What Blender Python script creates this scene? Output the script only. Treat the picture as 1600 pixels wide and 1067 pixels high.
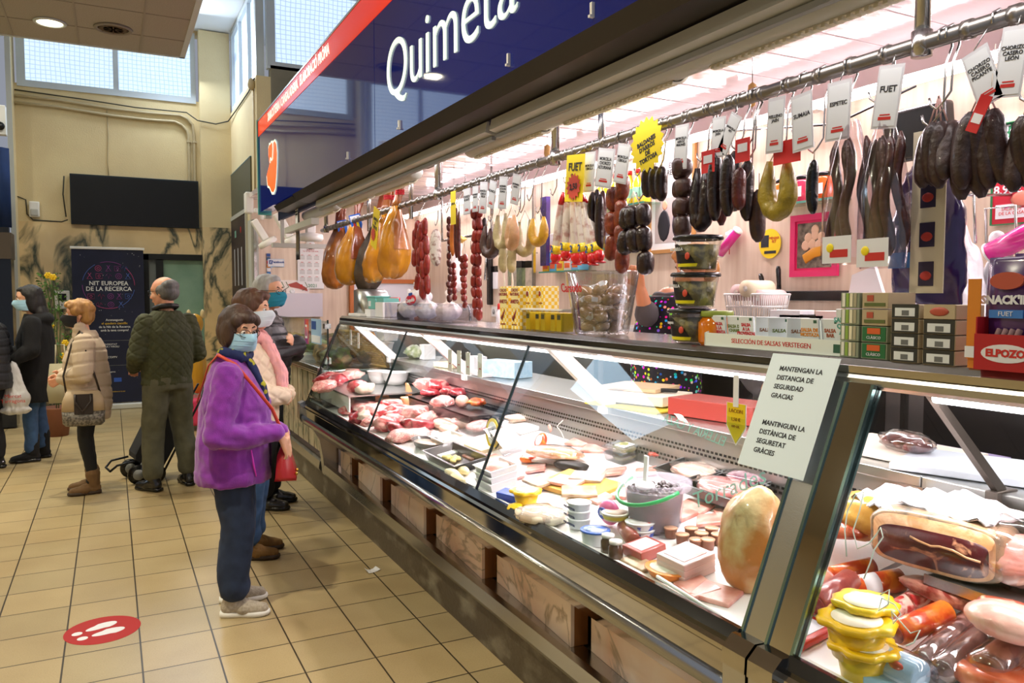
import bpy,bmesh,math,random
from mathutils import Vector,Matrix,noise as mnoise
from math import sin,cos,pi,radians as R
random.seed(7)
for o in list(bpy.data.objects):bpy.data.objects.remove(o)
SC=bpy.context.scene;COL=SC.collection
# ---------------------------------------------------------------- camera
CH=1.64;FPX=1222.0
YAW=R(27.1234);PIT=R(3.3019)
cam=bpy.data.cameras.new('camera');camo=bpy.data.objects.new('camera',cam);COL.objects.link(camo)
camo.location=(0,0,CH);camo.rotation_euler=(pi/2-PIT,0,-YAW)
cam.sensor_width=36;cam.lens=36*FPX/1600;cam.clip_start=.05
SC.camera=camo
# ---------------------------------------------------------------- world, lights, exposure
SC.view_settings.view_transform='Standard';SC.view_settings.look='None'
SC.view_settings.gamma=1;SC.view_settings.use_curve_mapping=False
SC.view_settings.exposure=0.0
W=bpy.data.worlds.new('world');SC.world=W;W.use_nodes=True
W.node_tree.nodes['Background'].inputs[0].default_value=(.80,.85,1,1)
W.node_tree.nodes['Background'].inputs[1].default_value=.35
def area(name,loc,size,power,col,rot=(0,0,0),sy=None,spread=None):
 l=bpy.data.lights.new(name,'AREA');l.shape='RECTANGLE';l.size=size;l.size_y=sy or size
 l.energy=power;l.color=col
 if spread:l.spread=R(spread)
 o=bpy.data.objects.new(name,l);COL.objects.link(o);o.location=loc;o.rotation_euler=rot
 return o
WARM=(1,.91,.70);DAY=(.78,.88,1);PINK=(1,.88,.90)
# daylight through the high windows of the back wall; left lamp is added fill
area('daylight_back',(.95,12.6,5.25),.7,60,DAY,(R(-50),0,0),.7)
area('daylight_left',(-4.3,11.6,5.2),2.0,75,(.62,.80,1),(R(-45),0,R(30)),1.5)
# lamps in the dropped ceiling; beyond it, unseen ones added for the back wall
for i,(x,y)in enumerate([(-.387,7.60),(-2.6,7.7),(-1.5,5.4),(-3.4,5.2),(-.29,2.94),(-3.4,2.6),(-1.4,.3),(-2.6,10),(-.2,9.6)]):
 area('downlight_beam',(x,y,3.87 if y<8.1 else 5.6),.14,62 if i==4 else(40 if y>7 else 19),WARM,spread=150)
 # fluorescent tubes of the stall, plus an added uplight
for y in(1.0,2.6,4.2,5.8,7.4):
 area('tube_light_back',(3.25,y,2.60),.10,34,(1,.88,.93),(0,R(38),0),1.5)
 area('tube_light_back_upper',(3.12,y,2.63),.06,2.6,(1,.88,.93),(0,R(104),0),1.5)  # added fill that brightens the ceiling, no tube of its own
for y in(.9,2.5,4.1,5.7):
 area('tube_light_front',(1.60,y,2.40),.10,4,(1,.92,.92),(0,R(-28),0),1.4)
 # tubes under the top slab of the display cases
for y,l,pw in((5.3,1.4,27),(3.75,1.4,26),(2.2,1.4,23),(.62,1.2,14)):
 area('case_tube_light',(1.74,y,1.385),.05,pw,(1,.79,.82),(0,R(-8),0),l)
 # ---------------------------------------------------------------- camera maths: a pixel of the photo meets a plane of the place
_fw=Vector((sin(YAW)*cos(PIT),cos(YAW)*cos(PIT),-sin(PIT)));_rt=Vector((cos(YAW),-sin(YAW),0));_up=_rt.cross(_fw)
def ray(px,py):return _fw*FPX+_rt*(px-800)-_up*(py-533.5)
def at(px,py,X=None,Y=None,Z=None):
 r=ray(px,py)
 t=X/r.x if X is not None else(Y/r.y if Y is not None else(Z-CH)/r.z)
 return Vector((0,0,CH))+r*t
def meet(px,py,P,n):
 r=ray(px,py);C=Vector((0,0,CH));n=Vector(n)
 return C+r*((Vector(P)-C).dot(n)/r.dot(n))
GN=(.605,0,-.253);GP=(1.367,0,.815)
def glass_at(px,py):return meet(px,py,GP,GN)
DK0=Vector((1.40,0,.80));DK1=Vector((2.04,0,.915));DS=(DK1.z-DK0.z)/(DK1.x-DK0.x)
def deck_at(px,py,up=0):return meet(px,py,(DK0.x,0,DK0.z+up),(-DS,0,1))
def deckz(x):return DK0.z+(x-DK0.x)*DS
# ---------------------------------------------------------------- materials
def lin(c):
 if isinstance(c,str):
  c=c.lstrip('#');c=[int(c[i:i+2],16)/255 for i in(0,2,4)]
 return tuple((x/12.92 if x<=.04045 else((x+.055)/1.055)**2.4)for x in c[:3])+(1,)
_M={}
def mat(name,col='#888888',rough=.5,metal=0,col2=None,scale=8,detail=4,bump=0,bscale=None,emit=0,ecol=None,alpha=1,coat=0,sheen=0,sss=0,dist=0,lo=.35,hi=.65,stretch=None,spec=.5,thr=None):
 if name in _M:return _M[name]
 m=bpy.data.materials.new(name);m.use_nodes=True;nt=m.node_tree;b=nt.nodes['Principled BSDF']
 def N(t,**k):
  n=nt.nodes.new(t)
  for a,v in k.items():setattr(n,a,v)
  return n
 b.inputs['Base Color'].default_value=lin(col);b.inputs['Roughness'].default_value=rough
 b.inputs['Metallic'].default_value=metal;b.inputs['Coat Weight'].default_value=coat
 b.inputs['Sheen Weight'].default_value=sheen;b.inputs['Specular IOR Level'].default_value=spec
 if sss:b.inputs['Subsurface Weight'].default_value=sss;b.inputs['Subsurface Scale'].default_value=.02
 tc=mp=None
 if col2 or bump:
  tc=N('ShaderNodeTexCoord');mp=N('ShaderNodeMapping');nt.links.new(tc.outputs['Object'],mp.inputs[0])
  if stretch:mp.inputs['Scale'].default_value=stretch
 if col2:
  n=N('ShaderNodeTexNoise');n.inputs['Scale'].default_value=scale;n.inputs['Detail'].default_value=detail
  n.inputs['Distortion'].default_value=dist;nt.links.new(mp.outputs[0],n.inputs['Vector'])
  r=N('ShaderNodeValToRGB');r.color_ramp.elements[0].position=lo;r.color_ramp.elements[1].position=hi
  r.color_ramp.elements[0].color=lin(col);r.color_ramp.elements[1].color=lin(col2)
  nt.links.new(n.outputs[0],r.inputs[0]);nt.links.new(r.outputs[0],b.inputs['Base Color'])
 if bump:
  n=N('ShaderNodeTexNoise');n.inputs['Scale'].default_value=bscale or scale*3;n.inputs['Detail'].default_value=5
  nt.links.new(mp.outputs[0],n.inputs['Vector'])
  bp=N('ShaderNodeBump');bp.inputs['Strength'].default_value=bump;bp.inputs['Distance'].default_value=.01
  nt.links.new(n.outputs[0],bp.inputs['Height']);nt.links.new(bp.outputs[0],b.inputs['Normal'])
 if emit:
  b.inputs['Emission Color'].default_value=lin(ecol or col);b.inputs['Emission Strength'].default_value=emit
 if alpha<1:b.inputs['Alpha'].default_value=alpha
 _M[name]=m;return m
def glassy(name,tint='#f4fbfa',rough=.0,refl=1.0,base=.04):
 """clear pane: transparent plus a reflection that grows towards grazing angles"""
 if name in _M:return _M[name]
 m=bpy.data.materials.new(name);m.use_nodes=True;nt=m.node_tree;nt.nodes.clear()
 o=nt.nodes.new('ShaderNodeOutputMaterial');mx=nt.nodes.new('ShaderNodeMixShader')
 t=nt.nodes.new('ShaderNodeBsdfTransparent');g=nt.nodes.new('ShaderNodeBsdfGlossy')
 f=nt.nodes.new('ShaderNodeLayerWeight');f.inputs['Blend'].default_value=.5
 t.inputs[0].default_value=lin(tint);g.inputs['Roughness'].default_value=rough
 pw=nt.nodes.new('ShaderNodeMath');pw.operation='POWER';pw.inputs[1].default_value=4.5
 mu=nt.nodes.new('ShaderNodeMath');mu.operation='MULTIPLY_ADD';mu.inputs[1].default_value=min(.9,refl*.8);mu.inputs[2].default_value=base
 nt.links.new(f.outputs['Facing'],pw.inputs[0]);nt.links.new(pw.outputs[0],mu.inputs[0]);nt.links.new(mu.outputs[0],mx.inputs[0])
 nt.links.new(t.outputs[0],mx.inputs[1]);nt.links.new(g.outputs[0],mx.inputs[2]);nt.links.new(mx.outputs[0],o.inputs[0])
 _M[name]=m;return m
def nodes(m):return m.node_tree.nodes,m.node_tree.links,m.node_tree.nodes['Principled BSDF']
STEEL=mat('steel','#b9bab8',.22,1,bump=.02,bscale=200)
MIRROR=mat('polished_steel','#b4b0a6',.07,1)
BRUSH=mat('brushed_steel','#aeb0ae',.33,1)
BLACK=mat('black_plastic','#0b0b0c',.25)
BLKTRIM=mat('black_trim','#08080a',.16,coat=.5)
WHITE=mat('white_plastic','#ecebe6',.4)
PAPER=mat('paper','#eef0f2',.7)
PAPERG=mat('paper_grey','#dfe6e8',.6,coat=.2)
INK=mat('ink','#22252c',.6)
REDINK=mat('red_ink','#c62a22',.6)
CLEAR=glassy('clear_plastic','#f3f3f5',.05,.9,.06)
GLASS=glassy('pane_glass','#f1f8f6',0,.62,.035)
YEL=mat('yellow_card','#f2dc16',.5)
ALU=mat('aluminium_white','#b9bab2',.35)
GREYPL=mat('grey_plastic','#8d8f8c',.5)
WOOD=mat('orange_wood','#9b6128',.45,col2='#7b4517',scale=3,stretch=(6,6,.6))
TUBE=mat('tube_glow','#fff2f4',.4,emit=7,ecol='#fff0f4')
# ---------------------------------------------------------------- mesh helpers
class MB:
 """collects shapes into one mesh with material slots"""
 def __init__(s):s.bm=bmesh.new();s.ms=[]
 def mi(s,m):
  if m not in s.ms:s.ms.append(m)
  return s.ms.index(m)
 def add(s,verts,faces,m,smooth=False,M=None):
  k=s.mi(m);vs=[s.bm.verts.new(M@Vector(v)if M is not None else v)for v in verts]
  for f in faces:
   try:q=s.bm.faces.new([vs[i]for i in f])
   except ValueError:continue
   q.material_index=k;q.smooth=smooth
  return vs
 def box(s,lo,hi,m,M=None,bev=0):
  x0,y0,z0=lo;x1,y1,z1=hi
  v=[(x0,y0,z0),(x1,y0,z0),(x1,y1,z0),(x0,y1,z0),(x0,y0,z1),(x1,y0,z1),(x1,y1,z1),(x0,y1,z1)]
  f=[(0,3,2,1),(4,5,6,7),(0,1,5,4),(1,2,6,5),(2,3,7,6),(3,0,4,7)]
  vs=s.add(v,f,m,M=M)
  if bev:
   es=list({e for q in vs for e in q.link_edges})
   r=bmesh.ops.bevel(s.bm,geom=es,offset=bev,segments=3,profile=.5,affect='EDGES')
   for fc in r['faces']:fc.material_index=s.mi(m);fc.smooth=True
  return s
 def cbox(s,c,d,m,M=None,bev=0):
  return s.box([c[i]-d[i]/2 for i in range(3)],[c[i]+d[i]/2 for i in range(3)],m,M,bev)
 def ring(s,rings,m,smooth=True,caps=True,M=None,closed=True):
  """loft through rings (lists of equal length)"""
  n=len(rings[0]);v=[p for r in rings for p in r];f=[]
  for i in range(len(rings)-1):
   for j in range(n if closed else n-1):
    k=(j+1)%n;f.append((i*n+j,i*n+k,(i+1)*n+k,(i+1)*n+j))
  if caps:f.append(tuple(range(n-1,-1,-1)));f.append(tuple((len(rings)-1)*n+j for j in range(n)))
  s.add(v,f,m,smooth,M);return s
 def lathe(s,prof,m,c=(0,0,0),n=24,M=None,smooth=True,sx=1,sy=1):
  rs=[[(c[0]+r*cos(2*pi*j/n)*sx,c[1]+r*sin(2*pi*j/n)*sy,c[2]+z)for j in range(n)]for r,z in prof]
  return s.ring(rs,m,smooth,True,M)
 def cyl(s,p0,p1,r,m,n=12,r1=None,smooth=True):
  return s.tube([p0,p1],[r,r if r1 is None else r1],m,n,smooth)
 def tube(s,pts,r,m,n=8,smooth=True,caps=True,flat=1,side=None):
  pts=[Vector(p)for p in pts];L=len(pts)
  if not isinstance(r,(list,tuple)):r=[r]*L
  rings=[];prev=None
  for i,p in enumerate(pts):
   t=(pts[min(i+1,L-1)]-pts[max(i-1,0)])
   t=t.normalized()if t.length>1e-9 else Vector((0,0,1))
   if prev is None:
    a=Vector(side)if side else(Vector((0,0,1))if abs(t.z)<.9 else Vector((1,0,0)))
    u=(a-t*a.dot(t)).normalized()
   else:u=(prev-t*prev.dot(t)).normalized()
   prev=u;w=t.cross(u)
   rings.append([p+(u*cos(2*pi*j/n)+w*sin(2*pi*j/n)*flat)*r[i]for j in range(n)])
  return s.ring(rings,m,smooth,caps)
 def prism(s,poly,axis,a,b,m,M=None,smooth=False):
  """poly in the two other axes, extruded along axis from a to b"""
  def P(q,t):return{'y':(q[0],t,q[1]),'x':(t,q[0],q[1]),'z':(q[0],q[1],t)}[axis]
  return s.ring([[P(q,a)for q in poly],[P(q,b)for q in poly]],m,smooth,True,M)
 def ball(s,c,r,m,sub=2,M=None,nz=0,nf=3,seed=0,jit=None):
  t=bmesh.new();bmesh.ops.create_icosphere(t,subdivisions=sub,radius=1)
  rr=r if isinstance(r,(tuple,list,Vector))else(r,r,r);v=[]
  for q in t.verts:
   p=q.co.copy();d=1
   if nz:d+=nz*mnoise.noise(p*nf*.6+Vector((seed*7.3,seed*3.1,seed)))+nz*.5*mnoise.noise(p*nf*1.7+Vector((seed,seed*5.3,9)))
   p=Vector((p.x*rr[0],p.y*rr[1],p.z*rr[2]))*d
   v.append((M.to_3x3()@p if M is not None else p)+Vector(c))
  t.faces.ensure_lookup_table();f=[tuple(x.index for x in q.verts)for q in t.faces];t.free()
  s.add(v,f,m,True);return s
 def quad(s,a,b,c,d,m):s.add([a,b,c,d],[(0,1,2,3)],m);return s
 def text(s,txt,size,m,M,depth=.0006,align='CENTER',sx=1,weight=0):
  c=bpy.data.curves.new('t','FONT');c.body=txt;c.size=size;c.align_x=align;c.align_y='CENTER'
  c.extrude=depth;c.resolution_u=2 if size<.15 else 8;c.offset=weight;c.space_line=.95
  o=bpy.data.objects.new('t',c);COL.objects.link(o);dg=bpy.context.evaluated_depsgraph_get()
  me=bpy.data.meshes.new_from_object(o.evaluated_get(dg))
  v=[Vector((q.co.x*sx,q.co.y,q.co.z))for q in me.vertices];f=[tuple(p.vertices)for p in me.polygons]
  s.add(v,f,m,False,M)
  bpy.data.objects.remove(o);bpy.data.curves.remove(c);bpy.data.meshes.remove(me);return s
 def build(s,name,parent=None,loc=None,smooth_angle=None):
  bmesh.ops.recalc_face_normals(s.bm,faces=s.bm.faces)
  me=bpy.data.meshes.new(name);s.bm.to_mesh(me);s.bm.free()
  for m in s.ms:me.materials.append(m)
  o=bpy.data.objects.new(name,me);COL.objects.link(o)
  if parent is not None:o.parent=parent
  if loc is not None:o.location=loc
  return o
def tag(o,label,cat,group=None):
 o['label']=label;o['category']=cat
 if group:o['group']=group
 return o
def thing(name,label,cat,loc=(0,0,0),rz=0,group=None):
 o=bpy.data.objects.new(name,None);COL.objects.link(o);o.location=loc;o.rotation_euler=(0,0,rz)
 o.empty_display_size=.1
 return tag(o,label,cat,group)
def struct(o):o['kind']='structure';return o
def T(loc=(0,0,0),rx=0,ry=0,rz=0):
 return Matrix.Translation(loc)@Matrix.Rotation(rz,4,'Z')@Matrix.Rotation(ry,4,'Y')@Matrix.Rotation(rx,4,'X')
def frame(o,right,up):
 """matrix whose x is right, y is up, z faces out"""
 r=Vector(right).normalized();u=Vector(up);u=(u-r*u.dot(r)).normalized();n=r.cross(u)
 return Matrix(((r.x,u.x,n.x,o[0]),(r.y,u.y,n.y,o[1]),(r.z,u.z,n.z,o[2]),(0,0,0,1)))
FX=lambda o:frame(o,(0,-1,0),(0,0,1))
FY=lambda o:frame(o,(1,0,0),(0,0,1))
def copy_tree(o,loc=None,rz=None,label=None,scale=None,parent=None):
 c=o.copy();COL.objects.link(c);c.parent=parent
 if loc is not None:c.location=loc
 if rz is not None:c.rotation_euler=(0,0,rz)
 if scale is not None:c.scale=(scale,scale,scale)
 if label:c['label']=label
 for ch in[q for q in bpy.data.objects if q.parent==o]:copy_tree(ch,parent=c)
 return c
def sstep(a,b,x):x=max(0,min(1,(x-a)/(b-a)));return x*x*(3-2*x)
# ================================================================ SETTING
# floor tiles (shader grid in object space: the joints are part of the floor)
def tiles_mat():
 m=mat('floor_tile','#b8a67c',.34,col2='#aa966e',scale=2.2,lo=.3,hi=.7)
 n,L,b=nodes(m)
 tc=n.new('ShaderNodeTexCoord');mp=n.new('ShaderNodeMapping');L.new(tc.outputs['Object'],mp.inputs[0])
 mp.inputs['Location'].default_value=(.234,-.085,0)
 mp.vector_type='POINT'
 br=n.new('ShaderNodeTexBrick');br.offset=0;br.squash=1
 br.inputs['Scale'].default_value=1;br.inputs['Brick Width'].default_value=.3162;br.inputs['Row Height'].default_value=.3285
 br.inputs['Mortar Size'].default_value=.0042;br.inputs['Mortar Smooth'].default_value=.2;br.inputs['Bias'].default_value=0
 br.inputs['Color1'].default_value=(.92,.92,.92,1);br.inputs['Color2'].default_value=(1.06,1.03,1,1);br.inputs['Mortar'].default_value=(.10,.09,.075,1)
 L.new(mp.outputs[0],br.inputs['Vector'])
 fine=n.new('ShaderNodeTexNoise');fine.inputs['Scale'].default_value=160;L.new(tc.outputs['Object'],fine.inputs['Vector'])
 fr=n.new('ShaderNodeValToRGB');fr.color_ramp.elements[0].position=.32;fr.color_ramp.elements[0].color=(.82,.8,.78,1);fr.color_ramp.elements[1].position=.55
 L.new(fine.outputs[0],fr.inputs[0])
 mx=n.new('ShaderNodeMixRGB');mx.blend_type='MULTIPLY';mx.inputs[0].default_value=1
 src=b.inputs['Base Color'].links[0].from_socket
 L.new(src,mx.inputs[1]);L.new(br.outputs[0],mx.inputs[2])
 m2=n.new('ShaderNodeMixRGB');m2.blend_type='MULTIPLY';m2.inputs[0].default_value=.6
 L.new(mx.outputs[0],m2.inputs[1]);L.new(fr.outputs[0],m2.inputs[2]);L.new(m2.outputs[0],b.inputs['Base Color'])
 bp=n.new('ShaderNodeBump');bp.invert=True;bp.inputs['Strength'].default_value=.5;bp.inputs['Distance'].default_value=.004
 L.new(br.outputs['Fac'],bp.inputs['Height']);L.new(bp.outputs[0],b.inputs['Normal'])
 return m
FLOOR=tiles_mat()
q=MB();q.box((-5,-1.5,-.1),(3.7,13.3,0),FLOOR);struct(q.build('floor'))
PLAST=mat('yellow_plaster','#e2d0a2',.85,col2='#d8c498',scale=1.5,bump=.35,bscale=60)
def marble_mat(name,base,base2,vein,sc=1.2,w=.06,rough=.25,st=None):
 m=mat(name,base,rough,col2=base2,scale=sc*1.6,lo=.3,hi=.7,dist=.6)
 n,L,b=nodes(m)
 tc=n.new('ShaderNodeTexCoord');mp=n.new('ShaderNodeMapping');L.new(tc.outputs['Object'],mp.inputs[0])
 mp.inputs['Rotation'].default_value=(.3,.7,.4);mp.inputs['Scale'].default_value=st or(1,1,.55)
 nz=n.new('ShaderNodeTexNoise');nz.inputs['Scale'].default_value=sc;nz.inputs['Detail'].default_value=7;nz.inputs['Distortion'].default_value=2.2
 L.new(mp.outputs[0],nz.inputs['Vector'])
 r=n.new('ShaderNodeValToRGB');e=r.color_ramp.elements
 e[0].position=.5-w*1.4;e[0].color=(0,0,0,1);e[1].position=.5+w*1.4;e[1].color=(0,0,0,1)
 x=r.color_ramp.elements.new(.5);x.color=(1,1,1,1)
 L.new(nz.outputs[0],r.inputs[0])
 mx=n.new('ShaderNodeMixRGB');src=b.inputs['Base Color'].links[0].from_socket
 L.new(r.outputs[0],mx.inputs[0]);L.new(src,mx.inputs[1]);mx.inputs[2].default_value=lin(vein);L.new(mx.outputs[0],b.inputs['Base Color'])
 return m
MARB=marble_mat('wall_marble','#ecd4a4','#d8bc8c','#454f44',1.0,.045)
MARBP=marble_mat('counter_marble','#fdeeda','#e8b890','#b8a080',1.3,.016,.3,(1,1,1))
TRAV=mat('travertine','#e7d5c1',.3,col2='#d2bba4',scale=5,stretch=(5,5,.35),detail=6,lo=.3,hi=.7)
KICK=mat('kick_stone','#4f4536',.4,col2='#8a8472',scale=6,bump=.2,bscale=40,lo=.52,hi=.74,stretch=(1,.7,1.4),detail=9)
WHITEP=mat('white_paint','#e8ecee',.7)
FRAMEW=mat('window_frame_paint','#c9d3da',.45)
CEILT=mat('ceiling_tile','#a8a49c',.8,col2='#9c988f',scale=120,lo=.4,hi=.6)
SKYP=None
def mesh_window_mat():
 m=mat('wired_daylight_glass','#dfe9f6',.5,emit=1.0)
 n,L,b=nodes(m)
 tc=n.new('ShaderNodeTexCoord');mp=n.new('ShaderNodeMapping');L.new(tc.outputs['Object'],mp.inputs[0])
 nz=n.new('ShaderNodeTexNoise');nz.inputs['Scale'].default_value=1.5;L.new(mp.outputs[0],nz.inputs['Vector'])
 ad=n.new('ShaderNodeMixRGB');ad.blend_type='LINEAR_LIGHT';ad.inputs[0].default_value=.035;L.new(mp.outputs[0],ad.inputs[1]);L.new(nz.outputs['Color'],ad.inputs[2])
 mp2=n.new('ShaderNodeMapping');mp2.inputs['Rotation'].default_value=(pi/2,0,0);L.new(ad.outputs[0],mp2.inputs[0])
 br=n.new('ShaderNodeTexBrick');br.offset=0;br.inputs['Scale'].default_value=1;br.inputs['Brick Width'].default_value=.062;br.inputs['Row Height'].default_value=.062
 br.inputs['Mortar Size'].default_value=.005;br.inputs['Mortar Smooth'].default_value=.3
 br.inputs['Color1'].default_value=(.60,.78,1,1);br.inputs['Color2'].default_value=(.64,.80,1,1);br.inputs['Mortar'].default_value=(.34,.46,.68,1)
 L.new(mp2.outputs[0],br.inputs['Vector']);L.new(br.outputs[0],b.inputs['Emission Color']);b.inputs['Base Color'].default_value=(.3,.35,.4,1)
 b.inputs['Emission Strength'].default_value=1.12
 return m
DAYG=mesh_window_mat()
WY=13.05
# back wall (faces the camera end): plaster above, marble below, doorway cut by layers
q=MB()
q.box((-1.13,WY,2.70),(1.75,WY+.2,4.62),PLAST);struct(q.build('wall_back'))
q=MB();q.box((-1.13,WY-.02,0),(.40,WY+.2,2.70),MARB);q.box((.40,WY-.02,2.27),(1.36,WY+.2,2.70),MARB)
q.box((1.36,WY-.02,0),(1.75,WY+.2,2.70),MARB);struct(q.build('wall_back_marble'))
q=MB();q.box((1.28,WY-.16,0),(1.72,WY-.022,2.70),MARB);struct(q.build('wall_column_marble'))
q=MB();q.box((1.28,WY-.16,2.70),(1.72,WY-.002,5.66),PLAST);struct(q.build('wall_column'))
q=MB();q.box((-1.13,WY,5.62),(1.3,WY+.2,5.70),PLAST);struct(q.build('wall_back_top'))
# side wall and the wall it turns into
q=MB();q.box((1.72,10.5,0),(1.9,WY,4.45),PLAST);struct(q.build('wall_right'))
CONC=mat('grey_render','#8f8a78',.9,col2='#7e7968',scale=3,bump=.3,bscale=50)
q=MB();q.box((1.9,10.5,2.75),(5.5,10.65,4.6),CONC);struct(q.build('wall_far_right'))
# high ceiling
q=MB();q.box((-5,-1.5,5.68),(5.5,13.3,5.8),WHITEP);struct(q.build('ceiling'))
# windows
def window(n,x0,x1,z0,z1,divs,Y=None,X=None,a=None,b=None):
 f=MB();w=.07
 def bar(u0,u1,v0,v1):
  if Y is not None:f.box((u0,Y-.05,v0),(u1,Y+.05,v1),FRAMEW)
  else:f.box((X-.05,u0,v0),(X+.05,u1,v1),FRAMEW)
 bar(x0,x1,z0,z0+w*1.3);bar(x0,x1,z1-w,z1);bar(x0,x0+w*1.5,z0+w*1.3,z1-w);bar(x1-w,x1,z0+w*1.3,z1-w)
 for d in divs:bar(d-w/2,d+w/2,z0+w*1.3,z1-w)
 o=struct(f.build('window_%d'%n))
 g=MB();k=.012
 if Y is not None:g.box((x0+w,Y-.005,z0+w),(x1-w,Y+.005,z1-w),DAYG)
 else:g.box((X-.005,x0+w,z0+w),(X+.005,x1-w,z1-w),DAYG)
 p=g.build('glazing',o);return o
window(1,-1.09,1.24,4.58,5.64,[.15],Y=WY+.03)
window(2,10.6,12.88,4.45,5.67,[11.3,12.1],X=1.79)
window(3,1.86,5.4,4.56,5.67,[3.4],Y=10.55)
window(4,-3.4,-1.35,2.95,5.3,[-2.3],Y=13.10)
# left end: recess with curtain
q=MB();q.box((-1.17,12.75,0),(-1.13,WY+.2,5.68),PLAST);struct(q.build('wall_left_return'))
q=MB();q.box((-5,13.15,0),(-1.26,13.3,2.95),mat('dark_recess','#2b2c33',.6));q.box((-5,13.15,5.3),(-1.26,13.3,5.68),WHITEP);q.box((-5,13.15,2.95),(-3.4,13.3,5.3),PLAST)
struct(q.build('wall_left_back'))
q=MB();q.box((-5.1,-1.5,0),(-5,13.3,5.68),PLAST);struct(q.build('wall_left'))
q=MB();q.box((-1.19,12.70,0),(-1.13,12.75,5.68),ALU);struct(q.build('trim_1'))
CURT=mat('navy_cloth','#0d2f66',.9,col2='#0a2650',scale=3)
q=MB();pl=[(-2.4+i*.033,11.6+.035*sin(i*1.3))for i in range(41)]
q.ring([[(x,y,z)for x,y in pl]+[(x,y+.02,z)for x,y in reversed(pl)]for z in(2.50,3.48)],CURT)
tag(q.build('curtain'),'navy blue cloth banner hanging at the far left edge','curtain')
q=MB();q.box((-3.0,11.4,.02),(-1.08,11.75,2.1),mat('dark_glass','#11151c',.12));q.box((-3.0,11.38,2.1),(-1.07,11.77,2.42),mat('brown_panel','#4a4036',.5))
tag(q.build('dark_kiosk'),'dark glazed kiosk front under the navy banner at far left','kiosk')
q=MB();q.box((-2.2,11.5,3.62),(-1.09,11.62,3.98),WHITEP,bev=.01);q.cyl((-1.15,11.5,3.72),(-1.15,11.47,3.72),.05,BLACK)
tag(q.build('wall_unit'),'pale boxed fan unit above the navy banner','fan unit')
# dropped ceiling with lay-in tiles
SLZ=3.9
q=MB();q.box((-5,-1.5,SLZ),(.67,8.15,SLZ+.35),CEILT)
for i in range(11):
 x=.30-.6*i*.83
 q.box((x-.008,-1.5,SLZ-.004),(x+.008,8.15,SLZ),mat('tee_bar','#9a968e',.6))
y=7.63
while y>-1:q.box((-5,y-.006,SLZ-.003),(.67,y+.006,SLZ),mat('tile_joint','#8d8880',.8));y-=.6
q.box((.64,-1.5,SLZ-.006),(.685,8.165,SLZ+.36),FRAMEW);q.box((-5,8.13,SLZ-.006),(.685,8.165,SLZ+.36),FRAMEW)
struct(q.build('ceiling_dropped'))
LAMPG=mat('lamp_glow','#fff2c8',.4,emit=14,ecol='#fff0c4')
p=at(78,34,Z=SLZ)
t=thing('recessed_downlight','lit round downlight in the dropped tile ceiling','ceiling light',(p.x,p.y,SLZ))
q=MB();q.lathe([(.10,-.001),(.125,-.004),(.12,-.014),(.098,-.016),(.096,-.004)],FRAMEW);q.build('trim_ring',t)
q=MB();q.lathe([(.0,-.006),(.095,-.006),(.094,-.010),(0,-.012)],LAMPG);q.build('bulb',t)
p=at(177,44,Z=SLZ)
t=thing('recessed_downlight','unlit round vent-like downlight in the dropped ceiling, right of the lit one','ceiling light',(p.x,p.y,SLZ))
q=MB();q.lathe([(.12,-.001),(.15,-.004),(.145,-.016),(.125,-.018),(.12,-.004)],mat('grey_paint','#8b8781',.6));q.build('trim_ring',t)
q=MB();q.lathe([(0,-.004),(.12,-.004),(.12,-.006),(0,-.007)],mat('dark_cavity','#2a2520',.8))
for r_ in(.04,.07,.10):q.lathe([(r_,-.007),(r_+.008,-.007),(r_+.008,-.013),(r_,-.013)],mat('brown_vane','#5b4c3c',.6))
for a in range(8):q.box((.02,-.004,-.014),(.115,.004,-.009),mat('brown_vane',''),T(rz=a*pi/4))
q.build('grille',t)
# pipes on the back wall
PIPE=mat('cream_conduit','#b9a986',.6)
def pipe(dz,dx,name,label,r=.022):
 pts=[(-1.12,WY-.03,4.44-dz),(-.6,WY-.03,4.43-dz),(.1,WY-.03,4.38-dz),(.55,WY-.03,4.37-dz),(.98-dx,WY-.03,4.38-dz),(1.08-dx,WY-.03,4.34-dz),(1.15-dx,WY-.03,4.26-dz),(1.17-dx,WY-.03,4.1),(1.17-dx,WY-.03,3.4),(1.185-dx,WY-.03,2.78)]
 q=MB();q.tube(pts,r,PIPE,8)
 for z in(4.0,3.3,2.9):q.cbox((1.175-dx,WY-.03,z),(.06,.05,.03),PIPE)
 tag(q.build(name),label,'pipe')
pipe(0,-.03,'conduit_pipe','cream conduit along the back wall under the window, upper and outer of the pair')
pipe(.10,.05,'conduit_pipe','cream conduit along the back wall under the window, lower and inner of the pair')
CAB=mat('dark_cable','#3c3a30',.7)
q=MB();q.tube([(-1.12,WY-.01,4.52),(-.3,WY-.045,4.475),(.4,WY-.05,4.43),(1.1,WY-.05,4.43),(1.24,WY-.18,4.30),(1.5,WY-.19,4.27),(1.68,WY-.19,4.33),(1.705,12.2,4.36),(1.705,11.0,4.36),(1.705,10.55,4.42)],.009,CAB,6)
tag(q.build('wall_cable'),'thin dark cable running along the top of the back wall to the corner','cable')
q=MB();q.tube([(.02,WY-.008,4.36),(.03,WY-.008,4.0),(.01,WY-.008,3.6),(.02,WY-.008,3.42)],.006,PIPE,6)
tag(q.build('wall_cable'),'thin pale cable dropping to the middle of the black screen','cable')
q=MB();q.tube([(-.52,WY-.06,2.74),(-.6,WY-.02,2.71),(-.95,WY-.02,2.72),(-1.02,WY-.02,2.80),(-1.03,WY-.02,3.0),(-1.13,WY-.02,3.04)],.009,CAB,6)
q.tube([(-.55,WY-.06,3.36),(-.57,WY-.05,3.1),(-.54,WY-.06,2.78)],.009,CAB,6)
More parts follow.
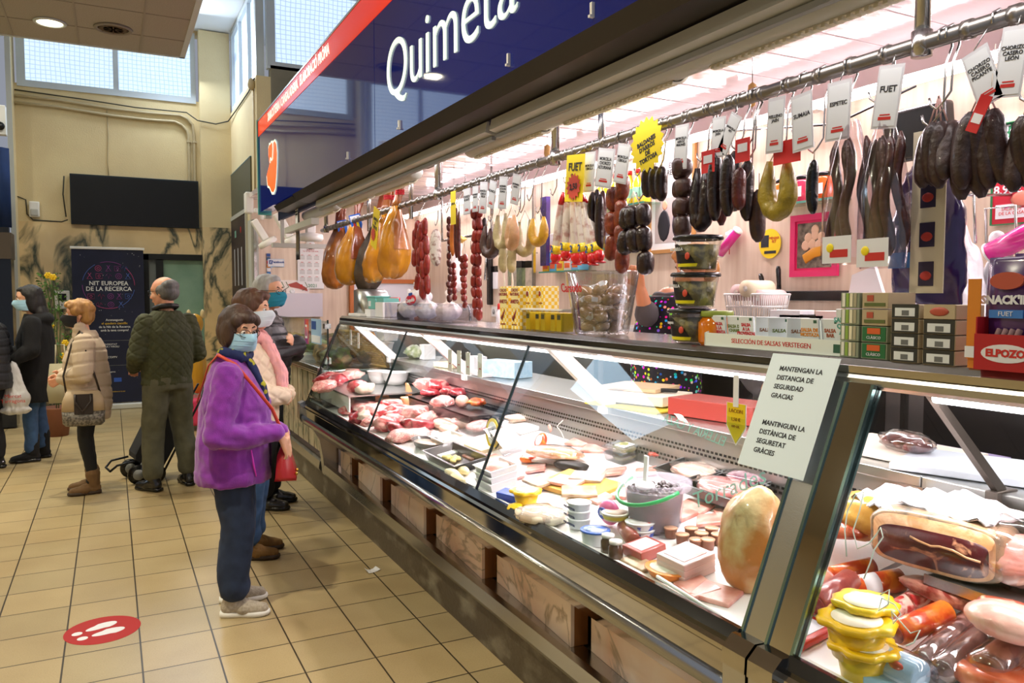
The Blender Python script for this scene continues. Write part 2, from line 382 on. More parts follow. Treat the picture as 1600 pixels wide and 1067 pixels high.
tag(q.build('wall_cable'),'black cable looping below the screen to the motion detector','cable')
q=MB();q.tube([(1.705,10.62,4.3),(1.70,10.6,3.4),(1.7,10.62,2.9)],.012,PIPE,6);q.ball((1.68,10.62,4.36),(.05,.05,.08),PIPE)
tag(q.build('corner_conduit'),'cream conduit with junction bulge on the wall corner beside the shop sign','pipe')
# black screen
t=thing('wall_screen','large black screen mounted above the marble of the back wall','screen',(.4,WY-.06,2.7))
q=MB();q.box((-.88,-.03,-.02),(.84,.055,.70),mat('screen_casing','#0c1c26',.4),bev=.006);q.build('casing',t)
q=MB();q.box((-.865,-.036,-.0),(.825,-.031,.675),mat('black_screen','#020203',.35));q.build('display_panel',t)
# motion detector, intercom
t=thing('motion_detector','white motion detector on the plaster left of the black screen','motion detector',(-.93,WY-.01,2.78))
q=MB();q.box((-.065,-.05,-.02),(.065,0,.20),WHITE,bev=.015);q.build('housing',t)
q=MB();q.box((-.045,-.062,0),(.045,-.05,.09),mat('lens_grey','#b9b9b4',.3),bev=.01);q.build('lens',t)
t=thing('intercom_panel','white intercom with small dark screen on marble by the banner','intercom',(-.63,WY-.02,1.52))
q=MB();q.box((-.09,-.04,-.06),(.10,0,.20),WHITE,bev=.008);q.build('housing',t)
q=MB();q.box((-.05,-.045,.06),(.06,-.04,.16),BLACK);q.build('display_panel',t)
q=MB()
for i in range(3):q.cyl((-.05+i*.05,-.046,.0),(-.05+i*.05,-.04,.0),.012,GREYPL)
q.build('button',t)
# door in the back wall
DF=mat('door_frame_dark','#0b1210',.4)
q=MB();q.box((.40,WY-.06,0),(.52,WY+.04,2.27),DF);q.box((1.30,WY-.06,0),(1.37,WY+.04,2.27),DF);q.box((.40,WY-.06,2.19),(1.37,WY+.04,2.28),DF);q.box((.62,WY-.06,0),(.72,WY+.04,2.2),DF)
d=struct(q.build('door_1'))
q=MB();q.box((.52,WY+.0,.02),(.62,WY+.02,2.19),mat('grey_glazing','#7d8684',.3));q.box((.72,WY+.0,.02),(1.30,WY+.02,2.19),mat('frosted_green','#8fb3a0',.35,col2='#7da28f',scale=3))
q.build('glazing',d)
# rolled-up banner stand
NAVY=mat('banner_print','#0b1330',.7,col2='#141c3e',scale=2)
t=thing('banner_stand','dark blue roll-up banner about a research night standing before the marble wall','banner',(-.02,12.7,0))
q=MB();q.box((-.46,-.012,.10),(.46,-.006,2.31),NAVY);q.build('banner_sheet',t)
q=MB();q.box((-.475,-.025,2.31),(.475,.01,2.345),WHITE,bev=.005);q.build('top_bar',t)
q=MB();q.box((-.50,-.06,.0),(.50,.09,.085),mat('banner_base','#c9ccca',.35),bev=.02);q.build('base',t)
PU=mat('purple_ink','#8d3f8f',.6);PB=mat('blue_ink','#4f6fc0',.6);PR=mat('rose_ink','#b8487e',.6);WI=mat('white_ink','#e3e6ea',.6);YI=mat('yellow_ink','#d9b43a',.6)
q=MB()
def rg(cx,cz,r,m,w=.006,n=20,a0=0,a1=2*pi):
 q.tube([(cx+r*cos(a0+(a1-a0)*i/n),-.014,cz+r*sin(a0+(a1-a0)*i/n))for i in range(n+1)],w/2,m,4)
for k,m_ in enumerate((PR,PU,PB,PU,PR,PB)):rg(0,1.80,.335,m_,.007,14,k*pi/3,k*pi/3+.85)
rnd=random.Random(3)
for row,(z,xs)in enumerate([(2.04,(-.13,0,.12,.21)),(1.93,(-.24,-.12,0,.13,.25)),(1.64,(-.23,-.10,.02,.13,.25)),(1.52,(-.13,.02,.15))]):
 for i,x in enumerate(xs):
  m_=(PR,PU,PB)[min(2,int((x+.25)/.2))];k=(row+i)%4
  if k==0:rg(x,z,.038,m_);rg(x,z,.016,m_)
  elif k==1:q.tube([(x-.035,-.014,z-.04),(x+.035,-.014,z-.04),(x-.02,-.014,z+.045),(x+.02,-.014,z+.045),(x-.035,-.014,z-.04)],.003,m_,4)
  elif k==2:q.tube([(x-.04,-.014,z-.035),(x-.04,-.014,z+.035),(x+.04,-.014,z+.035),(x+.04,-.014,z-.035),(x-.04,-.014,z-.035)],.003,m_,4);rg(x,z,.015,m_)
  else:q.tube([(x-.04,-.014,z),(x-.015,-.014,z+.04),(x,-.014,z-.04),(x+.02,-.014,z+.03),(x+.04,-.014,z)],.003,m_,4)
for i in range(46):
 x=rnd.uniform(-.44,.44);z=rnd.uniform(.25,2.28);s=rnd.choice((.003,.004,.007))
 if abs(z-1.8)<.12 and abs(x)<.33:continue
 q.cbox((x,-.0135,z),(s,.001,s),WI)
FB=lambda x,z:frame((x,-.0145,z),(1,0,0),(0,0,1))
q.text('NIT EUROPEA',.085,WI,FB(0,1.825),weight=.001,sx=.95);q.text('DE LA RECERCA',.085,WI,FB(0,1.745),weight=.001,sx=.95)
q.text('Aconsegueix',.044,WI,FB(.06,1.30),weight=.0006);q.text('el quadern científic',.044,YI,FB(.06,1.25),weight=.0006)
q.text('de la Nit de la Recerca',.044,WI,FB(.06,1.20),weight=.0006);q.text('amb la teva compra!',.044,WI,FB(.06,1.15),weight=.0006)
q.text('UNIVERSITAT\nROVIRA I VIRGILI',.035,WI,FB(-.02,.93));q.text('COFPV',.04,WI,FB(.02,.76));q.text('IPHES',.04,WI,FB(.27,.76));q.text('Tarragona',.035,WI,FB(-.02,.55));q.text('Generalitat',.022,WI,FB(.27,.55))
for z in(1.0,.64):q.box((-.3,-.0145,z),(.44,-.0135,z+.003),GREYPL)
q.box((.03,-.0145,.40),(.13,-.0135,.46),mat('flag_blue','#2a56b8',.6));q.text('nitdelarecerca.cat',.026,YI,FB(.08,.26))
q.build('printed_artwork',t)
# side wall: dark panel and poster
q=MB();q.prism([(12.86,2.78),(10.98,2.95),(10.98,3.50),(12.86,3.50)],'x',1.70,1.722,mat('olive_board','#55543f',.6));q.box((1.70,10.98,3.495),(1.725,12.87,3.51),mat('board_edge','#2a6f7e',.5))
tag(q.build('wall_board'),'dark olive board on the side wall above the poster','board')
t=thing('wall_poster','tall dark framed poster with three white strokes on the side wall','poster',(1.70,12.2,1.2))
q=MB();q.box((-.005,-.75,.2),(.02,.70,1.60),mat('poster_dark','#2c2025',.5));q.build('poster_sheet',t)
q=MB();q.box((-.012,-.80,.15),(.02,-.75,1.66),ALU);q.box((-.012,-.75,1.60),(.02,.74,1.66),ALU);q.build('frame',t)
q=MB()
for y in(-.35,0,.35):q.box((-.008,y-.02,.6),(-.005,y+.02,1.15),WI)
q.box((-.008,.15,1.32),(-.005,.3,1.42),mat('green_ink','#78a890',.6));q.ball((-.006,-.3,1.4),(.002,.04,.05),REDINK);q.build('print',t)
# floor sticker
p=Vector((-.078,4.27,0))
t=thing('floor_sticker','red oval floor sticker with two white footprints','floor sticker',(p.x,p.y,0),R(-2))
RS=mat('sticker_red','#ad1a14',.6,spec=.3)
q=MB();q.lathe([(.0,0),(.17,0),(.17,.0012),(0,.0012)],RS,n=48,smooth=False);q.build('disc',t)
for s_ in(-1,1):
 q=MB();V=[]
 for pr_ in([(.03*cos(a)*(1.25 if sin(a)>0 else.9),.01+.075*sin(a))for a in[i*2*pi/20 for i in range(20)]],[(.022*cos(a),-.105+.024*sin(a))for a in[i*2*pi/16 for i in range(16)]]):
  M_=T((s_*.045,0,0),rz=-s_*.08)
  q.ring([[M_@Vector((x,y,.0013))for x,y in pr_],[M_@Vector((x,y,.0020))for x,y in pr_]],WI,False)
 f_=q.build('footprint',t);f_.rotation_euler=(0,0,R(-68))
q=MB();pp=at(582,893,Z=0);q.ring([[(x*.09-.045,-.02,.002+.02*(x-.5)**2)for x in(0,.25,.5,.75,1)],[(x*.09-.04,.03,.003+.07*(x-.6)**2)for x in(0,.25,.5,.75,1)]],PAPER,False,False,T((pp.x,pp.y,0),rz=.4),closed=False)
tag(q.build('paper_scrap'),'small curled white paper scrap lying on the floor by the counter','paper scrap')
# ================================================================ STALL SHELL
XS=1.30
q=MB();q.box((1.46,9.4,0),(3.6,9.52,2.75),TRAV);struct(q.build('wall_stall_far'))
q=MB();q.box((3.45,-1.5,0),(3.6,9.4,2.75),TRAV);struct(q.build('wall_stall_back'))
SCE=mat('stall_ceiling_gloss','#f4e6e8',.10,coat=.6,bump=.25,bscale=2.2,stretch=(1,6,1))
q=MB();q.box((1.42,-1.5,2.75),(3.6,9.52,2.80),SCE)
y=-1.2
while y<9.4:q.box((1.42,y,2.747),(3.45,y+.008,2.751),mat('panel_joint','#d8c4c4',.5));y+=.3
struct(q.build('ceiling_stall'))
q=MB();q.box((3.18,-1.5,2.66),(3.45,9.4,2.75),mat('soffit','#e2cfcf',.4));q.box((3.16,-1.5,2.62),(3.19,9.4,2.75),mat('soffit',''));struct(q.build('trim_2'))
for y in(8.6,7.0,5.4,3.8,2.2,.6):
 q=MB();q.box((3.20,y-.72,2.655),(3.32,y+.72,2.61),TUBE,bev=.01);q.box((3.20,y-.78,2.655),(3.32,y-.72,2.60),WHITE);q.box((3.20,y+.72,2.655),(3.32,y+.78,2.60),WHITE)
 tag(q.build('fluorescent_tube'),'glowing white fluorescent tube under the soffit along the back wall of the stall','tube light','tube lights along the stall back wall')
 # left end post
q=MB();q.box((1.42,9.2,0),(1.50,9.42,2.5),ALU);q.box((1.36,7.9,2.40),(1.42,8.0,3.3),ALU);struct(q.build('trim_3'))
q=MB();q.box((1.44,9.15,1.0),(1.47,9.2,2.5),STEEL);struct(q.build('trim_4'))
# -------- fascia sign
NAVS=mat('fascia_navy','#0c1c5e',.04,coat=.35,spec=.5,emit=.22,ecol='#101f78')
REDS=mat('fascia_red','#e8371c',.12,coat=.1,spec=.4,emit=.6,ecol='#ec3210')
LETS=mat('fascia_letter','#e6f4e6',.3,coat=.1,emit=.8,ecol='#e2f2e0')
sg=thing('shop_sign','long glossy navy fascia sign with red band and pale lettering over the counter','shop sign',(XS,0,2.446))
ZT=3.31;ZR=3.165
seams=[7.88,4.17,.9,-1.4]
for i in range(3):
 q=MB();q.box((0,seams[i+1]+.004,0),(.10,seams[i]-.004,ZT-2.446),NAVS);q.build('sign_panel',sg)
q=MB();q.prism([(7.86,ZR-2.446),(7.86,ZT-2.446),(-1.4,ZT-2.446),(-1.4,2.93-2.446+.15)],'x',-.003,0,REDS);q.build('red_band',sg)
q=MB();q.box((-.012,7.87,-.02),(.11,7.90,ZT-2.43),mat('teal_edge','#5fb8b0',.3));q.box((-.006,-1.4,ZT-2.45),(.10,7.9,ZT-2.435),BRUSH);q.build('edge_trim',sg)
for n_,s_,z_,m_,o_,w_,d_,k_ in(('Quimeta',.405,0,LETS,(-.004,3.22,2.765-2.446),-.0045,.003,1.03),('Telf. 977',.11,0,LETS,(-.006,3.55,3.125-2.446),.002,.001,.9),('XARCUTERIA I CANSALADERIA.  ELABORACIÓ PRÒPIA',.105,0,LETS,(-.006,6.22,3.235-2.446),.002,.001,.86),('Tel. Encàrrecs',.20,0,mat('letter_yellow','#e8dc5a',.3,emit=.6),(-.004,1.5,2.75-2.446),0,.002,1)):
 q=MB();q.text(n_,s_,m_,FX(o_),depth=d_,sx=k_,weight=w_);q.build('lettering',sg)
pig=[(x_*1.35,y_*.88)for x_,y_ in((0,.20),(-.05,.225),(-.09,.21),(-.12,.225),(-.15,.19),(-.15,.12),(-.12,.03),(-.19,-.03),(-.23,-.06),(-.22,-.12),(-.20,-.17),(-.14,-.19),(-.06,-.26),(0,-.27),(.05,-.24),(.09,-.15),(.12,-.02),(.13,.08),(.11,.17),(.06,.21))]
q=MB();M_=FX((-.004,7.10,.345))
def inset(pl,s):return[(x*s,y*s)for x,y in pl]
q.ring([[M_@Vector((x,y,.0))for x,y in inset(pig,1.10)],[M_@Vector((x,y,.002))for x,y in inset(pig,1.10)]],LETS,False)
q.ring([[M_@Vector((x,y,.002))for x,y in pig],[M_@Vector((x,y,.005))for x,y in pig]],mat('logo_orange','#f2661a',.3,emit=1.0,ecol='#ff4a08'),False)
q.tube([M_@Vector(v)for v in[(.02,.2,.006),(.03,.13,.006),(.0,.05,.006),(-.05,.04,.006),(-.09,.07,.006),(-.12,.03,.006)]],.006,LETS,4)
q.build('boar_head_logo',sg)
for y in(1.4,2.0,2.55,3.75,4.7):q=MB();q.box((-.010,y,.02),(0,y+.012,.065),WHITE);q.box((-.016,y,.02),(-.010,y+.012,.028),WHITE);q.build('hook',sg)
# dark box beam and aluminium rail under the sign
q=MB();q.prism([(1.30,2.446),(1.44,2.446),(1.44,2.38),(1.33,2.39)],'y',-1.4,6.35,mat('dark_bronze','#35302e',.35,.4))
q.prism([(1.31,2.44),(1.44,2.446),(1.44,2.385),(1.34,2.395)],'y',6.40,7.2,mat('dark_bronze',''))
tag(q.build('fascia_beam'),'dark bronze beam running under the navy fascia sign','beam')
q=MB();q.box((1.44,-1.4,2.36),(1.47,7.7,2.75),mat('navy_back','#0d1c58',.5));tag(q.build('valance_board'),'deep blue valance board hanging behind the dark beam','valance')
for(y0,y1)in((-1.4,2.98),(3.02,6.1)):
 q=MB();q.prism([(1.42,2.33),(1.475,2.315),(1.485,2.345),(1.475,2.375),(1.43,2.375)],'y',y0,y1,ALU);q.box((1.45,y0,2.30),(1.47,y1,2.316),GREYPL)
 tag(q.build('awning_rail'),'pale aluminium rail under the sign, %s length'%('near' if y0<0 else 'far'),'rail')
q=MB();q.box((1.40,6.15,2.20),(1.46,7.2,2.25),ALU,T((0,0,0)));tag(q.build('awning_rail'),'short pale rail piece at the far end under the sign by the spotlights','rail')
q=MB();q.box((1.36,7.55,2.10),(2.0,7.62,2.14),ALU);q.box((1.44,7.57,2.14),(1.47,7.60,2.37),ALU);tag(q.build('lighting_track'),'white lighting track at the far end of the sign carrying the spotlights','track')
def louvre(y0,y1,label):
 t=thing('louvred_light',label,'light fixture',(1.53,y0,2.335))
 L_=y1-y0;q=MB()
 q.tube([(0,0,0),(0,.02,0),(0,L_-.02,0),(0,L_,0)],[.035,.046,.046,.035],ALU,20);q.build('housing',t)
 q=MB();a0,a1=R(-100),R(-28)
 n_=max(1,round(L_/.75))
 for k in range(n_):
  b0=k*L_/n_+.10;b1=(k+1)*L_/n_-.06
  pr_=lambda y,r_:[(r_*cos(a0+(a1-a0)*i/6),y,r_*sin(a0+(a1-a0)*i/6))for i in range(7)]
  yy=b0
  while yy<b1:q.ring([pr_(yy,.044)+pr_(yy,.058)[::-1],pr_(yy+.012,.044)+pr_(yy+.012,.058)[::-1]],mat('louvre_cream','#d9d2b8',.4),False);yy+=.024
  q.ring([pr_(b0,.0465)+pr_(b0,.050)[::-1],pr_(b1,.0465)+pr_(b1,.050)[::-1]],mat('louvre_glow','#e8e0cc',.4),False)  # pale backing strip between the slats
 q.build('louvre_grille',t)
louvre(4.15,5.75,'long tubular louvred light fixture under the sign above the hams')
louvre(.2,3.42,'long tubular louvred light fixture under the sign, nearest the camera')
louvre(5.85,6.9,'short tubular louvred light fixture under the far end of the sign')
# spotlights
def spot(px,py,Xp,tilt,rz,label,s=1):
 p=at(px,py,X=Xp);t=thing('track_spotlight',label,'spotlight',(p.x,p.y,p.z),rz)
 q=MB();q.cyl((0,0,.18*s),(0,0,.26*s),.022*s,WHITE);q.box((-.09*s,-.035,.26*s),(.09*s,.035,.31*s),WHITE,bev=.006);q.build('bracket',t)
 M_=T(ry=tilt);q=MB();q.cbox((0,0,.06*s),(.085*s,.085*s,.27*s),WHITE,M_,.012);q.build('body',t)
 q=MB();q.lathe([(.06*s,-.075*s),(.115*s,-.085*s),(.12*s,-.13*s),(.105*s,-.15*s),(.04*s,-.152*s)],WHITE,M=M_);q.build('lamp_head',t)
spot(410,366,1.5,-.55,0,'white track spotlight at far left, lowest of the three',.9)
spot(447,360,1.62,-.5,0,'white track spotlight in the middle of the three')
spot(485,352,1.72,0,0,'white track spotlight hanging straight, rightmost of the three')
q=MB();p=at(388,320,X=1.42);q.box((p.x-.04,p.y-.07,p.z-.1),(p.x+.05,p.y+.07,p.z+.14),WHITE,bev=.02);tag(q.build('wall_sensor'),'small white box sensor left of the shop sign','sensor')
q=MB();p=at(466,340,X=1.45);q.box((p.x-.01,p.y-.05,p.z-.36),(p.x+.0,p.y+.06,p.z+.28),mat('mirror_dark','#5a5550',.08,.8));q.box((p.x-.014,p.y-.04,p.z-.05),(p.x-.01,p.y+.05,p.z+.15),PAPER)
q.text('OBERT\nMATINS\nI TARDES',.025,INK,FX((p.x-.015,p.y,p.z+.05)));tag(q.build('hanging_notice'),'narrow dark hanging strip with a white notice by the spotlights','notice')
# ================================================================ COUNTER AND DISPLAY CASES
Y0=6.19;YJ0=1.415;YJ1=1.255;YN=-.6
q=MB();q.box((1.52,-1.2,0),(2.35,9.2,.205),KICK);q.box((1.56,-1.2,.205),(2.35,9.2,.27),KICK)
tag(q.build('counter_plinth'),'worn dark stone plinth running along the floor under the whole counter','plinth')
q=MB()
q.prism([(1.475,.24),(1.49,.215),(1.52,.21),(1.53,.26),(1.515,.30),(1.485,.295)],'y',-1.0,Y0,STEEL);q.box((1.50,-1.0,.275),(1.60,Y0,.285),STEEL)
tag(q.build('foot_rail'),'stainless foot rail above the stone plinth of the meat cases','rail')
q=MB();q.prism([(1.475,.24),(1.49,.215),(1.52,.21),(1.53,.26),(1.515,.30),(1.485,.295)],'y',Y0+.15,9.2,STEEL)
tag(q.build('foot_rail'),'stainless foot rail above the plinth of the far counter behind the shoppers','rail')
def case(y0,y1,label,bracket_far=False,near=False):
 t=thing('display_case',label,'display case',(0,y0,0));L_=y1-y0;LX=L_+(.158 if near else 0)
 # front bumper: black gasket, mirror band, tube, mirror underside
 q=MB();q.prism([(1.372,.822),(1.352,.826),(1.330,.802),(1.328,.790),(1.372,.790)],'y',0,L_,BLKTRIM);q.build('gasket',t)
 q=MB();q.prism([(1.330,.792),(1.318,.782),(1.316,.772),(1.322,.765),(1.324,.705),(1.36,.70),(1.40,.79)],'y',0,L_,MIRROR)
 q.build('bumper_band',t)
 q=MB();q.prism([(1.322,.708),(1.311,.698),(1.307,.682),(1.311,.662),(1.322,.652),(1.345,.65),(1.36,.70)],'y',0,L_,STEEL,smooth=True);q.build('bumper_tube',t)
 q=MB();q.prism([(1.33,.652),(1.49,.50),(1.60,.495),(1.60,.60),(1.36,.70)],'y',0,L_,MIRROR);q.build('underside_panel',t)
 # well with sloping deck
 q=MB();q.prism([(1.40,.79),(1.40,.80),(2.04,.915),(2.06,.915),(2.06,.60),(1.45,.60)],'y',.01,LX-.01,mat('deck_enamel','#f1ecec',.3));q.build('deck',t)
 q=MB();q.prism([(1.372,.815),(1.372,.790),(1.40,.790),(1.40,.812)],'y',0,L_,WHITE);q.build('front_sill',t)
 q=MB();q.box((2.045,.01,.915),(2.06,LX-.01,1.10),BRUSH)
 for r_ in range(2):
  z=(1.035,.975)[r_];yy=.04
  for k in range(2):
   yy=.04+k*.012
   while yy<L_-.04:q.box((2.0435,yy,z-k*.018),(2.0455,yy+.014,z-k*.018+.009),BLACK);yy+=.024
 q.build('perforated_grille',t)
 q=MB();q.box((2.02,0,1.10),(2.48,LX,1.134),BRUSH,bev=.004);q.build('worktop',t)
 q=MB();q.box((2.40,0,.15),(2.46,LX,1.10),BRUSH);q.build('back_panel',t)
 # canopy slab
 q=MB();q.prism([(1.628,1.470),(1.642,1.486),(2.02,1.486),(2.02,1.470)],'y',0,LX,mat('slab_steel','#c9c9cb',.16,1));q.build('top_slab',t)
 q=MB();q.prism([(1.624,1.470),(1.622,1.452),(1.66,1.450),(1.66,1.470)],'y',0,LX,BLKTRIM if not near else MIRROR);q.build('slab_edge',t)
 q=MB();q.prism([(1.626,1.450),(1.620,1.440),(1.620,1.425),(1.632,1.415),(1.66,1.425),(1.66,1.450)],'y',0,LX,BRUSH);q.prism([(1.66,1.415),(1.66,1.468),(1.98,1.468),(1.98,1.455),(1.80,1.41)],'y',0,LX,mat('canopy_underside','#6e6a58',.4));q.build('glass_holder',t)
 # tube
 q=MB();q.cyl((1.75,.06,1.398),(1.75,L_-.06,1.398),.013,TUBE,10);q.build('fluorescent_tube',t)
 # glass panes
 n_=max(1,round(L_/1.59))
 for k in range(n_):
  a=k*L_/n_+.004;b=(k+1)*L_/n_-.004
  q=MB();q.prism([(1.366,.818),(1.372,.816),(1.628,1.425),(1.622,1.427)],'y',a,b,GLASS);pn=q.build('glass_pane',t)
  q=MB();q.prism([(1.363,.818),(1.374,.816),(1.631,1.425),(1.619,1.427)],'y',b,b+.008,mat('pane_edge','#1c2b2a',.2));q.build('pane_edge',pn)
  # white struts carrying the canopy
 ys=[L_/n_*k for k in range(1,n_+1)]if n_>1 else[at(1525,775,X=2.04).y-y0];sw=.009 if near else.02;SM=mat('strut_grey','#6a625c',.35,.7)if near else WHITE
 for yy in ys:
  yy=min(max(yy,.05),L_-.05)
  q=MB();q.prism([(1.70,1.42),(1.78,1.42),(2.07,1.165),(2.07,1.135),(2.01,1.135)]if not near else[(1.72,1.42),(1.75,1.42),(2.05,1.145),(2.05,1.135),(2.02,1.135)],'y',yy-sw,yy+sw,SM);q.box((2.0,yy-sw-.008,1.10),(2.09,yy+sw+.008,1.14),SM,bev=.004)
  q.build('strut',t)
 return t
dc=case(YJ0,Y0,'long glass-fronted meat case in the middle and far part of the counter')
q=MB();q.prism([(1.366,.818),(1.41,.80),(2.04,.915),(2.04,1.14),(1.64,1.43),(1.622,1.427)],'y',Y0-YJ0-.004,Y0-YJ0+.004,GLASS);q.build('end_glass',dc)
q=MB();q.prism([(1.36,.83),(1.345,.80),(1.605,1.41),(1.625,1.43)],'y',Y0-YJ0-.02,Y0-YJ0+.012,BLACK);q.build('end_gasket',dc)
dc2=case(YN,YJ1,'glass-fronted case of cured meats nearest the camera, right of the steel post',near=True)
# curved end bracket at the far end and at the junction
def bracket(y0,y1,label):
 poly=[(1.30,.80),(1.335,.815),(1.40,.80),(1.60,.62),(1.60,.21),(1.49,.21),(1.475,.36),(1.45,.50),(1.40,.585),(1.34,.63),(1.305,.655),(1.295,.68)]
 q=MB();q.prism(poly,'y',y0,y1,STEEL);tag(q.build('case_bracket'),label,'bracket')
bracket(Y0,Y0+.09,'curved stainless end bracket at the far end of the meat case')
t=thing('junction_post','leaning stainless post between the two display cases','post',(0,YJ1,0));w=YJ0-YJ1
for k,(a,b,m_)in enumerate(((0,.075,MIRROR),(.082,.155,STEEL))):
 q=MB();q.prism([(1.352,.80),(1.375,.80),(1.635,1.42),(1.612,1.43)],'y',a,b,m_);q.build('post_panel',t)
for a in(-.003,.074,.153):
 q=MB();q.prism([(1.347,.80),(1.376,.80),(1.636,1.42),(1.607,1.43)],'y',a,a+.008,mat('steel_edge','#7d9a98',.15,.9));q.build('edge_strip',t)
for a,b in((0,.075),(.085,.16)):
 q=MB();q.prism([(1.30,.30),(1.30,.765),(1.305,.79),(1.33,.815),(1.40,.80),(1.56,.55),(1.56,.30)],'y',a,b,STEEL);q.prism([(1.296,.755),(1.298,.795),(1.328,.822),(1.36,.82),(1.36,.755)],'y',a-.001,b+.001,MIRROR);q.build('end_cap',t)
 # marble boxes below the bumper
k=0
for ya,yb in((5.80,6.12),(4.98,5.62),(4.16,4.86),(3.38,4.06),(2.56,3.28),(1.72,2.46),(.6,1.62)):
 M_=T((1.60,yb,0),rz=R(-4));L_=yb-ya+.04
 q=MB();q.box((0,-L_,.286),(.015,0,.49),MARBP,M_);q.box((.015,-L_,.286),(.075,0,.49),WOOD,M_)
 tag(q.build('marble_panel'),'marble-faced block with orange wooden end under the case, %s from the far end'%('first','second','third','fourth','fifth','sixth','seventh')[k],'panel','marble blocks under the case');k+=1
q=MB();q.box((1.75,-1,.286),(1.77,6.2,.59),BRUSH);tag(q.build('back_lining'),'steel lining behind the marble blocks under the case','lining')
# far counter: panelled front, vertical glass
t=thing('far_counter','far counter with pale vertical panels and steel top rail behind the shoppers','counter',(1.5,6.3,0))
PANL=marble_mat('green_marble','#b9ab8d','#a99b7e','#6f745c',2.5,.04,.35)
q=MB();L_=2.85;i=0;yy=0
while yy<L_-.05:q.box((.03,yy+.012,.34),(.06,yy+.20,1.0),PANL);yy+=.215
q.box((.06,0,.34),(.10,L_,1.0),mat('panel_gap','#3b372d',.6));q.build('panel_front',t)
q=MB();q.box((-.02,-.05,1.0),(.75,L_,1.05),STEEL,bev=.012);q.box((-.05,-.05,1.03),(0,L_,1.075),STEEL,bev=.01);q.build('worktop',t)
q=MB();q.box((.04,-.03,1.06),(.05,L_,1.44),GLASS);q.box((.04,-.035,1.06),(.053,-.028,1.45),mat('pane_edge',''));q.build('glass_pane',t)
q=MB();q.box((.05,1.0,1.05),(.75,L_,1.10),WHITE);q.build('shelf',t)
q=MB();q.cbox((.045,-.01,1.40),(.05,.06,.04),STEEL);q.cbox((.045,-.01,1.12),(.05,.05,.05),WHITE);q.build('clamp',t)
q=MB();q.box((.034,.62,1.22),(.038,.76,1.44),mat('sticker_violet','#7a2f86',.5,col2='#e0622c',scale=6),bev=.001);q.box((.032,.65,1.27),(.034,.73,1.39),WI);q.box((.034,.66+.0,1.29),(.0315,.72,1.37),mat('sticker_violet',''));q.build('sticker',t)
q=MB();q.box((.034,.15,1.24),(.038,.5,1.45),mat('sticker_blue','#9fc1e0',.5));q.box((.032,.32,1.36),(.034,.48,1.43),mat('fb_blue','#2b4f96',.5));q.box((.032,.17,1.25),(.034,.48,1.31),WI);q.build('sticker',t)
rnd=random.Random(4);GC=(('#7a8a3c','green'),('#8a6a3a','brown'),('#b8a878','pale'),('#7a2c34','dark red'),('#c89a5c','tan'),('#4f5f34','dark green'))
for i in range(18):
 g_=GC[i%6];y_=6.55+(i//2)*.28;x_=1.72+.26*(i%2)
 tag(MB().ball((0,0,.07),(.10,.13,.08),mat('heap_%d'%(i%6),g_[0],.5,col2='#5a4a34',scale=14,bump=.6),3,nz=.4,seed=i).build('food_heap',loc=(x_,y_,1.053 if y_<7.25 else 1.103)),'%s food heap behind the far counter glass, %s from near, %s row'%(g_[1],('first','second','third','fourth','fifth','sixth','seventh','eighth','ninth')[i//2],('front','back')[i%2]),'food')
 # meat rail hung from the ceiling
RX,RZ=1.75,2.245
t=thing('meat_rail','long steel tube rail hanging over the counter, carrying the sausages','rail',(RX,0,RZ))
RAILM=mat('rail_steel','#8f8c86',.3,.9)
q=MB();q.cyl((0,.2,0),(0,7.25,0),.019,RAILM,16)
yy=.5
while yy<7.2:q.tube([(0,yy,0),(0,yy+.022,0)],.0225,RAILM,12);yy+=.105
q.build('tube',t)
for y in(7.1,4.386,3.0,1.257):
 q=MB();q.cyl((0,y,.01),(0,y,.50),.018,STEEL,16);q.lathe([(.02,.44),(.045,.49),(.05,.503)],STEEL,c=(0,y,0));q.cyl((0,y,-.03),(0,y,.03),.024,STEEL,16);q.build('hanger_post',t)
for(px,py,X_,lab)in((576,300,2.0,'far steel ceiling post behind the first hams'),(642,300,1.95,'steel ceiling post with a white box beside it behind the knuckle ends of the hams'),(940,190,2.0,'steel ceiling post with a white box near the yellow star card')):
 p=at(px,py,X=X_);q=MB();q.cyl((p.x,p.y,2.2),(p.x,p.y,2.75),.016,STEEL);q.lathe([(.018,2.69),(.045,2.74),(.05,2.752)],STEEL,c=(p.x,p.y,0))
 tag(q.build('ceiling_post'),lab,'post')
 if px>600:
  q=MB();q.box((p.x+.05,p.y-.06,2.60),(p.x+.17,p.y+.06,2.74),WHITE,bev=.008);q.prism([(p.y-.12,2.57),(p.y+.02,2.57),(p.y+.05,2.60),(p.y-.05,2.61)],'x',p.x+.06,p.x+.14,BLACK)
  tag(q.build('ceiling_camera'),'white box camera with black visor on the ceiling, %s'%('far one by the hams' if px<700 else 'near one by the yellow star card'),'camera')
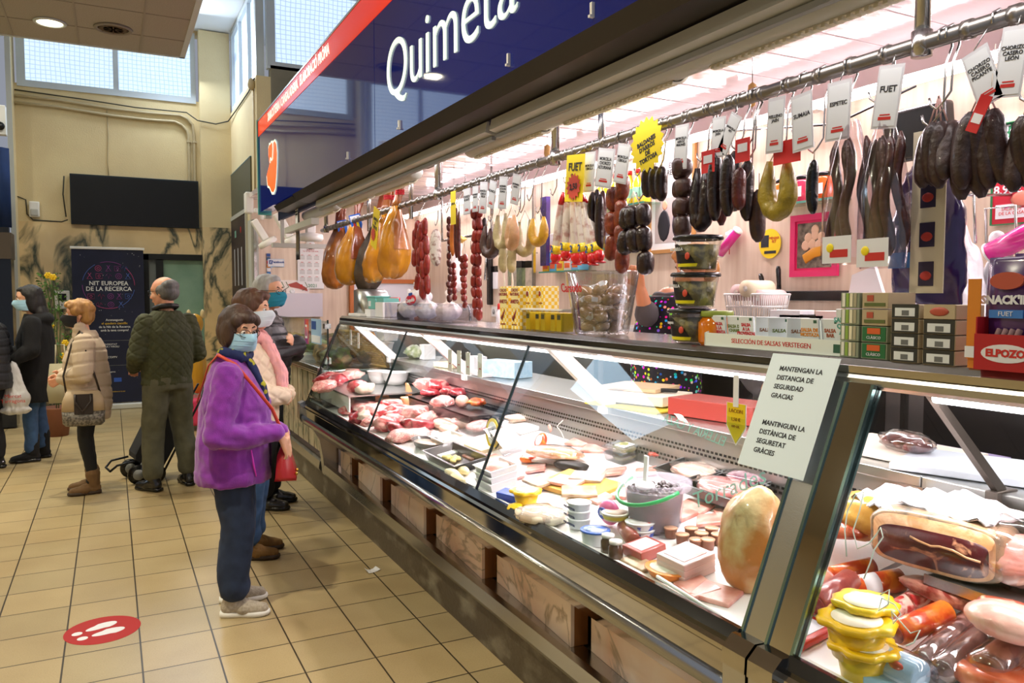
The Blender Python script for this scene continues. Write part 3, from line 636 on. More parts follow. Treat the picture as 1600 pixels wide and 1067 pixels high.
  # stall interior: back counters
q=MB();q.box((3.0,4.6,0),(3.44,9.2,1.35),BRUSH);q.box((2.97,4.6,1.35),(3.44,9.2,1.38),STEEL);tag(q.build('back_counter'),'steel back counter under the tap at the far end of the stall','counter')
t=thing('back_refrigerator','dark grey low cabinets with steel door frames behind the counter at right','cabinet',(2.95,-1.0,0))
q=MB();q.box((.03,0,.1),(.49,5.5,1.40),mat('cabinet_dark','#4a4749',.4,.5));q.build('body',t)
q=MB();q.box((-.02,0,1.40),(.49,5.5,1.44),BRUSH);q.build('worktop',t)
for k in range(7):
 y=.05+k*.78;q=MB();q.box((0,y,.15),(.03,y+.74,1.36),mat('door_grey','#6f6b6c',.35,.6));d_=q.build('door',t)
 q=MB();q.box((-.004,y+.07,.22),(.0,y+.67,1.26),mat('door_dark','#2c2a2e',.25,.3));q.build('door_panel',d_)
 q=MB();q.box((-.03,y+.02,1.28),(-.015,y+.25,1.33),STEEL);q.build('handle',d_)
 # far wall items
q=MB();a=at(425,458,Y=9.38);b=at(502,492,Y=9.38);q.box((a.x,9.30,1.40),(b.x,9.395,a.z),mat('lavender_board','#c3bfc8',.4,.4));tag(q.build('splash_board'),'lavender grey metal board on the far travertine wall','board')
t=thing('food_picture','long food photograph strip above the lavender board on the far wall','picture',(1.9,9.385,1.75))
q=MB();q.box((-.22,-.01,-.08),(.20,.01,.08),mat('picture_white','#e8dfdb',.5));q.build('backing',t)
q=MB();HAMR=mat('ham_red','#a8473c',.5)
q.ring([[(x,-.013,z)for x,z in pl_]for pl_ in([(-.05,.03),(.05,.06),(.17,-.01),(.18,-.05),(.08,-.02),(-.02,0)],)]+[[(x,-.011,z)for x,z in[(-.05,.03),(.05,.06),(.17,-.01),(.18,-.05),(.08,-.02),(-.02,0)]]],HAMR,False)
for s_ in(-.19,-.15,-.1,.12):q.tube([(s_,-.012,-.04),(s_+.06,-.012,.0),(s_+.03,-.012,.06)],.004,mat('herb_green','#56703f',.6),4)
q.lathe([(0,0),(.03,0),(.03,.003),(0,.003)],WI,M=T((0,-.011,-.05),rx=pi/2));q.build('print',t)
t=thing('wall_calendar','large white year calendar with arched top on the far wall','calendar',(2.12,9.385,2.0))
q=MB();q.box((-.155,-.012,-.27),(.155,.0,.25),PAPER,bev=.004);q.lathe([(0,0),(.055,0),(.055,.012),(0,.012)],PAPER,M=T((.0,0,.25),rx=pi/2));q.build('sheet',t)
q=MB()
for r_ in range(4):
 for c_ in range(3):
  x=-.10+c_*.085;z=.10-r_*.085;q.box((x-.015,-.0135,z+.025),(x+.015,-.0128,z+.03),REDINK)
  for k in range(4):q.box((x-.03,-.0135,z+.015-k*.013),(x+.03,-.0128,z+.0185-k*.013),GREYPL)
q.text('2021',.055,mat('green_ink',''),FY((.02,-.0138,-.235)),weight=.001);q.text('B',.05,REDINK,FY((0,-.0138,.25)))
q.text('BARCELO\nTel. 93 423 1234 5678',.02,REDINK,FY((0,-.0138,.18)));q.box((-.13,-.0135,-.25),(-.10,-.0128,-.22),REDINK);q.build('print',t)
q=MB();p=at(428,410,Y=9.385);q.box((p.x-.07,9.38,p.z-.05),(p.x+.115,9.395,p.z+.04),mat('sticker_blue',''));q.box((p.x-.065,9.377,p.z-.045),(p.x+.11,9.381,p.z+.035),WI);q.box((p.x-.055,9.374,p.z-.02),(p.x-.02,9.377,p.z+.025),mat('fb_blue',''))
q.text('Facebook',.036,mat('fb_blue',''),FY((p.x+.045,9.3745,p.z+.005)),weight=.001);q.text('f',.04,WI,FY((p.x-.037,9.3735,p.z)),weight=.001);q.prism([(p.x-.04,p.z-.05),(p.x-.01,p.z-.05),(p.x-.045,p.z-.075)],'y',9.382,9.394,mat('sticker_blue',''))
tag(q.build('wall_sticker'),'pale blue speech bubble sticker with a white letter on the far wall','sticker')
q=MB();p=at(422,425,Y=9.385)
for k,m_ in enumerate(('#27509b','#1b4b78','#c8342c','#e08a2c','#e9e9ee','#3a7ec0','#2a6bb8','#dfe4e6')):q.box((1.618,9.382,2.10-k*.042),(1.66,9.395,2.135-k*.042),mat('card_%d'%k,m_,.5))
tag(q.build('wall_sticker'),'vertical strip of small payment card stickers on the far wall','sticker')
t=thing('side_door','white door with orange wooden frame in the far wall of the stall','door',(2.6,9.36,0))
q=MB();q.box((-.02,-.03,0),(.03,.035,1.80),mat('frame_orange','#b8682c',.5));q.box((.80,-.03,0),(.85,.035,1.80),mat('frame_orange',''));q.box((-.02,-.03,1.80),(.85,.035,1.85),mat('frame_orange',''));q.build('frame',t)
q=MB();q.box((.03,-.01,.02),(.80,.03,1.80),mat('door_white','#dfe2ea',.5));q.build('leaf',t)
q=MB();q.cyl((.7,-.05,1.0),(.7,-.01,1.0),.015,STEEL);q.build('handle',t)
# -------- merged organic surfaces
class Org:
 """volumes merged into one continuous surface"""
 def __init__(s):s.q=MB();s.m=mat('tmp','#ffffff')
 def cap(s,a,b,r0,r1,flat=1,side=None):
  a=Vector(a);b=Vector(b);d=(b-a);L=d.length;d=d/L if L>1e-6 else Vector((0,0,1));pts=[];rr=[]
  for k in(-90,-60,-30,0):pts.append(a+d*r0*sin(R(k)));rr.append(max(.001,r0*cos(R(k))))
  for k in(0,30,60,90):pts.append(b+d*r1*sin(R(k)));rr.append(max(.001,r1*cos(R(k))))
  if L<1e-6:pts=pts[:4]+pts[5:];rr=rr[:4]+rr[5:]
  # tube with a fixed frame
  u=Vector(side)if side else(Vector((0,0,1))if abs(d.z)<.9 else Vector((1,0,0)));u=(u-d*u.dot(d)).normalized();w=d.cross(u)
  s.q.ring([[p+(u*cos(2*pi*j/12)+w*sin(2*pi*j/12)*flat)*r for j in range(12)]for p,r in zip(pts,rr)],s.m);return s
 def chain(s,pts,rs,flat=1,side=None):
  for i in range(len(pts)-1):s.cap(pts[i],pts[i+1],rs[i],rs[i+1],flat,side)
  return s
 def ell(s,c,r,M=None):s.q.ball(c,r,s.m,3,M);return s
 def loft(s,secs):
  """secs: (z, cx, cy, rx, ry)"""
  s.q.ring([[(cx+rx*cos(2*pi*j/28),cy+ry*sin(2*pi*j/28),z)for j in range(28)]for z,cx,cy,rx,ry in secs],s.m);return s
 def build(s,name,m,parent,vox=.009,sm=4,disp=None,M=None):
  bm=s.q.bm;bmesh.ops.recalc_face_normals(bm,faces=bm.faces);me=bpy.data.meshes.new('t');bm.to_mesh(me);bm.free()
  if M is not None:me.transform(M)
  o=bpy.data.objects.new('t',me);COL.objects.link(o)
  k=o.modifiers.new('r','REMESH');k.mode='VOXEL';k.voxel_size=vox
  if sm:k=o.modifiers.new('s','SMOOTH');k.iterations=sm;k.factor=.5
  dg=bpy.context.evaluated_depsgraph_get();r=bpy.data.meshes.new_from_object(o.evaluated_get(dg));bpy.data.objects.remove(o)
  if disp:
   ns=[v.normal.copy()for v in r.vertices]
   for v,n in zip(r.vertices,ns):v.co+=n*disp(v.co,n)
  r.materials.clear();r.materials.append(m);r.polygons.foreach_set('use_smooth',[True]*len(r.polygons));r.name=name
  o=bpy.data.objects.new(name,r);COL.objects.link(o);o.parent=parent;return o
def folds(amp,f=9,zs=.45,seed=0):
 def d(c,n):
  p=Vector((c.x*f,c.y*f,c.z*f*zs+seed*3.7));return amp*(mnoise.noise(p)+.5*mnoise.noise(p*2.3+Vector((seed,0,0))))
 return d
def puffs(amp,pitch,seed=0,diag=False):
 f_=folds(amp*.6,9,.8,seed)
 def d(c,n):
  if diag:
   a=math.atan2(c.y,c.x)*.16;v=min(abs(sin((a+c.z)*pi/pitch)),abs(sin((a-c.z)*pi/pitch)))
  else:v=abs(sin(c.z*pi/pitch+1.2*mnoise.noise(c*3)))
  return amp*(min(v*1.9,1)-.8)+f_(c,n)
 return d
 # ================================================================ GOODS HUNG FROM THE RAIL
def sausm(name,a,b,rough=.35,sc=26,bump=.5,coat=.2):return mat(name,a,rough,col2=b,scale=sc,bump=bump,bscale=45,coat=coat,lo=.35,hi=.7)
CHO=sausm('chorizo','#8f2418','#6a1510');CHD=sausm('chorizo_dark','#5a1812','#3a100e');CHB=sausm('chorizo_brown','#8a3a1c','#5c2012')
MOR=sausm('black_pudding','#2b1613','#150b0b',.3);MOB=sausm('brown_pudding','#4b2c24','#31201c',.45);BUT=sausm('pale_sausage','#b9ad84','#a08f6c',.5);BUP=sausm('pale_pink_sausage','#c79a72','#b08762',.45)
YSA=sausm('yellow_sausage','#c79a22','#a87a14',.45);OSA=sausm('olive_sausage','#a08a1e','#7a6a14',.45);FUE=mat('mould_fuet','#cfc7bd',.7,col2='#8c6a60',scale=34,bump=.5,bscale=60,lo=.5,hi=.62);DKF=sausm('dark_fuet','#4a211a','#2a1210',.35,40)
STR=mat('string','#e9e2d2',.8);REDC=mat('red_card','#c81e1e',.5)
def rp(px,dx=0):return at(px,300,X=RX+dx).y
def zz(px,py,X=RX):return at(px,py,X=X).z
def linkpts(p0,p1,r,n=11,sag=0,side=(0,1,0)):
 p0=Vector(p0);p1=Vector(p1);s=Vector(side);pts=[];rr=[]
 for i in range(n):
  t_=i/(n-1);pts.append(p0.lerp(p1,t_)+s*sag*sin(pi*t_));rr.append(r*max(.3,1-abs(2*t_-1)**3.6)**.45 if t_ not in(0,1)else r*.3)
 return pts,rr
def saus(q,p0,p1,r,m,sag=0,side=(0,1,0),n=11):
 p,rr=linkpts(p0,p1,r,n,sag,side);q.tube(p,rr,m,9)
def ushape(q,c,w,h,r,m,ang=0,wob=0,open_=.3,n=22):
 """hanging horseshoe: c top centre, w half width, h height"""
 pts=[];rr=[]
 for i in range(n):
  a=-pi/2*1.15+(pi*1.15*1.0)*2*i/(n-1)/1.0*.5*1.0
  t_=i/(n-1);x=-cos(pi*t_)*w*(1-open_*(2*t_-1)**4);z=-h*(sin(pi*t_))**.55
  pts.append(Vector(c)+Vector((sin(ang)*x,cos(ang)*x,z+wob*sin(5*t_))));e=min(t_,1-t_)
  rr.append(r*min(1,.35+e*9)*(1+.06*sin(i*1.9)))
 q.tube(pts,rr,m,10)
NHK=[0]
def hook(y,z0=None,drop=.10,x=RX,lab=None,sw=0):
 z0=RZ if z0 is None else z0;q=MB();z1=z0-drop-.04
 q.tube([(x,y-.0,z0+.024),(x+.024,y,z0+.012),(x+.024,y,z0-.02),(x+.004,y+sw*.5,z0-.06),(x,y+sw,z1+.035),(x,y+.02+sw,z1+.012),(x,y+.035+sw,z1),(x,y+.05+sw,z1+.012),(x,y+.055+sw,z1+.03)],.0028,STEEL,6)
 q.tube([(x,y-.0,z0+.024),(x-.024,y,z0+.012),(x-.026,y,z0-.012)],.0028,STEEL,6)
 o=q.build('meat_hook');tag(o,lab or 'thin steel S hook hanging on the meat rail','hook','steel hooks on the meat rail');return Vector((x,y+.03+sw,z1))
def label_card(px0,py0,px1,py1,txt,lab,col=PAPER,tilt=0,dx=-.035,ink=INK,foot=True,size=None,sp='card'):
 """card hung on the customer side of the rail; px0..px1 at its top left and bottom right"""
 X_=RX+dx;a=at(px0,py0,X=X_);b=at(px1,py1,X=X_);w=abs(a.y-b.y);h=abs(a.z-b.z);w=max(.05,min(w,.14))
 c=((a.y+b.y)/2,(a.z+b.z)/2);q=MB();M_=frame((X_,c[0],c[1]),(0,-1,0),(0,0,1))@Matrix.Rotation(tilt,4,'Z')
 q.box((-w/2,-h/2,-.001),(w/2,h/2,0),mat('card_pouch','#d3d6da',.3,coat=.3)if col is PAPER else col,M_)
 if col is PAPER:q.box((-w*.42,-h*.46,0),(w*.42,h*.44,.0008),PAPERG,M_)
 lines=txt.split('\n');sz=size or min(w*1.15/max(len(l)for l in lines),h*.12)*1.15
 q.text(txt,sz,ink,M_@T((0,h*.12,.0014)),depth=.0003,weight=sz*.02)
 if foot:q.box((-w*.25,-h*.36,.0008),(w*.25,-h*.31,.0014),REDINK,M_);q.box((-w*.2,-h*.29,.0008),(w*.2,-h*.27,.0014),REDINK,M_)
 q.cyl(M_@Vector((0,h/2,0)),(RX,c[0],RZ+.01),.0015,STEEL,5)
 o=q.build('price_card');return tag(o,lab,'price card')
 # hams -------------------------------------------------------------
def ham(px,ytip,ytop,ybot,wpx,label,m_fat,m_flesh,rz,tiltpx=0,X=RX+.02,dark=False,tagc=None,tie=None):
 c0=at(px,400,X=X);cy=c0.y;zb=zz(px,ybot,X);ztip=zz(px,ytip,X);ppm=FPX/((c0-Vector((0,0,CH))).dot(_fw));w=wpx/2/ppm*1.04;rz+=R(84)
 t=thing('ham',label,'ham',(X,cy,zb),rz);H_=ztip-zb;k=w
 # profile sections along height (0..1): offset, half width, half thickness
 prof=[(0,.10,.10,.08),(.02,.0,.50,.40),(.08,-.02,.82,.58),(.18,-.02,1.0,.66),(.30,.0,.99,.66),(.42,.05,.84,.60),(.54,.10,.62,.50),(.66,.13,.40,.36),(.74,.15,.24,.24),(.80,.16,.17,.18),(.88,.17,.15,.14),(.93,.18,.19,.15),(.98,.18,.16,.12),(1.0,.18,.10,.08)]
 ty=-tiltpx/ppm
 def sec(i):
  h,o_,a,b=prof[i];n=26;R_=[]
  for j in range(n):
   an=2*pi*j/n;fx=.03*mnoise.noise(Vector((cos(an)*1.5,sin(an)*1.5,h*5+px*.1)))
   R_.append(Vector((b*k*sin(an)+fx,(a*k*cos(an))+ty*h**1.3+fx,h*H_)))
  return R_
 q=MB();q.ring([sec(i)for i in range(9)],m_fat);q.build('ham_body',t)
 q=MB();q.ring([[v*1.0 for v in sec(i)]for i in range(8,14)],m_flesh);q.build('shank',t)
 # lean flesh face
 q=MB();rows=[]
 for i in range(2,9):
  s_=sec(i);sel=[s_[j%26]for j in range(13,26)]if False else None
  h,o_,a,b=prof[i];row=[]
  for u in range(9):
   an=R(-128+(u-4)*11*(1.15-h*.5));fx=.03*mnoise.noise(Vector((cos(an)*1.5,sin(an)*1.5,h*5+px*.1)))
   row.append(Vector(((b*k*1.035+.002)*sin(an)+fx-.003,a*k*cos(an)+ty*h**1.3+fx,h*H_)))
  rows.append(row)
 q.ring(rows[2:]if not dark else rows[3:],m_flesh,True,False,closed=False);q.build('lean_side',t)
 if tie:
  q=MB();s_=sec(10);c=sum(s_,Vector())/len(s_)
  for dz in(-.012,.0,.012):q.tube([c+(v-c)*1.12+Vector((0,0,dz))for v in s_]+[c+(s_[0]-c)*1.12+Vector((0,0,dz))],.006,tie,5)
  q.build('rope_tie',t)
 if tagc:
  q=MB();c=Vector((-k*.36,ty*.7,H_*.70));M_=frame(c,(0,-1,.25),(-.25,0,1))
  q.ring([[M_@Vector((x*.045,y*.075,z_))for x,y in((-1,1),(1,1),(1,-.2),(.6,-.8),(0,-1),(-.6,-.8),(-1,-.2))]for z_ in(0,.002)],tagc,False)
  q.box((-.038,.02,.002),(.038,.065,.003),WI,M_);q.box((-.025,-.035,.002),(-.008,.01,.003),REDINK,M_);q.box((.0,-.035,.002),(.02,.01,.003),YEL,M_);q.build('brand_tag',t)
 q=MB();q.tube([(0,ty*.9,H_*.9),(0,ty*.6,H_*.94)],.003,STR,5)
 q.bm.free()
 return t
HF1=mat('ham_fat_amber','#a8641c',.3,col2='#7a4414',scale=7,bump=.3,bscale=25,coat=.4);HF2=mat('ham_fat_yellow','#cf8f1c',.25,col2='#9a5f14',scale=6,bump=.3,bscale=25,coat=.5)
HFD=mat('ham_rind_dark','#4a3a26',.6,col2='#2a2118',scale=9,bump=.5,bscale=30);HL=mat('ham_lean','#a0521f',.3,col2='#7e3a1c',scale=6,bump=.3,bscale=30,coat=.4);HL2=mat('ham_lean_tan','#b5702c',.3,col2='#8e4f22',scale=6,bump=.3,bscale=30,coat=.4)
HSK=mat('shank_dry','#96622e',.6,col2='#6e431d',scale=14,bump=.5,bscale=50,stretch=(3,3,.6))
BTAG=mat('blue_tag','#1f5fc0',.4);RTIE=mat('red_rope','#c3202a',.6)
ham(523,316,350,452,44,'farthest hanging ham, brown-backed with a blue oval tag',HF1,HL,R(15),14,tagc=BTAG)
ham(545,308,350,446,48,'second hanging ham from the far end, amber with a blue oval tag',HF2,HL,R(-12),18,RX-.03,tagc=BTAG)
ham(572,300,345,455,50,'dark-rinded hanging ham behind the yellow ham card',HFD,HL,R(5),30,RX+.08,dark=True)
ham(583,288,330,442,44,'yellow hanging ham next to the dark-rinded one, red rope on its shank',HF2,HL2,R(10),30,RX-.01,tie=RTIE)
ham(612,281,320,436,44,'largest golden hanging ham nearest the camera, red rope on its shank',HF2,HL2,R(-8),12,RX-.05,tie=RTIE)
o=label_card(571,330,602,385,'JAMON\nDE\nTERUEL','yellow card reading jamon de Teruel hung before the hams',YEL,R(-20),-.13,foot=False,size=.03)
q=MB();c=at(583,366,X=RX-.135);M_=frame((c.x,c.y,c.z),(0,-1,0),(0,0,1));n=24
def burst(q,M_,r0,r1,m,n=14,z=.001):
 pl=[((r0 if i%2 else r1)*cos(pi*i/n),(r0 if i%2 else r1)*sin(pi*i/n))for i in range(2*n)]
 q.ring([[M_@Vector((x,y,0))for x,y in pl],[M_@Vector((x,y,z))for x,y in pl]],m,False)
burst(q,M_,.035,.048,mat('burst_red','#c8452c',.5));b_=q.build('price_burst');b_.parent=o;
# strings of links ----------------------------------------------------
def strand(px,ytop,ybot,n,r,m,label,lanes=1,spread=.05,dx=0,name='sausage_string',cat='sausage',hk=True,group=None,wob=.012,loop=True):
 y=rp(px,dx);X_=RX+dx;zt=zz(px,ytop,X_);zb=zz(px,ybot,X_);t=thing(name,label,cat,(X_,y,zt),0,group)
 rnd=random.Random(px);L_=(zt-zb)/n*.98;r=r*1.12
 for l in range(lanes):
  oy=(l-(lanes-1)/2)*spread;ox=rnd.uniform(-.02,.02);nn=n-(rnd.choice((0,1,2))if lanes>1 and l else 0);py_=oy;
  zc=-rnd.uniform(0,L_*.5)*(l>0)
  for k in range(nn):
   z1=zc;z0=z1-L_*rnd.uniform(.92,1.12);zc=z0+L_*.02;a=py_;b=oy+rnd.uniform(-wob,wob);q=MB()
   saus(q,(ox+rnd.uniform(-.006,.006),a,z1),(ox+rnd.uniform(-.006,.006),b,z0),r*rnd.uniform(.9,1.08),m,rnd.uniform(-.006,.006));q.build('link',t);py_=b
 q=MB()
 for l in range(lanes):q.cyl((0,0,.05 if zt<RZ-.08 else.02),(0,(l-(lanes-1)/2)*spread,-.005),.0018,STR,5)
 q.build('string',t)
 if hk:hook(y-.03,drop=max(.05,RZ-zt-.06))
 return t
strand(655,342,462,4,.019,CHO,'thick bunch of red chorizo links next to the hams, several lanes wide',7,.028)
strand(698,338,470,12,.013,CHD,'thin string of small dark red links left of the dried orange strip')
strand(726,398,482,8,.014,CHO,'short loop of thin red links hanging low behind the pale bird cloth',2,.035,.05)
strand(746,322,500,10,.016,CHO,'longest string of red chorizo links, reaching lowest over the counter',3,.028)
strand(706,410,472,6,.014,CHO,'short low double string of red links left of the longest one',2,.03,.05,hk=False)
def hangbar(px,ytop,ybot,r,m,label,name='salami',cat='sausage',dx=0,hk=True,lean=0,group=None):
 y=rp(px,dx);X_=RX+dx;zt=zz(px,ytop,X_);zb=zz(px,ybot,X_);t=thing(name,label,cat,(X_,y,zt),0,group);q=MB();saus(q,(0,0,0),(0,lean,zb-zt),r,m,.006,n=13);q.build('sausage_body',t)
 q=MB();q.cyl((0,0,.05),(0,0,-.008),.002,STR,5);q.build('string',t)
 if hk:hook(y-.03,drop=max(.05,RZ-zt-.06))
 return t
hangbar(681,358,416,.034,FUE,'single thick white-moulded salami right of the chorizo bunch')
hangbar(713,325,403,.014,CHD,'long thin dark red stick beside the orange dried strip');hangbar(717,330,408,.012,CHD,'second long thin dark red stick, nearest the camera of the pair',hk=False)
hangbar(707,345,400,.015,mat('dried_orange','#c8761e',.5,col2='#a8561a',scale=9),'orange dried meat strip hanging beside two dark red sticks','dried_meat_strip','dried meat',hk=False)
def horseshoe(px,ytop,ybot,wpx,r,m,label,ang=0,dx=0,name='horseshoe_sausage',hk=True,op=.35):
 y=rp(px,dx);X_=RX+dx;zt=zz(px,ytop,X_);zb=zz(px,ybot,X_);w=abs(at(px-wpx/2,300,X=X_).y-at(px+wpx/2,300,X=X_).y)/2-r
 t=thing(name,label,'sausage',(X_,y,zt));q=MB();ushape(q,(0,0,0),w,zt-zb-r,r,m,ang,open_=op);q.build('sausage_body',t)
 q=MB();q.cyl((0,-w*.6,0),(0,0,.05),.0018,STR,5);q.cyl((0,w*.6,0),(0,0,.05),.0018,STR,5);q.build('string',t)
 if hk:hook(y-.03,drop=max(.05,RZ-zt-.06))
 return t
horseshoe(766,352,405,30,.026,MOB,'dark brown horseshoe sausage left of the pale ones');horseshoe(769,358,404,18,.022,MOB,'second dark brown sausage tucked inside the horseshoe one',.7,.04,hk=False)
hangbar(757,340,385,.018,MOR,'short black sausage above the dark brown horseshoe',dx=.03,hk=False)
horseshoe(784,335,392,24,.024,BUT,'pale beige horseshoe sausage, leftmost of the pale group');horseshoe(800,338,392,30,.026,BUP,'pale pinkish horseshoe sausage in the middle of the pale group',.3,-.05)
horseshoe(820,345,402,32,.024,BUT,'pale beige horseshoe sausage, rightmost of the pale group',0,.04)
for px,lab in((787,'pale beige straight sausage hanging lowest, left one of the pair'),(800,'pale beige straight sausage hanging lowest, right one of the pair')):
 t=hangbar(px,385,426,.024,BUT,lab,dx=.0,hk=False);q=MB()
 zb=-(zz(px,385)-zz(px,426));q.tube([(0,0,zb),(.01,.01,zb-.05),(0,-.005,zb-.11)],.004,STR,5);q.tube([(0,0,-.0),(-.03,0,-.06),(-.03,.004,-.12)],.002,STR,5);q.build('cord',t)
horseshoe(841,340,386,28,.022,YSA,'bright yellow horseshoe sausage beside the packed fuets',op=.2)
# packed fuets -------------------------------------------------------
y=rp(896);zt=zz(896,298)
FP=mat('fuet_pack_white','#ddd3cd',.25,col2='#b88f88',scale=22,lo=.5,hi=.62,coat=.5);FR2=mat('pack_red','#d8141c',.2,coat=.6);FY2=mat('pack_yellow','#f2d21a',.3,coat=.4)
def fpack(px0,px1,yt,yb,label,dx):
 X_=RX+dx;a=at(px0,yt,X=X_);b=at(px1,yb,X=X_);t=thing('packed_fuet',label,'packed sausage',a,0,None);d=b-a
 P_=lambda u:(d.x*u,d.y*u,d.z*u)
 q=MB();q.tube([P_(.16),P_(.2),P_(.5),P_(.8),P_(.84)],[.014,.018,.021,.021,.018],FP,12);q.build('sausage_body',t)
 q=MB();q.tube([P_(0),P_(.08),P_(.17)],[.004,.012,.0185],FR2,10);q.build('top_cap',t);q=MB();q.tube([P_(.84),P_(.93),P_(.98)],[.022,.024,.014],FR2,10);q.tube([P_(.97),P_(1.0)],[.012,.030],FR2,8,flat=.3);q.build('wrapper',t)
 q=MB();q.tube([P_(.74),P_(.855)],.0235,FY2,12);u=Vector(P_(.8));q.text('2',.04,mat('print_blue','#1e4aa0',.5),frame((u.x-.0245,u.y,u.z),(0,-1,0),(0,0,1)),depth=.0006,weight=.001);q.build('band_label',t)
for i,(a,b,yt,yb)in enumerate(((880,867,300,412),(888,884,296,408),(895,901,292,414),(902,915,294,412),(907,928,298,414),(910,938,302,410))):
 fpack(a,b,yt,yb,'red-capped packed fuet with yellow band, %s from the left of the fan'%('first','second','third','fourth','fifth','sixth')[i],-.03+.012*(i%3))
hook(rp(890),drop=.08)
o=label_card(884,246,912,312,'FUET\n2 x','yellow price card reading fuet 2 x with a red burst',YEL,R(-6),-.06,foot=False,size=.045)
q=MB();c=at(896,292,X=RX-.065);M_=frame((c.x,c.y,c.z),(0,-1,0),(0,0,1));burst(q,M_,.042,.056,mat('burst_red',''));q.text('2,50',.034,INK,M_@T((0,0,.0015)),weight=.0008);b_=q.build('price_burst');b_.parent=o
# dark bunches -------------------------------------------------------
for i,(px,yt,yb,m_)in enumerate(((926,300,382,MOR),(933,296,378,MOR),(938,304,396,MOR),(942,298,372,CHD))):
 hangbar(px,yt,yb,.019,m_,'long black straight sausage right of the packed fuets, %s from the left'%('first','second','third','fourth')[i],dx=.02*(i%2),hk=(i==1))
strand(965,275,428,4,.026,CHB,'bunch of reddish brown thick links, three lanes, behind the clear bin',3,.045)
strand(990,320,430,3,.027,MOR,'bunch of short near-black links above the clear bin',3,.040,-.03)
for i,px in enumerate((1013,1024,1034)):
 hangbar(px,260,308+i*3,.024,MOR,'short dark pudding below the yellow star card, %s of three'%('left','middle','right')[i],hk=(i==1))
strand(1064,248,372,4,.030,MOB,'string of plump dark brown puddings tied with twine, left of the black horseshoe',2,.05)
horseshoe(1096,262,363,36,.026,MOR,'large black horseshoe sausage with a red label card');
for i,(px,yt,yb,r_)in enumerate(((1118,240,345,.024),(1128,250,352,.022),(1138,242,338,.024),(1148,236,330,.026),(1156,262,328,.022),(1168,250,345,.024))):
 hangbar(px,yt,yb,r_,(MOR,CHD)[i%3==1],'black sausage in the dark bunch, %s from the left'%('first','second','third','fourth','fifth','sixth')[i],dx=(-.03,.03)[i%2],hk=(i%2==0))
hangbar(1186,296,378,.026,MOB,'long brown pudding hanging behind the yellow olive horseshoe',dx=.06)
horseshoe(1215,250,346,62,.027,OSA,'large olive yellow horseshoe sausage with a red card',op=.35)
q=MB();c=at(1227,236,X=RX-.03);q.box((c.x,c.y-.055,c.z-.035),(c.x+.002,c.y+.045,c.z+.03),REDC,T((0,0,0)));q.cyl((c.x,c.y,c.z+.03),(RX,c.y,RZ-.05),.001,STR,4);tag(q.build('price_card'),'plain red card above the olive yellow horseshoe sausage','price card')
hangbar(1271,250,334,.017,sausm('inky_sausage','#14191c','#0b0e10',.2),'slim inky black sausage hanging alone left of the bagged fuets')
for px,py,lab in((1106,250,'small red and white card on the black horseshoe sausage'),(1160,232,'small red card above the black sausage bunch')):
 q=MB();c=at(px,py,X=RX-.05);q.box((c.x,c.y-.03,c.z-.04),(c.x+.002,c.y+.03,c.z+.03),REDC);q.box((c.x-.001,c.y-.02,c.z-.01),(c.x,c.y+.02,c.z+.015),WI);q.cyl((c.x,c.y,c.z+.03),(RX,c.y,RZ-.04),.001,STR,4);tag(q.build('price_card'),lab,'price card')
 # bagged fuets -------------------------------------------------------
BAGM=glassy('thin_bag','#f4eef2',.12,1.3,.16)
def bagged(px0,px1,yt,yb,fz,label,seed,extra=None):
 X_=RX-.02;a=at(px0,yt,X=X_);b=at(px1,yb,X=X_);w=a.y-b.y;t=thing('bagged_sausages',label,'bagged sausage',((a.x,(a.y+b.y)/2,a.z)),0);H_=a.z-b.z;rnd=random.Random(seed)
 for k,f in enumerate(fz):
  q=MB();y_=w/2-w*f;L_=H_*rnd.uniform(.70,.80);P0=Vector((rnd.uniform(-.02,.02),y_*.8,-.045));n=15;pts=[];rr=[]
  for i in range(n):
   u=i/(n-1);pts.append(P0+Vector((.01*sin(u*3+k),(y_*.25)*u+.008*sin(u*9+k),-L_*u)));rr.append(.0130*min(1,.25+u*7,.3+(1-u)*9)*(1+.08*mnoise.noise(Vector((k,i*.7,0)))))
  q.tube(pts,rr,DKF,10);q.build('sausage',t)
 q=MB();n=24
 def sec(u):
  w_=w/2*(.35+.75*min(1,u*2.2));d_=.045*(.3+.7*min(1,u*2))if u<.85 else.045*(1-(u-.85)*4)
  return[Vector((d_*cos(2*pi*j/n)+.006*mnoise.noise(Vector((j*.8,u*6,seed))),w_*sin(2*pi*j/n)+.01*mnoise.noise(Vector((j*.5,u*5,seed+4))),-H_*u))for j in range(n)]
 q.ring([sec(u)for u in(0,.04,.1,.2,.35,.5,.65,.8,.9,1.0)],BAGM,True,False);q.build('plastic_sleeve',t)
 q=MB();M_=frame((-.05,-.01,-H_*.90),(0,-1,0),(0,0,1));q.box((-.045,-.035,0),(.045,.035,.001),WI,M_);q.box((-.02,-.02,.001),(.035,.0,.002),REDINK,M_);q.ball(M_@Vector((-.02,.005,.002)),(.002,.012,.012),YEL);q.build('pack_label',t)
bagged(1296,1356,196,412,(.1,.36,.62,.88),'clear sleeve of four long dark fuets, the left one of the two sleeves',3)
bagged(1352,1412,190,418,(.06,.28,.5,.72,.94),'clear sleeve of five long dark fuets, the right one below the fuet card',8)
hook(rp(1325),drop=.07);hook(rp(1382),drop=.07)
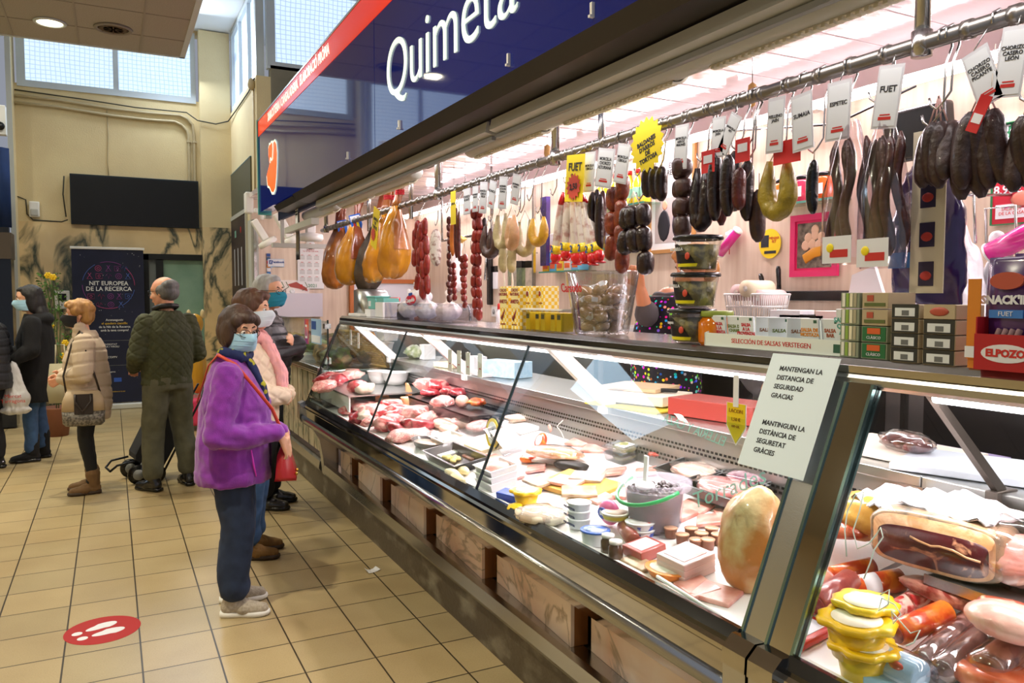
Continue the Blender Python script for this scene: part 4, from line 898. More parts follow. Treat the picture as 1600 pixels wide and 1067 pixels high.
# snack strip + purple bag
y=rp(1450);t=thing('hanging_display_strip','cream hanging strip with four little product pictures over a dark purple bag','display strip',(RX+.055,rp(1452,.055),0))
q=MB();M_=FX((0,0,0));z0=zz(1450,195);z1=zz(1450,458);q.box((-.045,z1,0),(.045,z0,.003),mat('strip_cream','#d9d2b4',.5),M_);q.build('backing',t)
for k in range(4):
 z=z0-(z0-z1)*(.16+.24*k);q=MB();q.box((-.02,z-.03,.003),(.02,z+.03,.005),mat('pic_navy','#2c2440',.5),M_);q.ball(M_@Vector((0,z-.005,.005)),(.002,.016,.012),mat('pic_red','#b8382e',.5));q.build('picture',t)
t=thing('snack_bag','dark purple crinkled snack bag hanging behind the cream strip','bag',(RX+.13,rp(1452,.13),0));o=Org();z0=zz(1452,245,RX+.06);z1=zz(1452,480,RX+.06)
o.loft([(z1,0,0,.02,.09),(z1+.1,0,0,.05,.10),(z0-.15,0,0,.05,.10),(z0-.05,0,0,.02,.08),(z0,0,0,.01,.05)]);b_=o.build('bag_body',mat('purple_foil','#2c1c4c',.22,col2='#3a2a6a',scale=5,coat=.5),t,.010,1,folds(.010,26,.6))
q=MB();M_=FX((-.056,.03,z1+.12));q.box((-.04,-.02,0),(.04,.02,.002),mat('pic_blue','#3a7ac8',.5),M_);q.build('print',t)
# dark chorizos at right
def bunch(px0,px1,yt,yb,n,m,label,r=.024,dx=0):
 X_=RX+dx;a=at(px0,yt,X=X_);b=at(px1,yb,X=X_);w=a.y-b.y;t=thing('sausage_bunch',label,'sausage',(X_,(a.y+b.y)/2,a.z));H_=a.z-b.z;rnd=random.Random(px0)
 for k in range(n):
  q=MB();y_=w/2-w*(k+.5)/n;saus(q,(rnd.uniform(-.03,.03),y_*.6,-.01),(rnd.uniform(-.03,.03),y_,-H_*rnd.uniform(.86,1.0)),r,m,.008);q.build('link',t)
 q=MB();
 for k in range(n):q.cyl((0,0,.05),(0,(w/2-w*(k+.5)/n)*.6,-.012),.002,mat('red_string','#c9a09a',.8),5)
 q.build('string',t);hook((a.y+b.y)/2-.03,drop=max(.05,RZ-a.z-.06))
DKC=sausm('dry_chorizo','#3a211a','#241412',.5)
bunch(1436,1494,190,292,4,DKC,'bunch of four dark dry chorizos tied with red-white string on two hooks')
bunch(1495,1574,176,306,5,DKC,'larger bunch of dark dry chorizos with a red label below the grey cards',.025)
bunch(1584,1630,180,300,3,DKC,'bunch of dark chorizos cut by the right edge of the photo',.024)
hook(rp(1470),drop=.16)
q=MB();c=at(1530,178,X=RX-.05);M_=frame((c.x,c.y,c.z),(0,-1,0),(0,0,1))@Matrix.Rotation(R(-25),4,'Z');q.box((-.014,-.04,0),(.014,.04,.002),REDC,M_);q.box((-.010,-.02,.002),(.012,.0,.003),WI,M_);q.cyl(M_@Vector((0,.06,0)),(RX,c.y,RZ-.05),.001,STR,4);tag(q.build('price_card'),'narrow tilted red tag on the larger dark chorizo bunch','price card')
# label cards ---------------------------------------------------------
cards=[(704,300,712,350,'OFERTA','narrow yellow card above the thin string of links',YEL,0),(724,296,735,334,'CHORIZO\nPICANTE','white card reading chorizo picante, leftmost of the white cards',PAPER,0),(738,292,747,330,'CHORIZO\nDULCE','white card reading chorizo dulce, second white card from the left',PAPER,R(-3)),(749,286,761,332,'MORCILLA\nCEBOLLA\nPIÑON','white card reading morcilla cebolla, third from the left',PAPER,R(-8)),(763,284,774,324,'BLANCA','white card reading blanca, fourth from the left',PAPER,R(-16)),(779,278,792,325,'BUTIFARRA\nCATALANA\nBLANCA','white card reading butifarra catalana blanca',PAPER,R(-8)),(799,274,812,318,'BUTIFARRA\nHUEVO','white card reading butifarra huevo above the pale sausages',PAPER,R(-14)),(913,240,929,298,'MORCILLA\nCEBOLLA','white card reading morcilla cebolla right of the yellow fuet card',PAPER,R(-5)),(932,236,958,290,'MORCILLA\nCHORIZO\nASTURIANA','white card reading morcilla chorizo asturiana',PAPER,R(-12)),(962,228,982,284,'MORCILLA\nCEBOLLA','white card reading morcilla cebolla left of the yellow star card',PAPER,R(-14)),(1054,198,1074,262,'MORCILLA\nARROZ\nPIÑONES','white card reading morcilla arroz piñones',PAPER,R(-4)),(1112,186,1132,244,'MORCILLA\nJAEN','white card reading morcilla Jaen',PAPER,R(-4)),(1130,180,1148,240,'MORCILLA\nAJO','tilted white card reading morcilla ajo',PAPER,R(-32)),(1199,156,1224,236,'RELLENO\nJAEN','white card reading relleno Jaen left of the red card',PAPER,R(-3)),(1238,150,1269,232,'SUMAIA','white card reading sumaia',PAPER,R(4)),(1292,132,1328,215,'ESPETEC','white card reading espetec above the bagged fuets',PAPER,R(-2)),(1368,108,1406,196,'FUET','white card reading fuet above the right sleeve of fuets',PAPER,R(-8)),(1516,78,1556,162,'CHORIZO\nCASERO\nPICANTE','tilted grey-white card reading chorizo casero picante',PAPER,R(20)),(1560,48,1602,146,'CHORIZO\nCASERO\nLEÓN','white card reading chorizo casero León at the right edge',PAPER,R(-8))]
for(a,b,c_,d_,tx,lab,m_,ti)in cards:label_card(a,b,c_,d_,tx,lab,m_,ti,foot=(m_ is PAPER))
q=MB();c=at(1011,226,X=RX-.05);M_=frame((c.x,c.y,c.z),(0,-1,0),(0,0,1))@Matrix.Rotation(R(12),4,'Z');burst(q,M_,.082,.098,YEL,18,.002);q.text("BALDANES\nD'ARRÒS\nDE\nTORTOSA",.022,INK,M_@T((0,-.02,.0025)),weight=.0008);q.cyl(M_@Vector((0,.08,0)),(RX,c.y,RZ),.001,STR,4);tag(q.build('price_card'),'yellow star-edged card reading baldanes d\'arròs de Tortosa','price card')
for i,px in enumerate((590,775,812,835,868,950,1002,1040,1110,1180,1255)):hook(rp(px),drop=.12,sw=(-.01,.015)[i%2])
for i,(px,py)in enumerate(((727,310),(855,250),(1175,165))):
 c=at(px,py,X=2.3);q=MB();q.lathe([(.004,.09),(.016,.08),(.02,.04),(.012,.0),(.004,-.005)],mat('turned_wood','#c79a58',.5),c=c,n=12);q.cyl((c.x,c.y,c.z+.08),(c.x,c.y,2.745),.002,STEEL,5);q.cyl((c.x,c.y,c.z),(c.x,c.y,c.z-.04),.002,STEEL,5)
 tag(q.build('ceiling_pull'),'turned wooden pull handle hanging from the stall ceiling, %s'%('far one above the red links','middle one near the yellow fuet card','near one above the relleno card')[i],'handle')
 # ================================================================ GOODS ON THE TOP SLAB
SZ=1.487
def sp(px,X):
 p=at(px,500,X=X);return Vector((X,p.y,SZ))
def pbox(name,lab,cat,px,X,w,d,h,faces=None,rz=0,m=None,z=SZ,bev=.002,group=None):
 """w along the counter (world Y), d depth (world X)"""
 p=sp(px,X);t=thing(name,lab,cat,(p.x,p.y,z),rz,group);q=MB();q.box((-d/2,-w/2,0),(d/2,w/2,h),m or WHITE,bev=bev);q.build('box_body',t)
 return t
 # scale
t=thing('counter_scale','rounded brushed steel and white weighing scale at the far end of the slab','scale',(1.84,5.98,SZ));q=MB()
q.prism([(-.13,.0),(-.13,.05),(-.10,.13),(-.03,.19),(.05,.21),(.14,.20),(.14,0)],'x',-.12,.10,BRUSH,smooth=True,M=T(rz=0));q.build('hood',t)
q=MB();q.box((-.16,-.16,0),(.13,.16,.02),WHITE,bev=.004);q.box((-.05,-.17,.02),(.05,-.13,.10),BLACK);q.build('base',t)
t=pbox('carton','small white carton under the teal boxes','carton',585,1.80,.26,.14,.055,m=PAPER)
TEA=mat('teal_box','#6fb8b0',.5)
t=thing('teal_box','pale teal lidded box on the white carton next to the scale','box',sp(588,1.82)+Vector((0,0,.058)));q=MB();q.box((-.06,-.16,0),(.06,.10,.085),TEA,bev=.006);q.build('box_body',t);q=MB();q.box((-.064,-.165,.085),(.064,.105,.098),TEA,bev=.004);q.build('lid',t)
q=MB();q.box((-.062,-.06,.02),(-.060,.0,.06),WI);q.build('paper_label',t)
t=thing('teal_box','second, flatter teal box nearer the jar with the red lid','box',sp(607,1.82)+Vector((.0,0,0)));q=MB();q.box((-.07,-.08,0),(.07,.10,.11),mat('white_box','#e3e4e4',.5),bev=.004);q.build('box_body',t);q=MB();q.box((-.06,-.07,.11),(.06,.09,.14),TEA,bev=.004);q.build('lid',t)
def jar(lab,px,X,r,h,mbody,mlid,z=SZ,lidh=.022,name='glass_jar',lbl=None,n=24):
 p=sp(px,X);t=thing(name,lab,'jar',(p.x,p.y,z));q=MB();q.lathe([(r*.9,0),(r,.01),(r,h*.8),(r*.86,h*.92),(r*.8,h)],mbody,n=n);q.build('jar_body',t)
 q=MB();q.lathe([(r*.86,h),(r*.9,h+.003),(r*.9,h+lidh),(r*.85,h+lidh+.003)],mlid,n=n);q.build('lid',t)
 if lbl:q=MB();q.tube([(0,0,h*.25),(0,0,h*.65)],r*1.01,lbl,24,caps=False);q.build('paper_label',t)
 return t
jar('clear jar of brown seasoning with a red lid near the teal boxes',617,1.88,.045,.12,mat('jar_amber','#a06a48',.15,coat=.5),mat('lid_red','#d0231f',.35),lbl=PAPER)
jar('squat dark jar beside the red-lidded jar',630,1.84,.045,.075,mat('jar_dark','#2a2018',.2,coat=.4),BLACK)
# plexi tray with bags
PLEX=glassy('plexi','#f4f4f8',.02,1.0,.08)
a=sp(612,1.73);b=sp(704,1.73);yc=(a.y+b.y)/2;w=(a.y-b.y)
t=thing('acrylic_tray','clear acrylic tray holding the tied white plastic bags','tray',(1.78,yc,SZ));q=MB()
for lo,hi in(((-.10,-w/2,0),(.12,w/2,.004)),((-.10,-w/2,.004),(-.097,w/2,.11)),((.117,-w/2,.004),(.12,w/2,.11)),((-.097,-w/2,.004),(.117,-w/2+.003,.11)),((-.097,w/2-.003,.004),(.117,w/2,.11))):q.box(lo,hi,PLEX)
q.build('tray_body',t)
WB=mat('bag_film_white','#e6e6e8',.3,col2='#dcdce0',scale=10,bump=.5,bscale=30,coat=.3);WB2=mat('bag_film_pink','#ecd6cf',.3,col2='#e8e4e4',scale=3,bump=.4,bscale=30,coat=.3)
for i,(f,dz,r_,m_,lab)in enumerate(((.80,.006,.078,WB,'tied white bag at the far end of the acrylic tray'),(.50,.006,.075,WB,'tied white bag in the middle bottom of the acrylic tray'),(.16,.006,.072,WB2,'tied pinkish bag at the near end of the acrylic tray'),(.62,.085,.078,WB,'tied white bag lying on top of the others in the tray'))):
 t=thing('tied_bag',lab,'bag',(1.79,yc-w/2+w*f,SZ+dz));o=Org();o.ell((0,0,r_*.8),(.078,r_*1.05,r_*.8));o.cap((0,0,r_*1.4),(0,.02 if i!=3 else.10,r_*2.0),.022,.010);o.cap((0,.02,r_*1.95),(.0,.03,r_*2.35),.010,.018,.5)
 o.build('bag_body',m_,t,.006,2,folds(.006,34,.5))
 if i==3:
  q=MB();M_=frame((-.088,-.07,.045),(0,-1,.08),(0,0,1));q.ring([[M_@Vector((.09*cos(a_),.034*sin(a_),z_))for a_ in[2*pi*k/28 for k in range(28)]]for z_ in(0,.004)],FR2,False);q.box((-.03,.026,.0),(.03,.045,.0045),mat('print_blue',''),M_)
  q.text('Campofrío',.036,WI,M_@T((0,-.002,.005)),weight=.0008);q.build('brand_label',t)
  # yellow broth cartons
CHK=mat('checked_yellow','#f0c92a',.5)
def checks():
 n,L,bs=nodes(CHK);tc=n.new('ShaderNodeTexCoord');c=n.new('ShaderNodeTexChecker');c.inputs['Scale'].default_value=62;L.new(tc.outputs['Object'],c.inputs['Vector']);c.inputs['Color1'].default_value=lin('#eec41c');c.inputs['Color2'].default_value=lin('#f6ecb4');L.new(c.outputs[0],bs.inputs['Base Color'])
checks()
for i,(px,X_,lab)in enumerate(((798,1.72,'yellow checked broth carton in front, leftmost, with a ham leg print'),(816,1.72,'yellow checked broth carton in front, second, with a chicken print'),(836,1.76,'yellow checked broth carton seen from its plain side, left one'),(855,1.80,'yellow checked broth carton seen from its plain side, right one'))):
 t=thing('broth_carton',lab,'carton',sp(px,X_));q=MB();q.box((-.04,-.038,0),(.04,.038,.20),CHK,bev=.002);q.build('carton_body',t);q=MB();M_=FX((-.0405,0,0))
 if i<2:
  q.box((-.034,.10,0),(.034,.195,.0004),mat('carton_cream','#f4e7a2',.5),M_);q.text('CALDO\nNATURAL',.020,mat('print_maroon','#8c2f2a',.5),M_@T((0,.172,.001)),weight=.0006);q.text('ANETO',.024,mat('print_maroon',''),M_@T((0,.128,.001)),weight=.001)
  q.text('DE JAMÓN' if i==0 else 'DE POLLO',.011,mat('print_maroon',''),M_@T((0,.02,.001)))
  q.tube([M_@Vector(v)for v in((-.018,.045,.001),(-.004,.06,.001),(.018,.09,.001))],[.011,.008,.003],mat('print_maroon',''),6,flat=.2)
 else:q.lathe([(0,0),(.014,0),(.014,.001),(0,.001)],PAPER,M=M_@T((.0,.165,0)));q.lathe([(.009,0),(.012,0),(.012,.0015),(.009,.0015)],mat('print_maroon',''),M=M_@T((.0,.165,0)));q.box((-.025,.12,0),(.025,.124,.001),mat('print_maroon',''),M_)
 q.build('print',t)
 # plastic tub with yellow packs
a=sp(832,1.70);b=sp(898,1.70);yc=(a.y+b.y)/2;w=a.y-b.y
t=thing('plastic_tub','translucent plastic tub of small yellow packets before the clear bin','tub',(1.70,yc,SZ));q=MB();M_=None
for(x0,x1,y0_,y1_)in((-.055,-.052,-w/2,w/2),(.052,.055,-w/2,w/2),(-.052,.052,-w/2,-w/2+.003),(-.052,.052,w/2-.003,w/2)):q.box((x0,y0_,.003),(x1,y1_,.095),PLEX)
q.box((-.055,-w/2,0),(.055,w/2,.003),PLEX);q.box((-.062,-w/2-.006,.093),(.062,-w/2+.006,.1),WHITE);q.box((-.062,w/2-.006,.093),(.062,w/2+.006,.1),WHITE);q.box((-.062,-w/2,.093),(-.052,w/2,.1),WHITE);q.build('tub_body',t)
for i in range(5):
 t=thing('yellow_packet','small yellow packet in the translucent tub','packet',(1.69+.01*(i%2),yc+w/2-.03-i*(w-.05)/4.6,SZ+.005),0,'yellow packets in the tub');q=MB();q.box((-.03,-.019,0),(.03,.019,.078),mat('packet_yellow','#f0d21c',.4),bev=.002);q.build('pack_body',t);q=MB();q.box((-.0312,-.013,.05),(-.0304,.013,.07),mat('packet_print','#6a6a3a',.5));q.build('print',t)
 # clear bin with wrapped cakes
p=sp(940,1.75);t=thing('clear_bin','clear tapered plastic bin with red lettering, full of wrapped pastries','bin',p)
q=MB();q.ring([[(r_*.95*cos(a_),r_*1.05*sin(a_),z)for a_ in[2*pi*k/36 for k in range(36)]]for r_,z in((.001,.002),(.105,.002),(.112,.02),(.150,.245),(.156,.25),(.152,.252),(.147,.245),(.108,.022))],glassy('bin_plastic','#eef0f0',.03,1.2,.13),True,False);q.build('bin_body',t)
q=MB();q.text('Carsodo',.05,REDINK,frame((-.150,-.01,.185),(-.08,-1,0),(-.16,0,1)),weight=.0008);q.build('lettering',t)
WRP=mat('cake_brown','#b98048',.5,col2='#e0c298',scale=12,lo=.35,hi=.6);FILM=glassy('cake_film','#f8f4ee',.1,1.5,.22)
rnd=random.Random(11);ks=[]
for L_,(n,z,rr_)in enumerate(((6,.035,.060),(7,.085,.070),(7,.135,.078),(5,.180,.070))):
 for k in range(n):
  a_=2*pi*k/n+L_*.5;ks.append((rr_*cos(a_),rr_*sin(a_),z+rnd.uniform(-.008,.008)))
src=None
for i,(x,y,z)in enumerate(ks):
 if src is None:
  src=thing('wrapped_pastry','small brown pastry in clear film inside the clear bin','pastry',p+Vector((x,y,z)),0,'wrapped pastries in the clear bin');q=MB();q.ball((0,0,0),(.030,.036,.018),WRP,2,nz=.15);q.build('pastry',src)
  q=MB();q.ball((0,0,0),(.035,.042,.022),FILM,2,nz=.35,nf=5);q.box((-.036,-.012,-.008),(-.034,.012,.01),WI);q.build('film',src);src.rotation_euler=(.3,.2,1)
 else:c=copy_tree(src,p+Vector((x,y,z)));c.rotation_euler=(rnd.uniform(-.7,.7),rnd.uniform(-.7,.7),rnd.uniform(0,6))
 # stacked olive containers
OLV2=mat('olive_rings','#a89a62',.4,col2='#5f5836',scale=30,lo=.42,hi=.58,bump=.6,bscale=35);TUBP=glassy('tub_plastic','#eef0ea',.04,1.1,.09)
for i in range(3):
 z=SZ+i*.118;p=sp(1084+(-3,2,5)[i],1.70)
 t=thing('snack_tub','black-lidded clear tub of snacks, %s of the stack of three'%('lowest','middle one','topmost')[i],'tub',(p.x,p.y,z));q=MB()
 q.lathe([(.056,0),(.060,.004),(.074,.096),(.073,.098)],TUBP,n=30);q.build('tub_body',t);q=MB();q.lathe([(.0,.004),(.056,.006),(.068,.082),(0,.085)],OLV2,n=24);q.build('snack_filling',t);t.children[-1]['kind']='stuff'
 q=MB();q.lathe([(.070,.098),(.080,.099),(.082,.104),(.078,.112),(.0,.114)],BLACK,n=30);q.build('lid',t)
 q=MB();n=14
 def arc(z_,a0,a1,dr=.0015):r_=.060+(.074-.060)*(z_-.004)/.092+dr;return[(-r_*cos(a0+(a1-a0)*j/n),r_*sin(a0+(a1-a0)*j/n),z_)for j in range(n+1)]
 q.ring([arc(.012,-.8,.75),arc(.022,-.85,.8)],mat('label_yellow','#e4dc1e',.4),False,False,closed=False);q.ring([arc(.024,-.75,.8),arc(.05,-.5,.82),arc(.085,.2,.85)],mat('label_black','#0d0d0f',.35),False,False,closed=False)
 q.text(('tapas','SEPIELLA','MORELLA')[i],.014,WI,frame((-.072,.02,.068),(0,-1,0),(-.1,0,1)),weight=.0004);q.ball((-.069,-.03,.045),(.003,.012,.012),mat('burst_red',''));q.build('wrap_label',t)
OR_=mat('preserve_orange','#d87a12',.15,col2='#c05f0c',scale=12,coat=.6)
jar('squat glass jar of orange preserve with green lid and white label',1120,1.72,.058,.088,OR_,mat('lid_green','#8a9a3a',.4),lidh=.016)
# sauce sachet tray
a=at(1104,540,X=1.66);b=at(1328,560,X=1.66);yc=(a.y+b.y)/2;w=a.y-b.y
t=thing('sauce_display_tray','white card display tray of sauce sachets on the slab','display tray',(1.72,yc,SZ));q=MB();TW=mat('tray_card','#e6efe6',.5)
q.box((-.065,-w/2,0),(.065,w/2,.003),TW);q.box((-.067,-w/2,0),(-.063,w/2,.04),TW);q.box((.063,-w/2,0),(.067,w/2,.085),TW)
for s_ in(-1,1):q.prism([(-.067,0),(-.067,.04),(.067,.085),(.067,0)],'y',s_*w/2-.002,s_*w/2+.002,TW)
q.build('tray_body',t);q=MB();q.text('SELECCIÓN DE SALSAS VERSTEGEN',.019,REDINK,FX((-.0675,.0,.02)));q.box((-.0685,-w/2+.015,.008),(-.067,-w/2+.045,.03),mat('leaf_print','#2f5f4a',.5));q.build('lettering',t)
cols=(('#c8343a','SALSA\nA LA\nPIMIENTA'),('#7a8a52','SALSA DE\nCHAMP'),('#c8343a','SALSA\nA LA\nPROVENZAL'),('#8a5a3a','SALSA'),('#6a7a3a','SALSA'),('#8a5a3a','SALSA'),('#d88a2a','SALSA DE\nMOSTAZA'),('#a85a3a','SALSA\nBAR'),('#4fa89a','SALSA DE\nQUESO\nAZUL'))
for i,(c_,tx)in enumerate(cols):
 f=(i+.5)/len(cols);y_=w/2-w*f;t2=thing('sauce_sachet','white sauce sachet in the display tray, %s from the left'%('first','second','third','fourth','fifth','sixth','seventh','eighth','ninth')[i],'sachet',(1.69+.01*(i%2),yc+y_,SZ+.006));M_=T(rz=(0 if i not in(3,4,5)else.9),ry=-.10);ww=w/len(cols)*.5
 q=MB();q.box((-.004,-ww,0),(.004,ww,.088 if i<8 else.115),PAPERG,M_,.001);q.build('sachet_body',t2)
 q=MB();Mt=M_@FX((-.0045,0,.05 if i<8 else.07));q.text(tx,.0135 if i<8 else.017,mat('sauce_ink_%d'%i,c_,.5),Mt,weight=.0005);q.box((.0+ww*.5,.026,0),(ww*.85,.034,.0006),mat('leaf_print',''),Mt);q.build('print',t2)
 # cartons of pate tins
def carton(px,X,row,w,h,d,m,lab,face,z):
 p=sp(px,X);t=thing('pate_carton',lab,'carton',(p.x,p.y,z));q=MB();q.box((-d/2,-w/2,0),(d/2,w/2,h-.002),m,bev=.0015);q.build('carton_body',t);q=MB();M_=FX((-d/2-.0005,0,h/2))
 face(q,M_,w,h);q.build('print',t)
def f_side(q,M_,w,h):
 for k,c_ in enumerate(('#e8e8da','#8fb04a','#e9e3c2','#b0a98a')):q.box((-w*.4+k*w*.2,-h*.4,0),(-w*.25+k*w*.2,h*.42,.001),mat('stripe_%d'%k,c_,.5),M_)
def f_card(q,M_,w,h):q.box((-w*.3,-h*.05,0),(-w*.05,h*.3,.001),mat('print_brick','#b4503a',.5),M_);q.box((-w*.4,-h*.35,0),(w*.4,-h*.15,.001),mat('print_olive','#5d6a34',.5),M_)
def f_green(q,M_,w,h):q.box((-w*.45,-h*.42,0),(w*.45,h*.42,.001),mat('box_green','#1f6a3a',.5),M_);q.box((-w*.25,0,.001),(w*.25,h*.35,.002),mat('print_orange','#d8622a',.5),M_);q.text('CLÁSICO',h*.24,WI,M_@T((0,-h*.22,.002)))
def f_tin(q,M_,w,h):q.box((-w*.47,-h*.47,0),(w*.47,h*.47,.0006),mat('tin_dark','#2a2c28',.5),M_);q.box((-w*.35,-h*.35,.0006),(w*.35,h*.22,.0016),mat('tin_white','#dfe6e6',.5),M_);q.box((-w*.1,-h*.3,.0016),(w*.15,h*.05,.0022),mat('tin_grey','#6a6e6e',.5),M_)
def f_red(q,M_,w,h):q.box((-w*.47,-h*.47,0),(w*.47,h*.47,.0006),mat('kraft','#b8a886',.6),M_);q.ball(M_@Vector((0,0,.001)),(.002,w*.3,h*.3),mat('print_brick',''))
KR=mat('kraft','#b8a886',.6);GG=mat('grey_green_card','#8c957c',.6)
RH=.041;rows=('bottom','second','third','top')
def yw(px0,px1,X):a_=at(px0,520,X=X);b_=at(px1,520,X=X);return a_.y-b_.y
for r_ in range(4):
 carton(1349,1.70,r_,yw(1333,1364,1.64)*.98,RH,.10,GG,'striped side of a pâté tin carton, leftmost column, %s row'%rows[r_],f_side,SZ+r_*RH)
 if r_<2:carton(1388,1.70,r_,yw(1366,1410,1.64)*.96,RH,.10,GG,'green fronted pâté carton, second column, %s row'%rows[r_],f_green,SZ+r_*RH)
 else:carton(1388,1.70,r_,yw(1366,1410,1.64)*.96,RH,.10,KR,'kraft pâté carton with red print, second column, %s row'%rows[r_],f_card,SZ+r_*RH)
for c_,(px0,px1,n_)in enumerate(((1412,1460,4),(1462,1518,4))):
 for r_ in range(n_):
  carton((px0+px1)/2,1.69,r_,yw(px0,px1,1.64)*.95,.034,.10,KR,'dark fronted tin carton with white panel, %s column, %s row'%(('third','fourth')[c_],rows[r_]),f_tin if not(c_==1 and r_==3)else f_red,SZ+r_*.034)
  # snack display
a=at(1522,560,X=1.62);b=at(1625,560,X=1.62);yc=(a.y+b.y)/2;w=a.y-b.y
t=thing('snack_display_box','red display box of purple snack bags at the right end of the slab','display box',(1.70,yc,SZ));q=MB();RB=mat('display_red','#b01822',.45)
q.box((-.08,-w/2,0),(.08,w/2,.004),RB);q.box((-.082,-w/2,0),(-.078,w/2,.075),RB);q.box((.078,-w/2,0),(.082,w/2,.10),RB);q.box((-.078,w/2-.003,.004),(.078,w/2,.11),RB);q.box((-.078,-w/2,.004),(.078,-w/2+.003,.09),RB);q.build('box_body',t)
q=MB();M_=FX((-.0825,0,.036));q.ring([[M_@Vector((.05*cos(a_),.019*sin(a_),z_))for a_ in[2*pi*k/24 for k in range(24)]]for z_ in(0,.001)],WI,False);q.text('ELPOZO',.021,REDINK,M_@T((0,0,.0015)),weight=.001);q.box((-.085,-.012,0),(-.065,.012,.001),WI,M_);q.box((.065,-.012,0),(.085,.012,.001),WI,M_);q.build('lettering',t)
PF=mat('purple_pack','#3f2058',.25,col2='#4c2a6c',scale=6,coat=.5)
for i,(dy,dx,dz,lab)in enumerate(((w*.12,-.03,.02,'purple snack bag standing in front in the red display box'),(-w*.28,.0,.02,'purple snack bag at the right edge of the photo'),(.05*w,.045,.03,'purple snack bag at the back of the red display box'))):
 t=thing('snack_pouch',lab,'snack bag',(1.70+dx,yc+dy,SZ+dz),R(-4));q=MB();n=16
 def ps(z,hw,th):return[(th*sin(2*pi*j/n),hw*cos(2*pi*j/n)if abs(cos(2*pi*j/n))<.92 else math.copysign(hw,cos(2*pi*j/n)),z)for j in range(n)]
 q.ring([ps(0,.055,.004),ps(.03,.056,.020),ps(.12,.056,.024),ps(.19,.055,.014),ps(.205,.056,.003),ps(.215,.056,.003)],PF);q.build('pouch_body',t)
 q=MB();M_=FX((-.026,0,.0));q.ring([[M_@Vector((.036*cos(a_),.165+.018*sin(a_),z_))for a_ in[2*pi*k/20 for k in range(20)]]for z_ in(-.006,.002)],mat('print_brick',''),False);q.text("SNACK'IN",.024,WI,M_@T((0,.125,.001)),weight=.0012);q.box((-.036,.088,-.002),(.036,.105,.001),mat('pic_blue',''),M_);q.text('FUET',.014,WI,M_@T((0,.0965,.0015)))
 for k in range(4):q.tube([M_@Vector((-.03+k*.014,.02,.001)),M_@Vector((-.01+k*.014,.065,.001))],.006,mat('stick_tan','#8a6a6a',.6),6)
 q.build('print',t)
q=MB();p=at(1535,420,X=1.66);q.box((1.635,p.y-.014,SZ+.02),(1.638,p.y+.014,SZ+.19),mat('orange_pack','#d8862a',.4));q.box((1.638,p.y-.012,SZ),(1.66,p.y+.012,SZ+.10),mat('orange_pack',''));tag(q.build('orange_pouch'),'narrow orange pouch standing left of the purple snack bags','snack bag')
# notice on the glass
c=[glass_at(*v)for v in((1207,556),(1316,560),(1280,757),(1175,742))]
n_=Vector((-.923,0,.386));up=Vector((.386,0,.923));cc=sum(c,Vector())/4+n_*.030;M_=frame(cc,(0,-1,0),up);w=.225;h=.318
t=thing('safety_notice','white paper notice asking to keep a safe distance taped on the steel post','notice',(0,0,0));q=MB();q.box((-w/2,-h/2,0),(w/2,h/2,.001),mat('notice_paper','#e6f6fa',.6),M_);q.build('sheet',t)
q=MB()
for k,s_ in enumerate(('MANTENGAN LA','DISTANCIA DE','SEGURIDAD','GRACIAS','','','MANTINGUIN LA','DISTÀNCIA DE','SEGURETAT','GRÀCIES')):
 if s_:q.text(s_,.0185,INK,M_@T((-.072,.118-k*.0255,.0016)),depth=.0002,align='LEFT',weight=.0004)
q.build('lettering',t)
# yellow arrow tag inside the glass
p0=glass_at(1155,638)+n_*.012;t=thing('arrow_price_tag','yellow arrow-shaped price tag on a white stick inside the glass','price tag',p0);M_=frame((0,0,0),(0,-1,0),(0,0,1));q=MB();pl=[(-.036,.01),(.036,.01),(.036,-.055),(0,-.105),(-.036,-.055)]
q.ring([[M_@Vector((x*1.09,y*1.05,z_))for x,y in pl]for z_ in(-.001,0)],PAPER,False);q.ring([[M_@Vector((x,y,z_))for x,y in pl]for z_ in(0,.001)],mat('packet_yellow',''),False);q.build('arrow',t)
q=MB();q.box((-.010,.0,.001),(.010,.09,.003),PAPER,M_);q.build('stick',t);q=MB();q.text('LACON',.016,mat('print_ochre','#b07a10',.5),M_@T((0,-.012,.002)));q.text('1,50 €',.014,mat('print_ochre',''),M_@T((0,-.036,.002)));q.text('100 GR.',.010,mat('print_ochre',''),M_@T((0,-.056,.002)));q.build('lettering',t)
# ================================================================ GOODS IN THE CASES
def meat(name,a='#888888',b='#999999',sc=14,lo=.45,hi=.6,rough=.28,coat=.35,bump=.3,dist=1.5):return mat(name,a,rough,col2=b,scale=sc,lo=lo,hi=hi,bump=bump,bscale=30,coat=coat,dist=dist)
RED=meat('raw_red','#b8323a','#e8a49c');PNK=meat('raw_pink','#e58f8c','#f5d3c8');DRD=meat('raw_dark','#9c1f2c','#c85058',10);FAT=meat('white_fat','#f2dcc8','#ecc0aa');MIN=meat('minced','#d88080','#f2c8bc',60,bump=.8)
EAR=meat('pork_rind','#e0a878','#d08e64');CUR=meat('cured_red','#8e2f26','#d89a84',12);HAMC=meat('cooked_ham','#e6a496','#f0c4b4',6);LIV=meat('liver','#7c1a20','#a83038',8)
ORA=meat('chorizo_orange','#c8421c','#e8862c',10);YFT=meat('yellow_fat','#d8a64a','#c08638',7);MOLD=meat('mould_rind','#b89a78','#6a6458',9,bump=.5);CREAM=mat('cheese_cream','#f2e6c0',.5,col2='#ead9a8',scale=8)
FILM2=glassy('wrap_film','#fbf6f8',.08,1.6,.20);TRAYW=mat('tray_white','#f2f0f0',.35);TRAYB=mat('tray_black','#17171b',.3,coat=.3);CLR=glassy('box_clear','#f6f4f6',.04,1.2,.12)
ORD=('first','second','third','fourth','fifth','sixth','seventh','eighth','ninth','tenth','eleventh','twelfth')
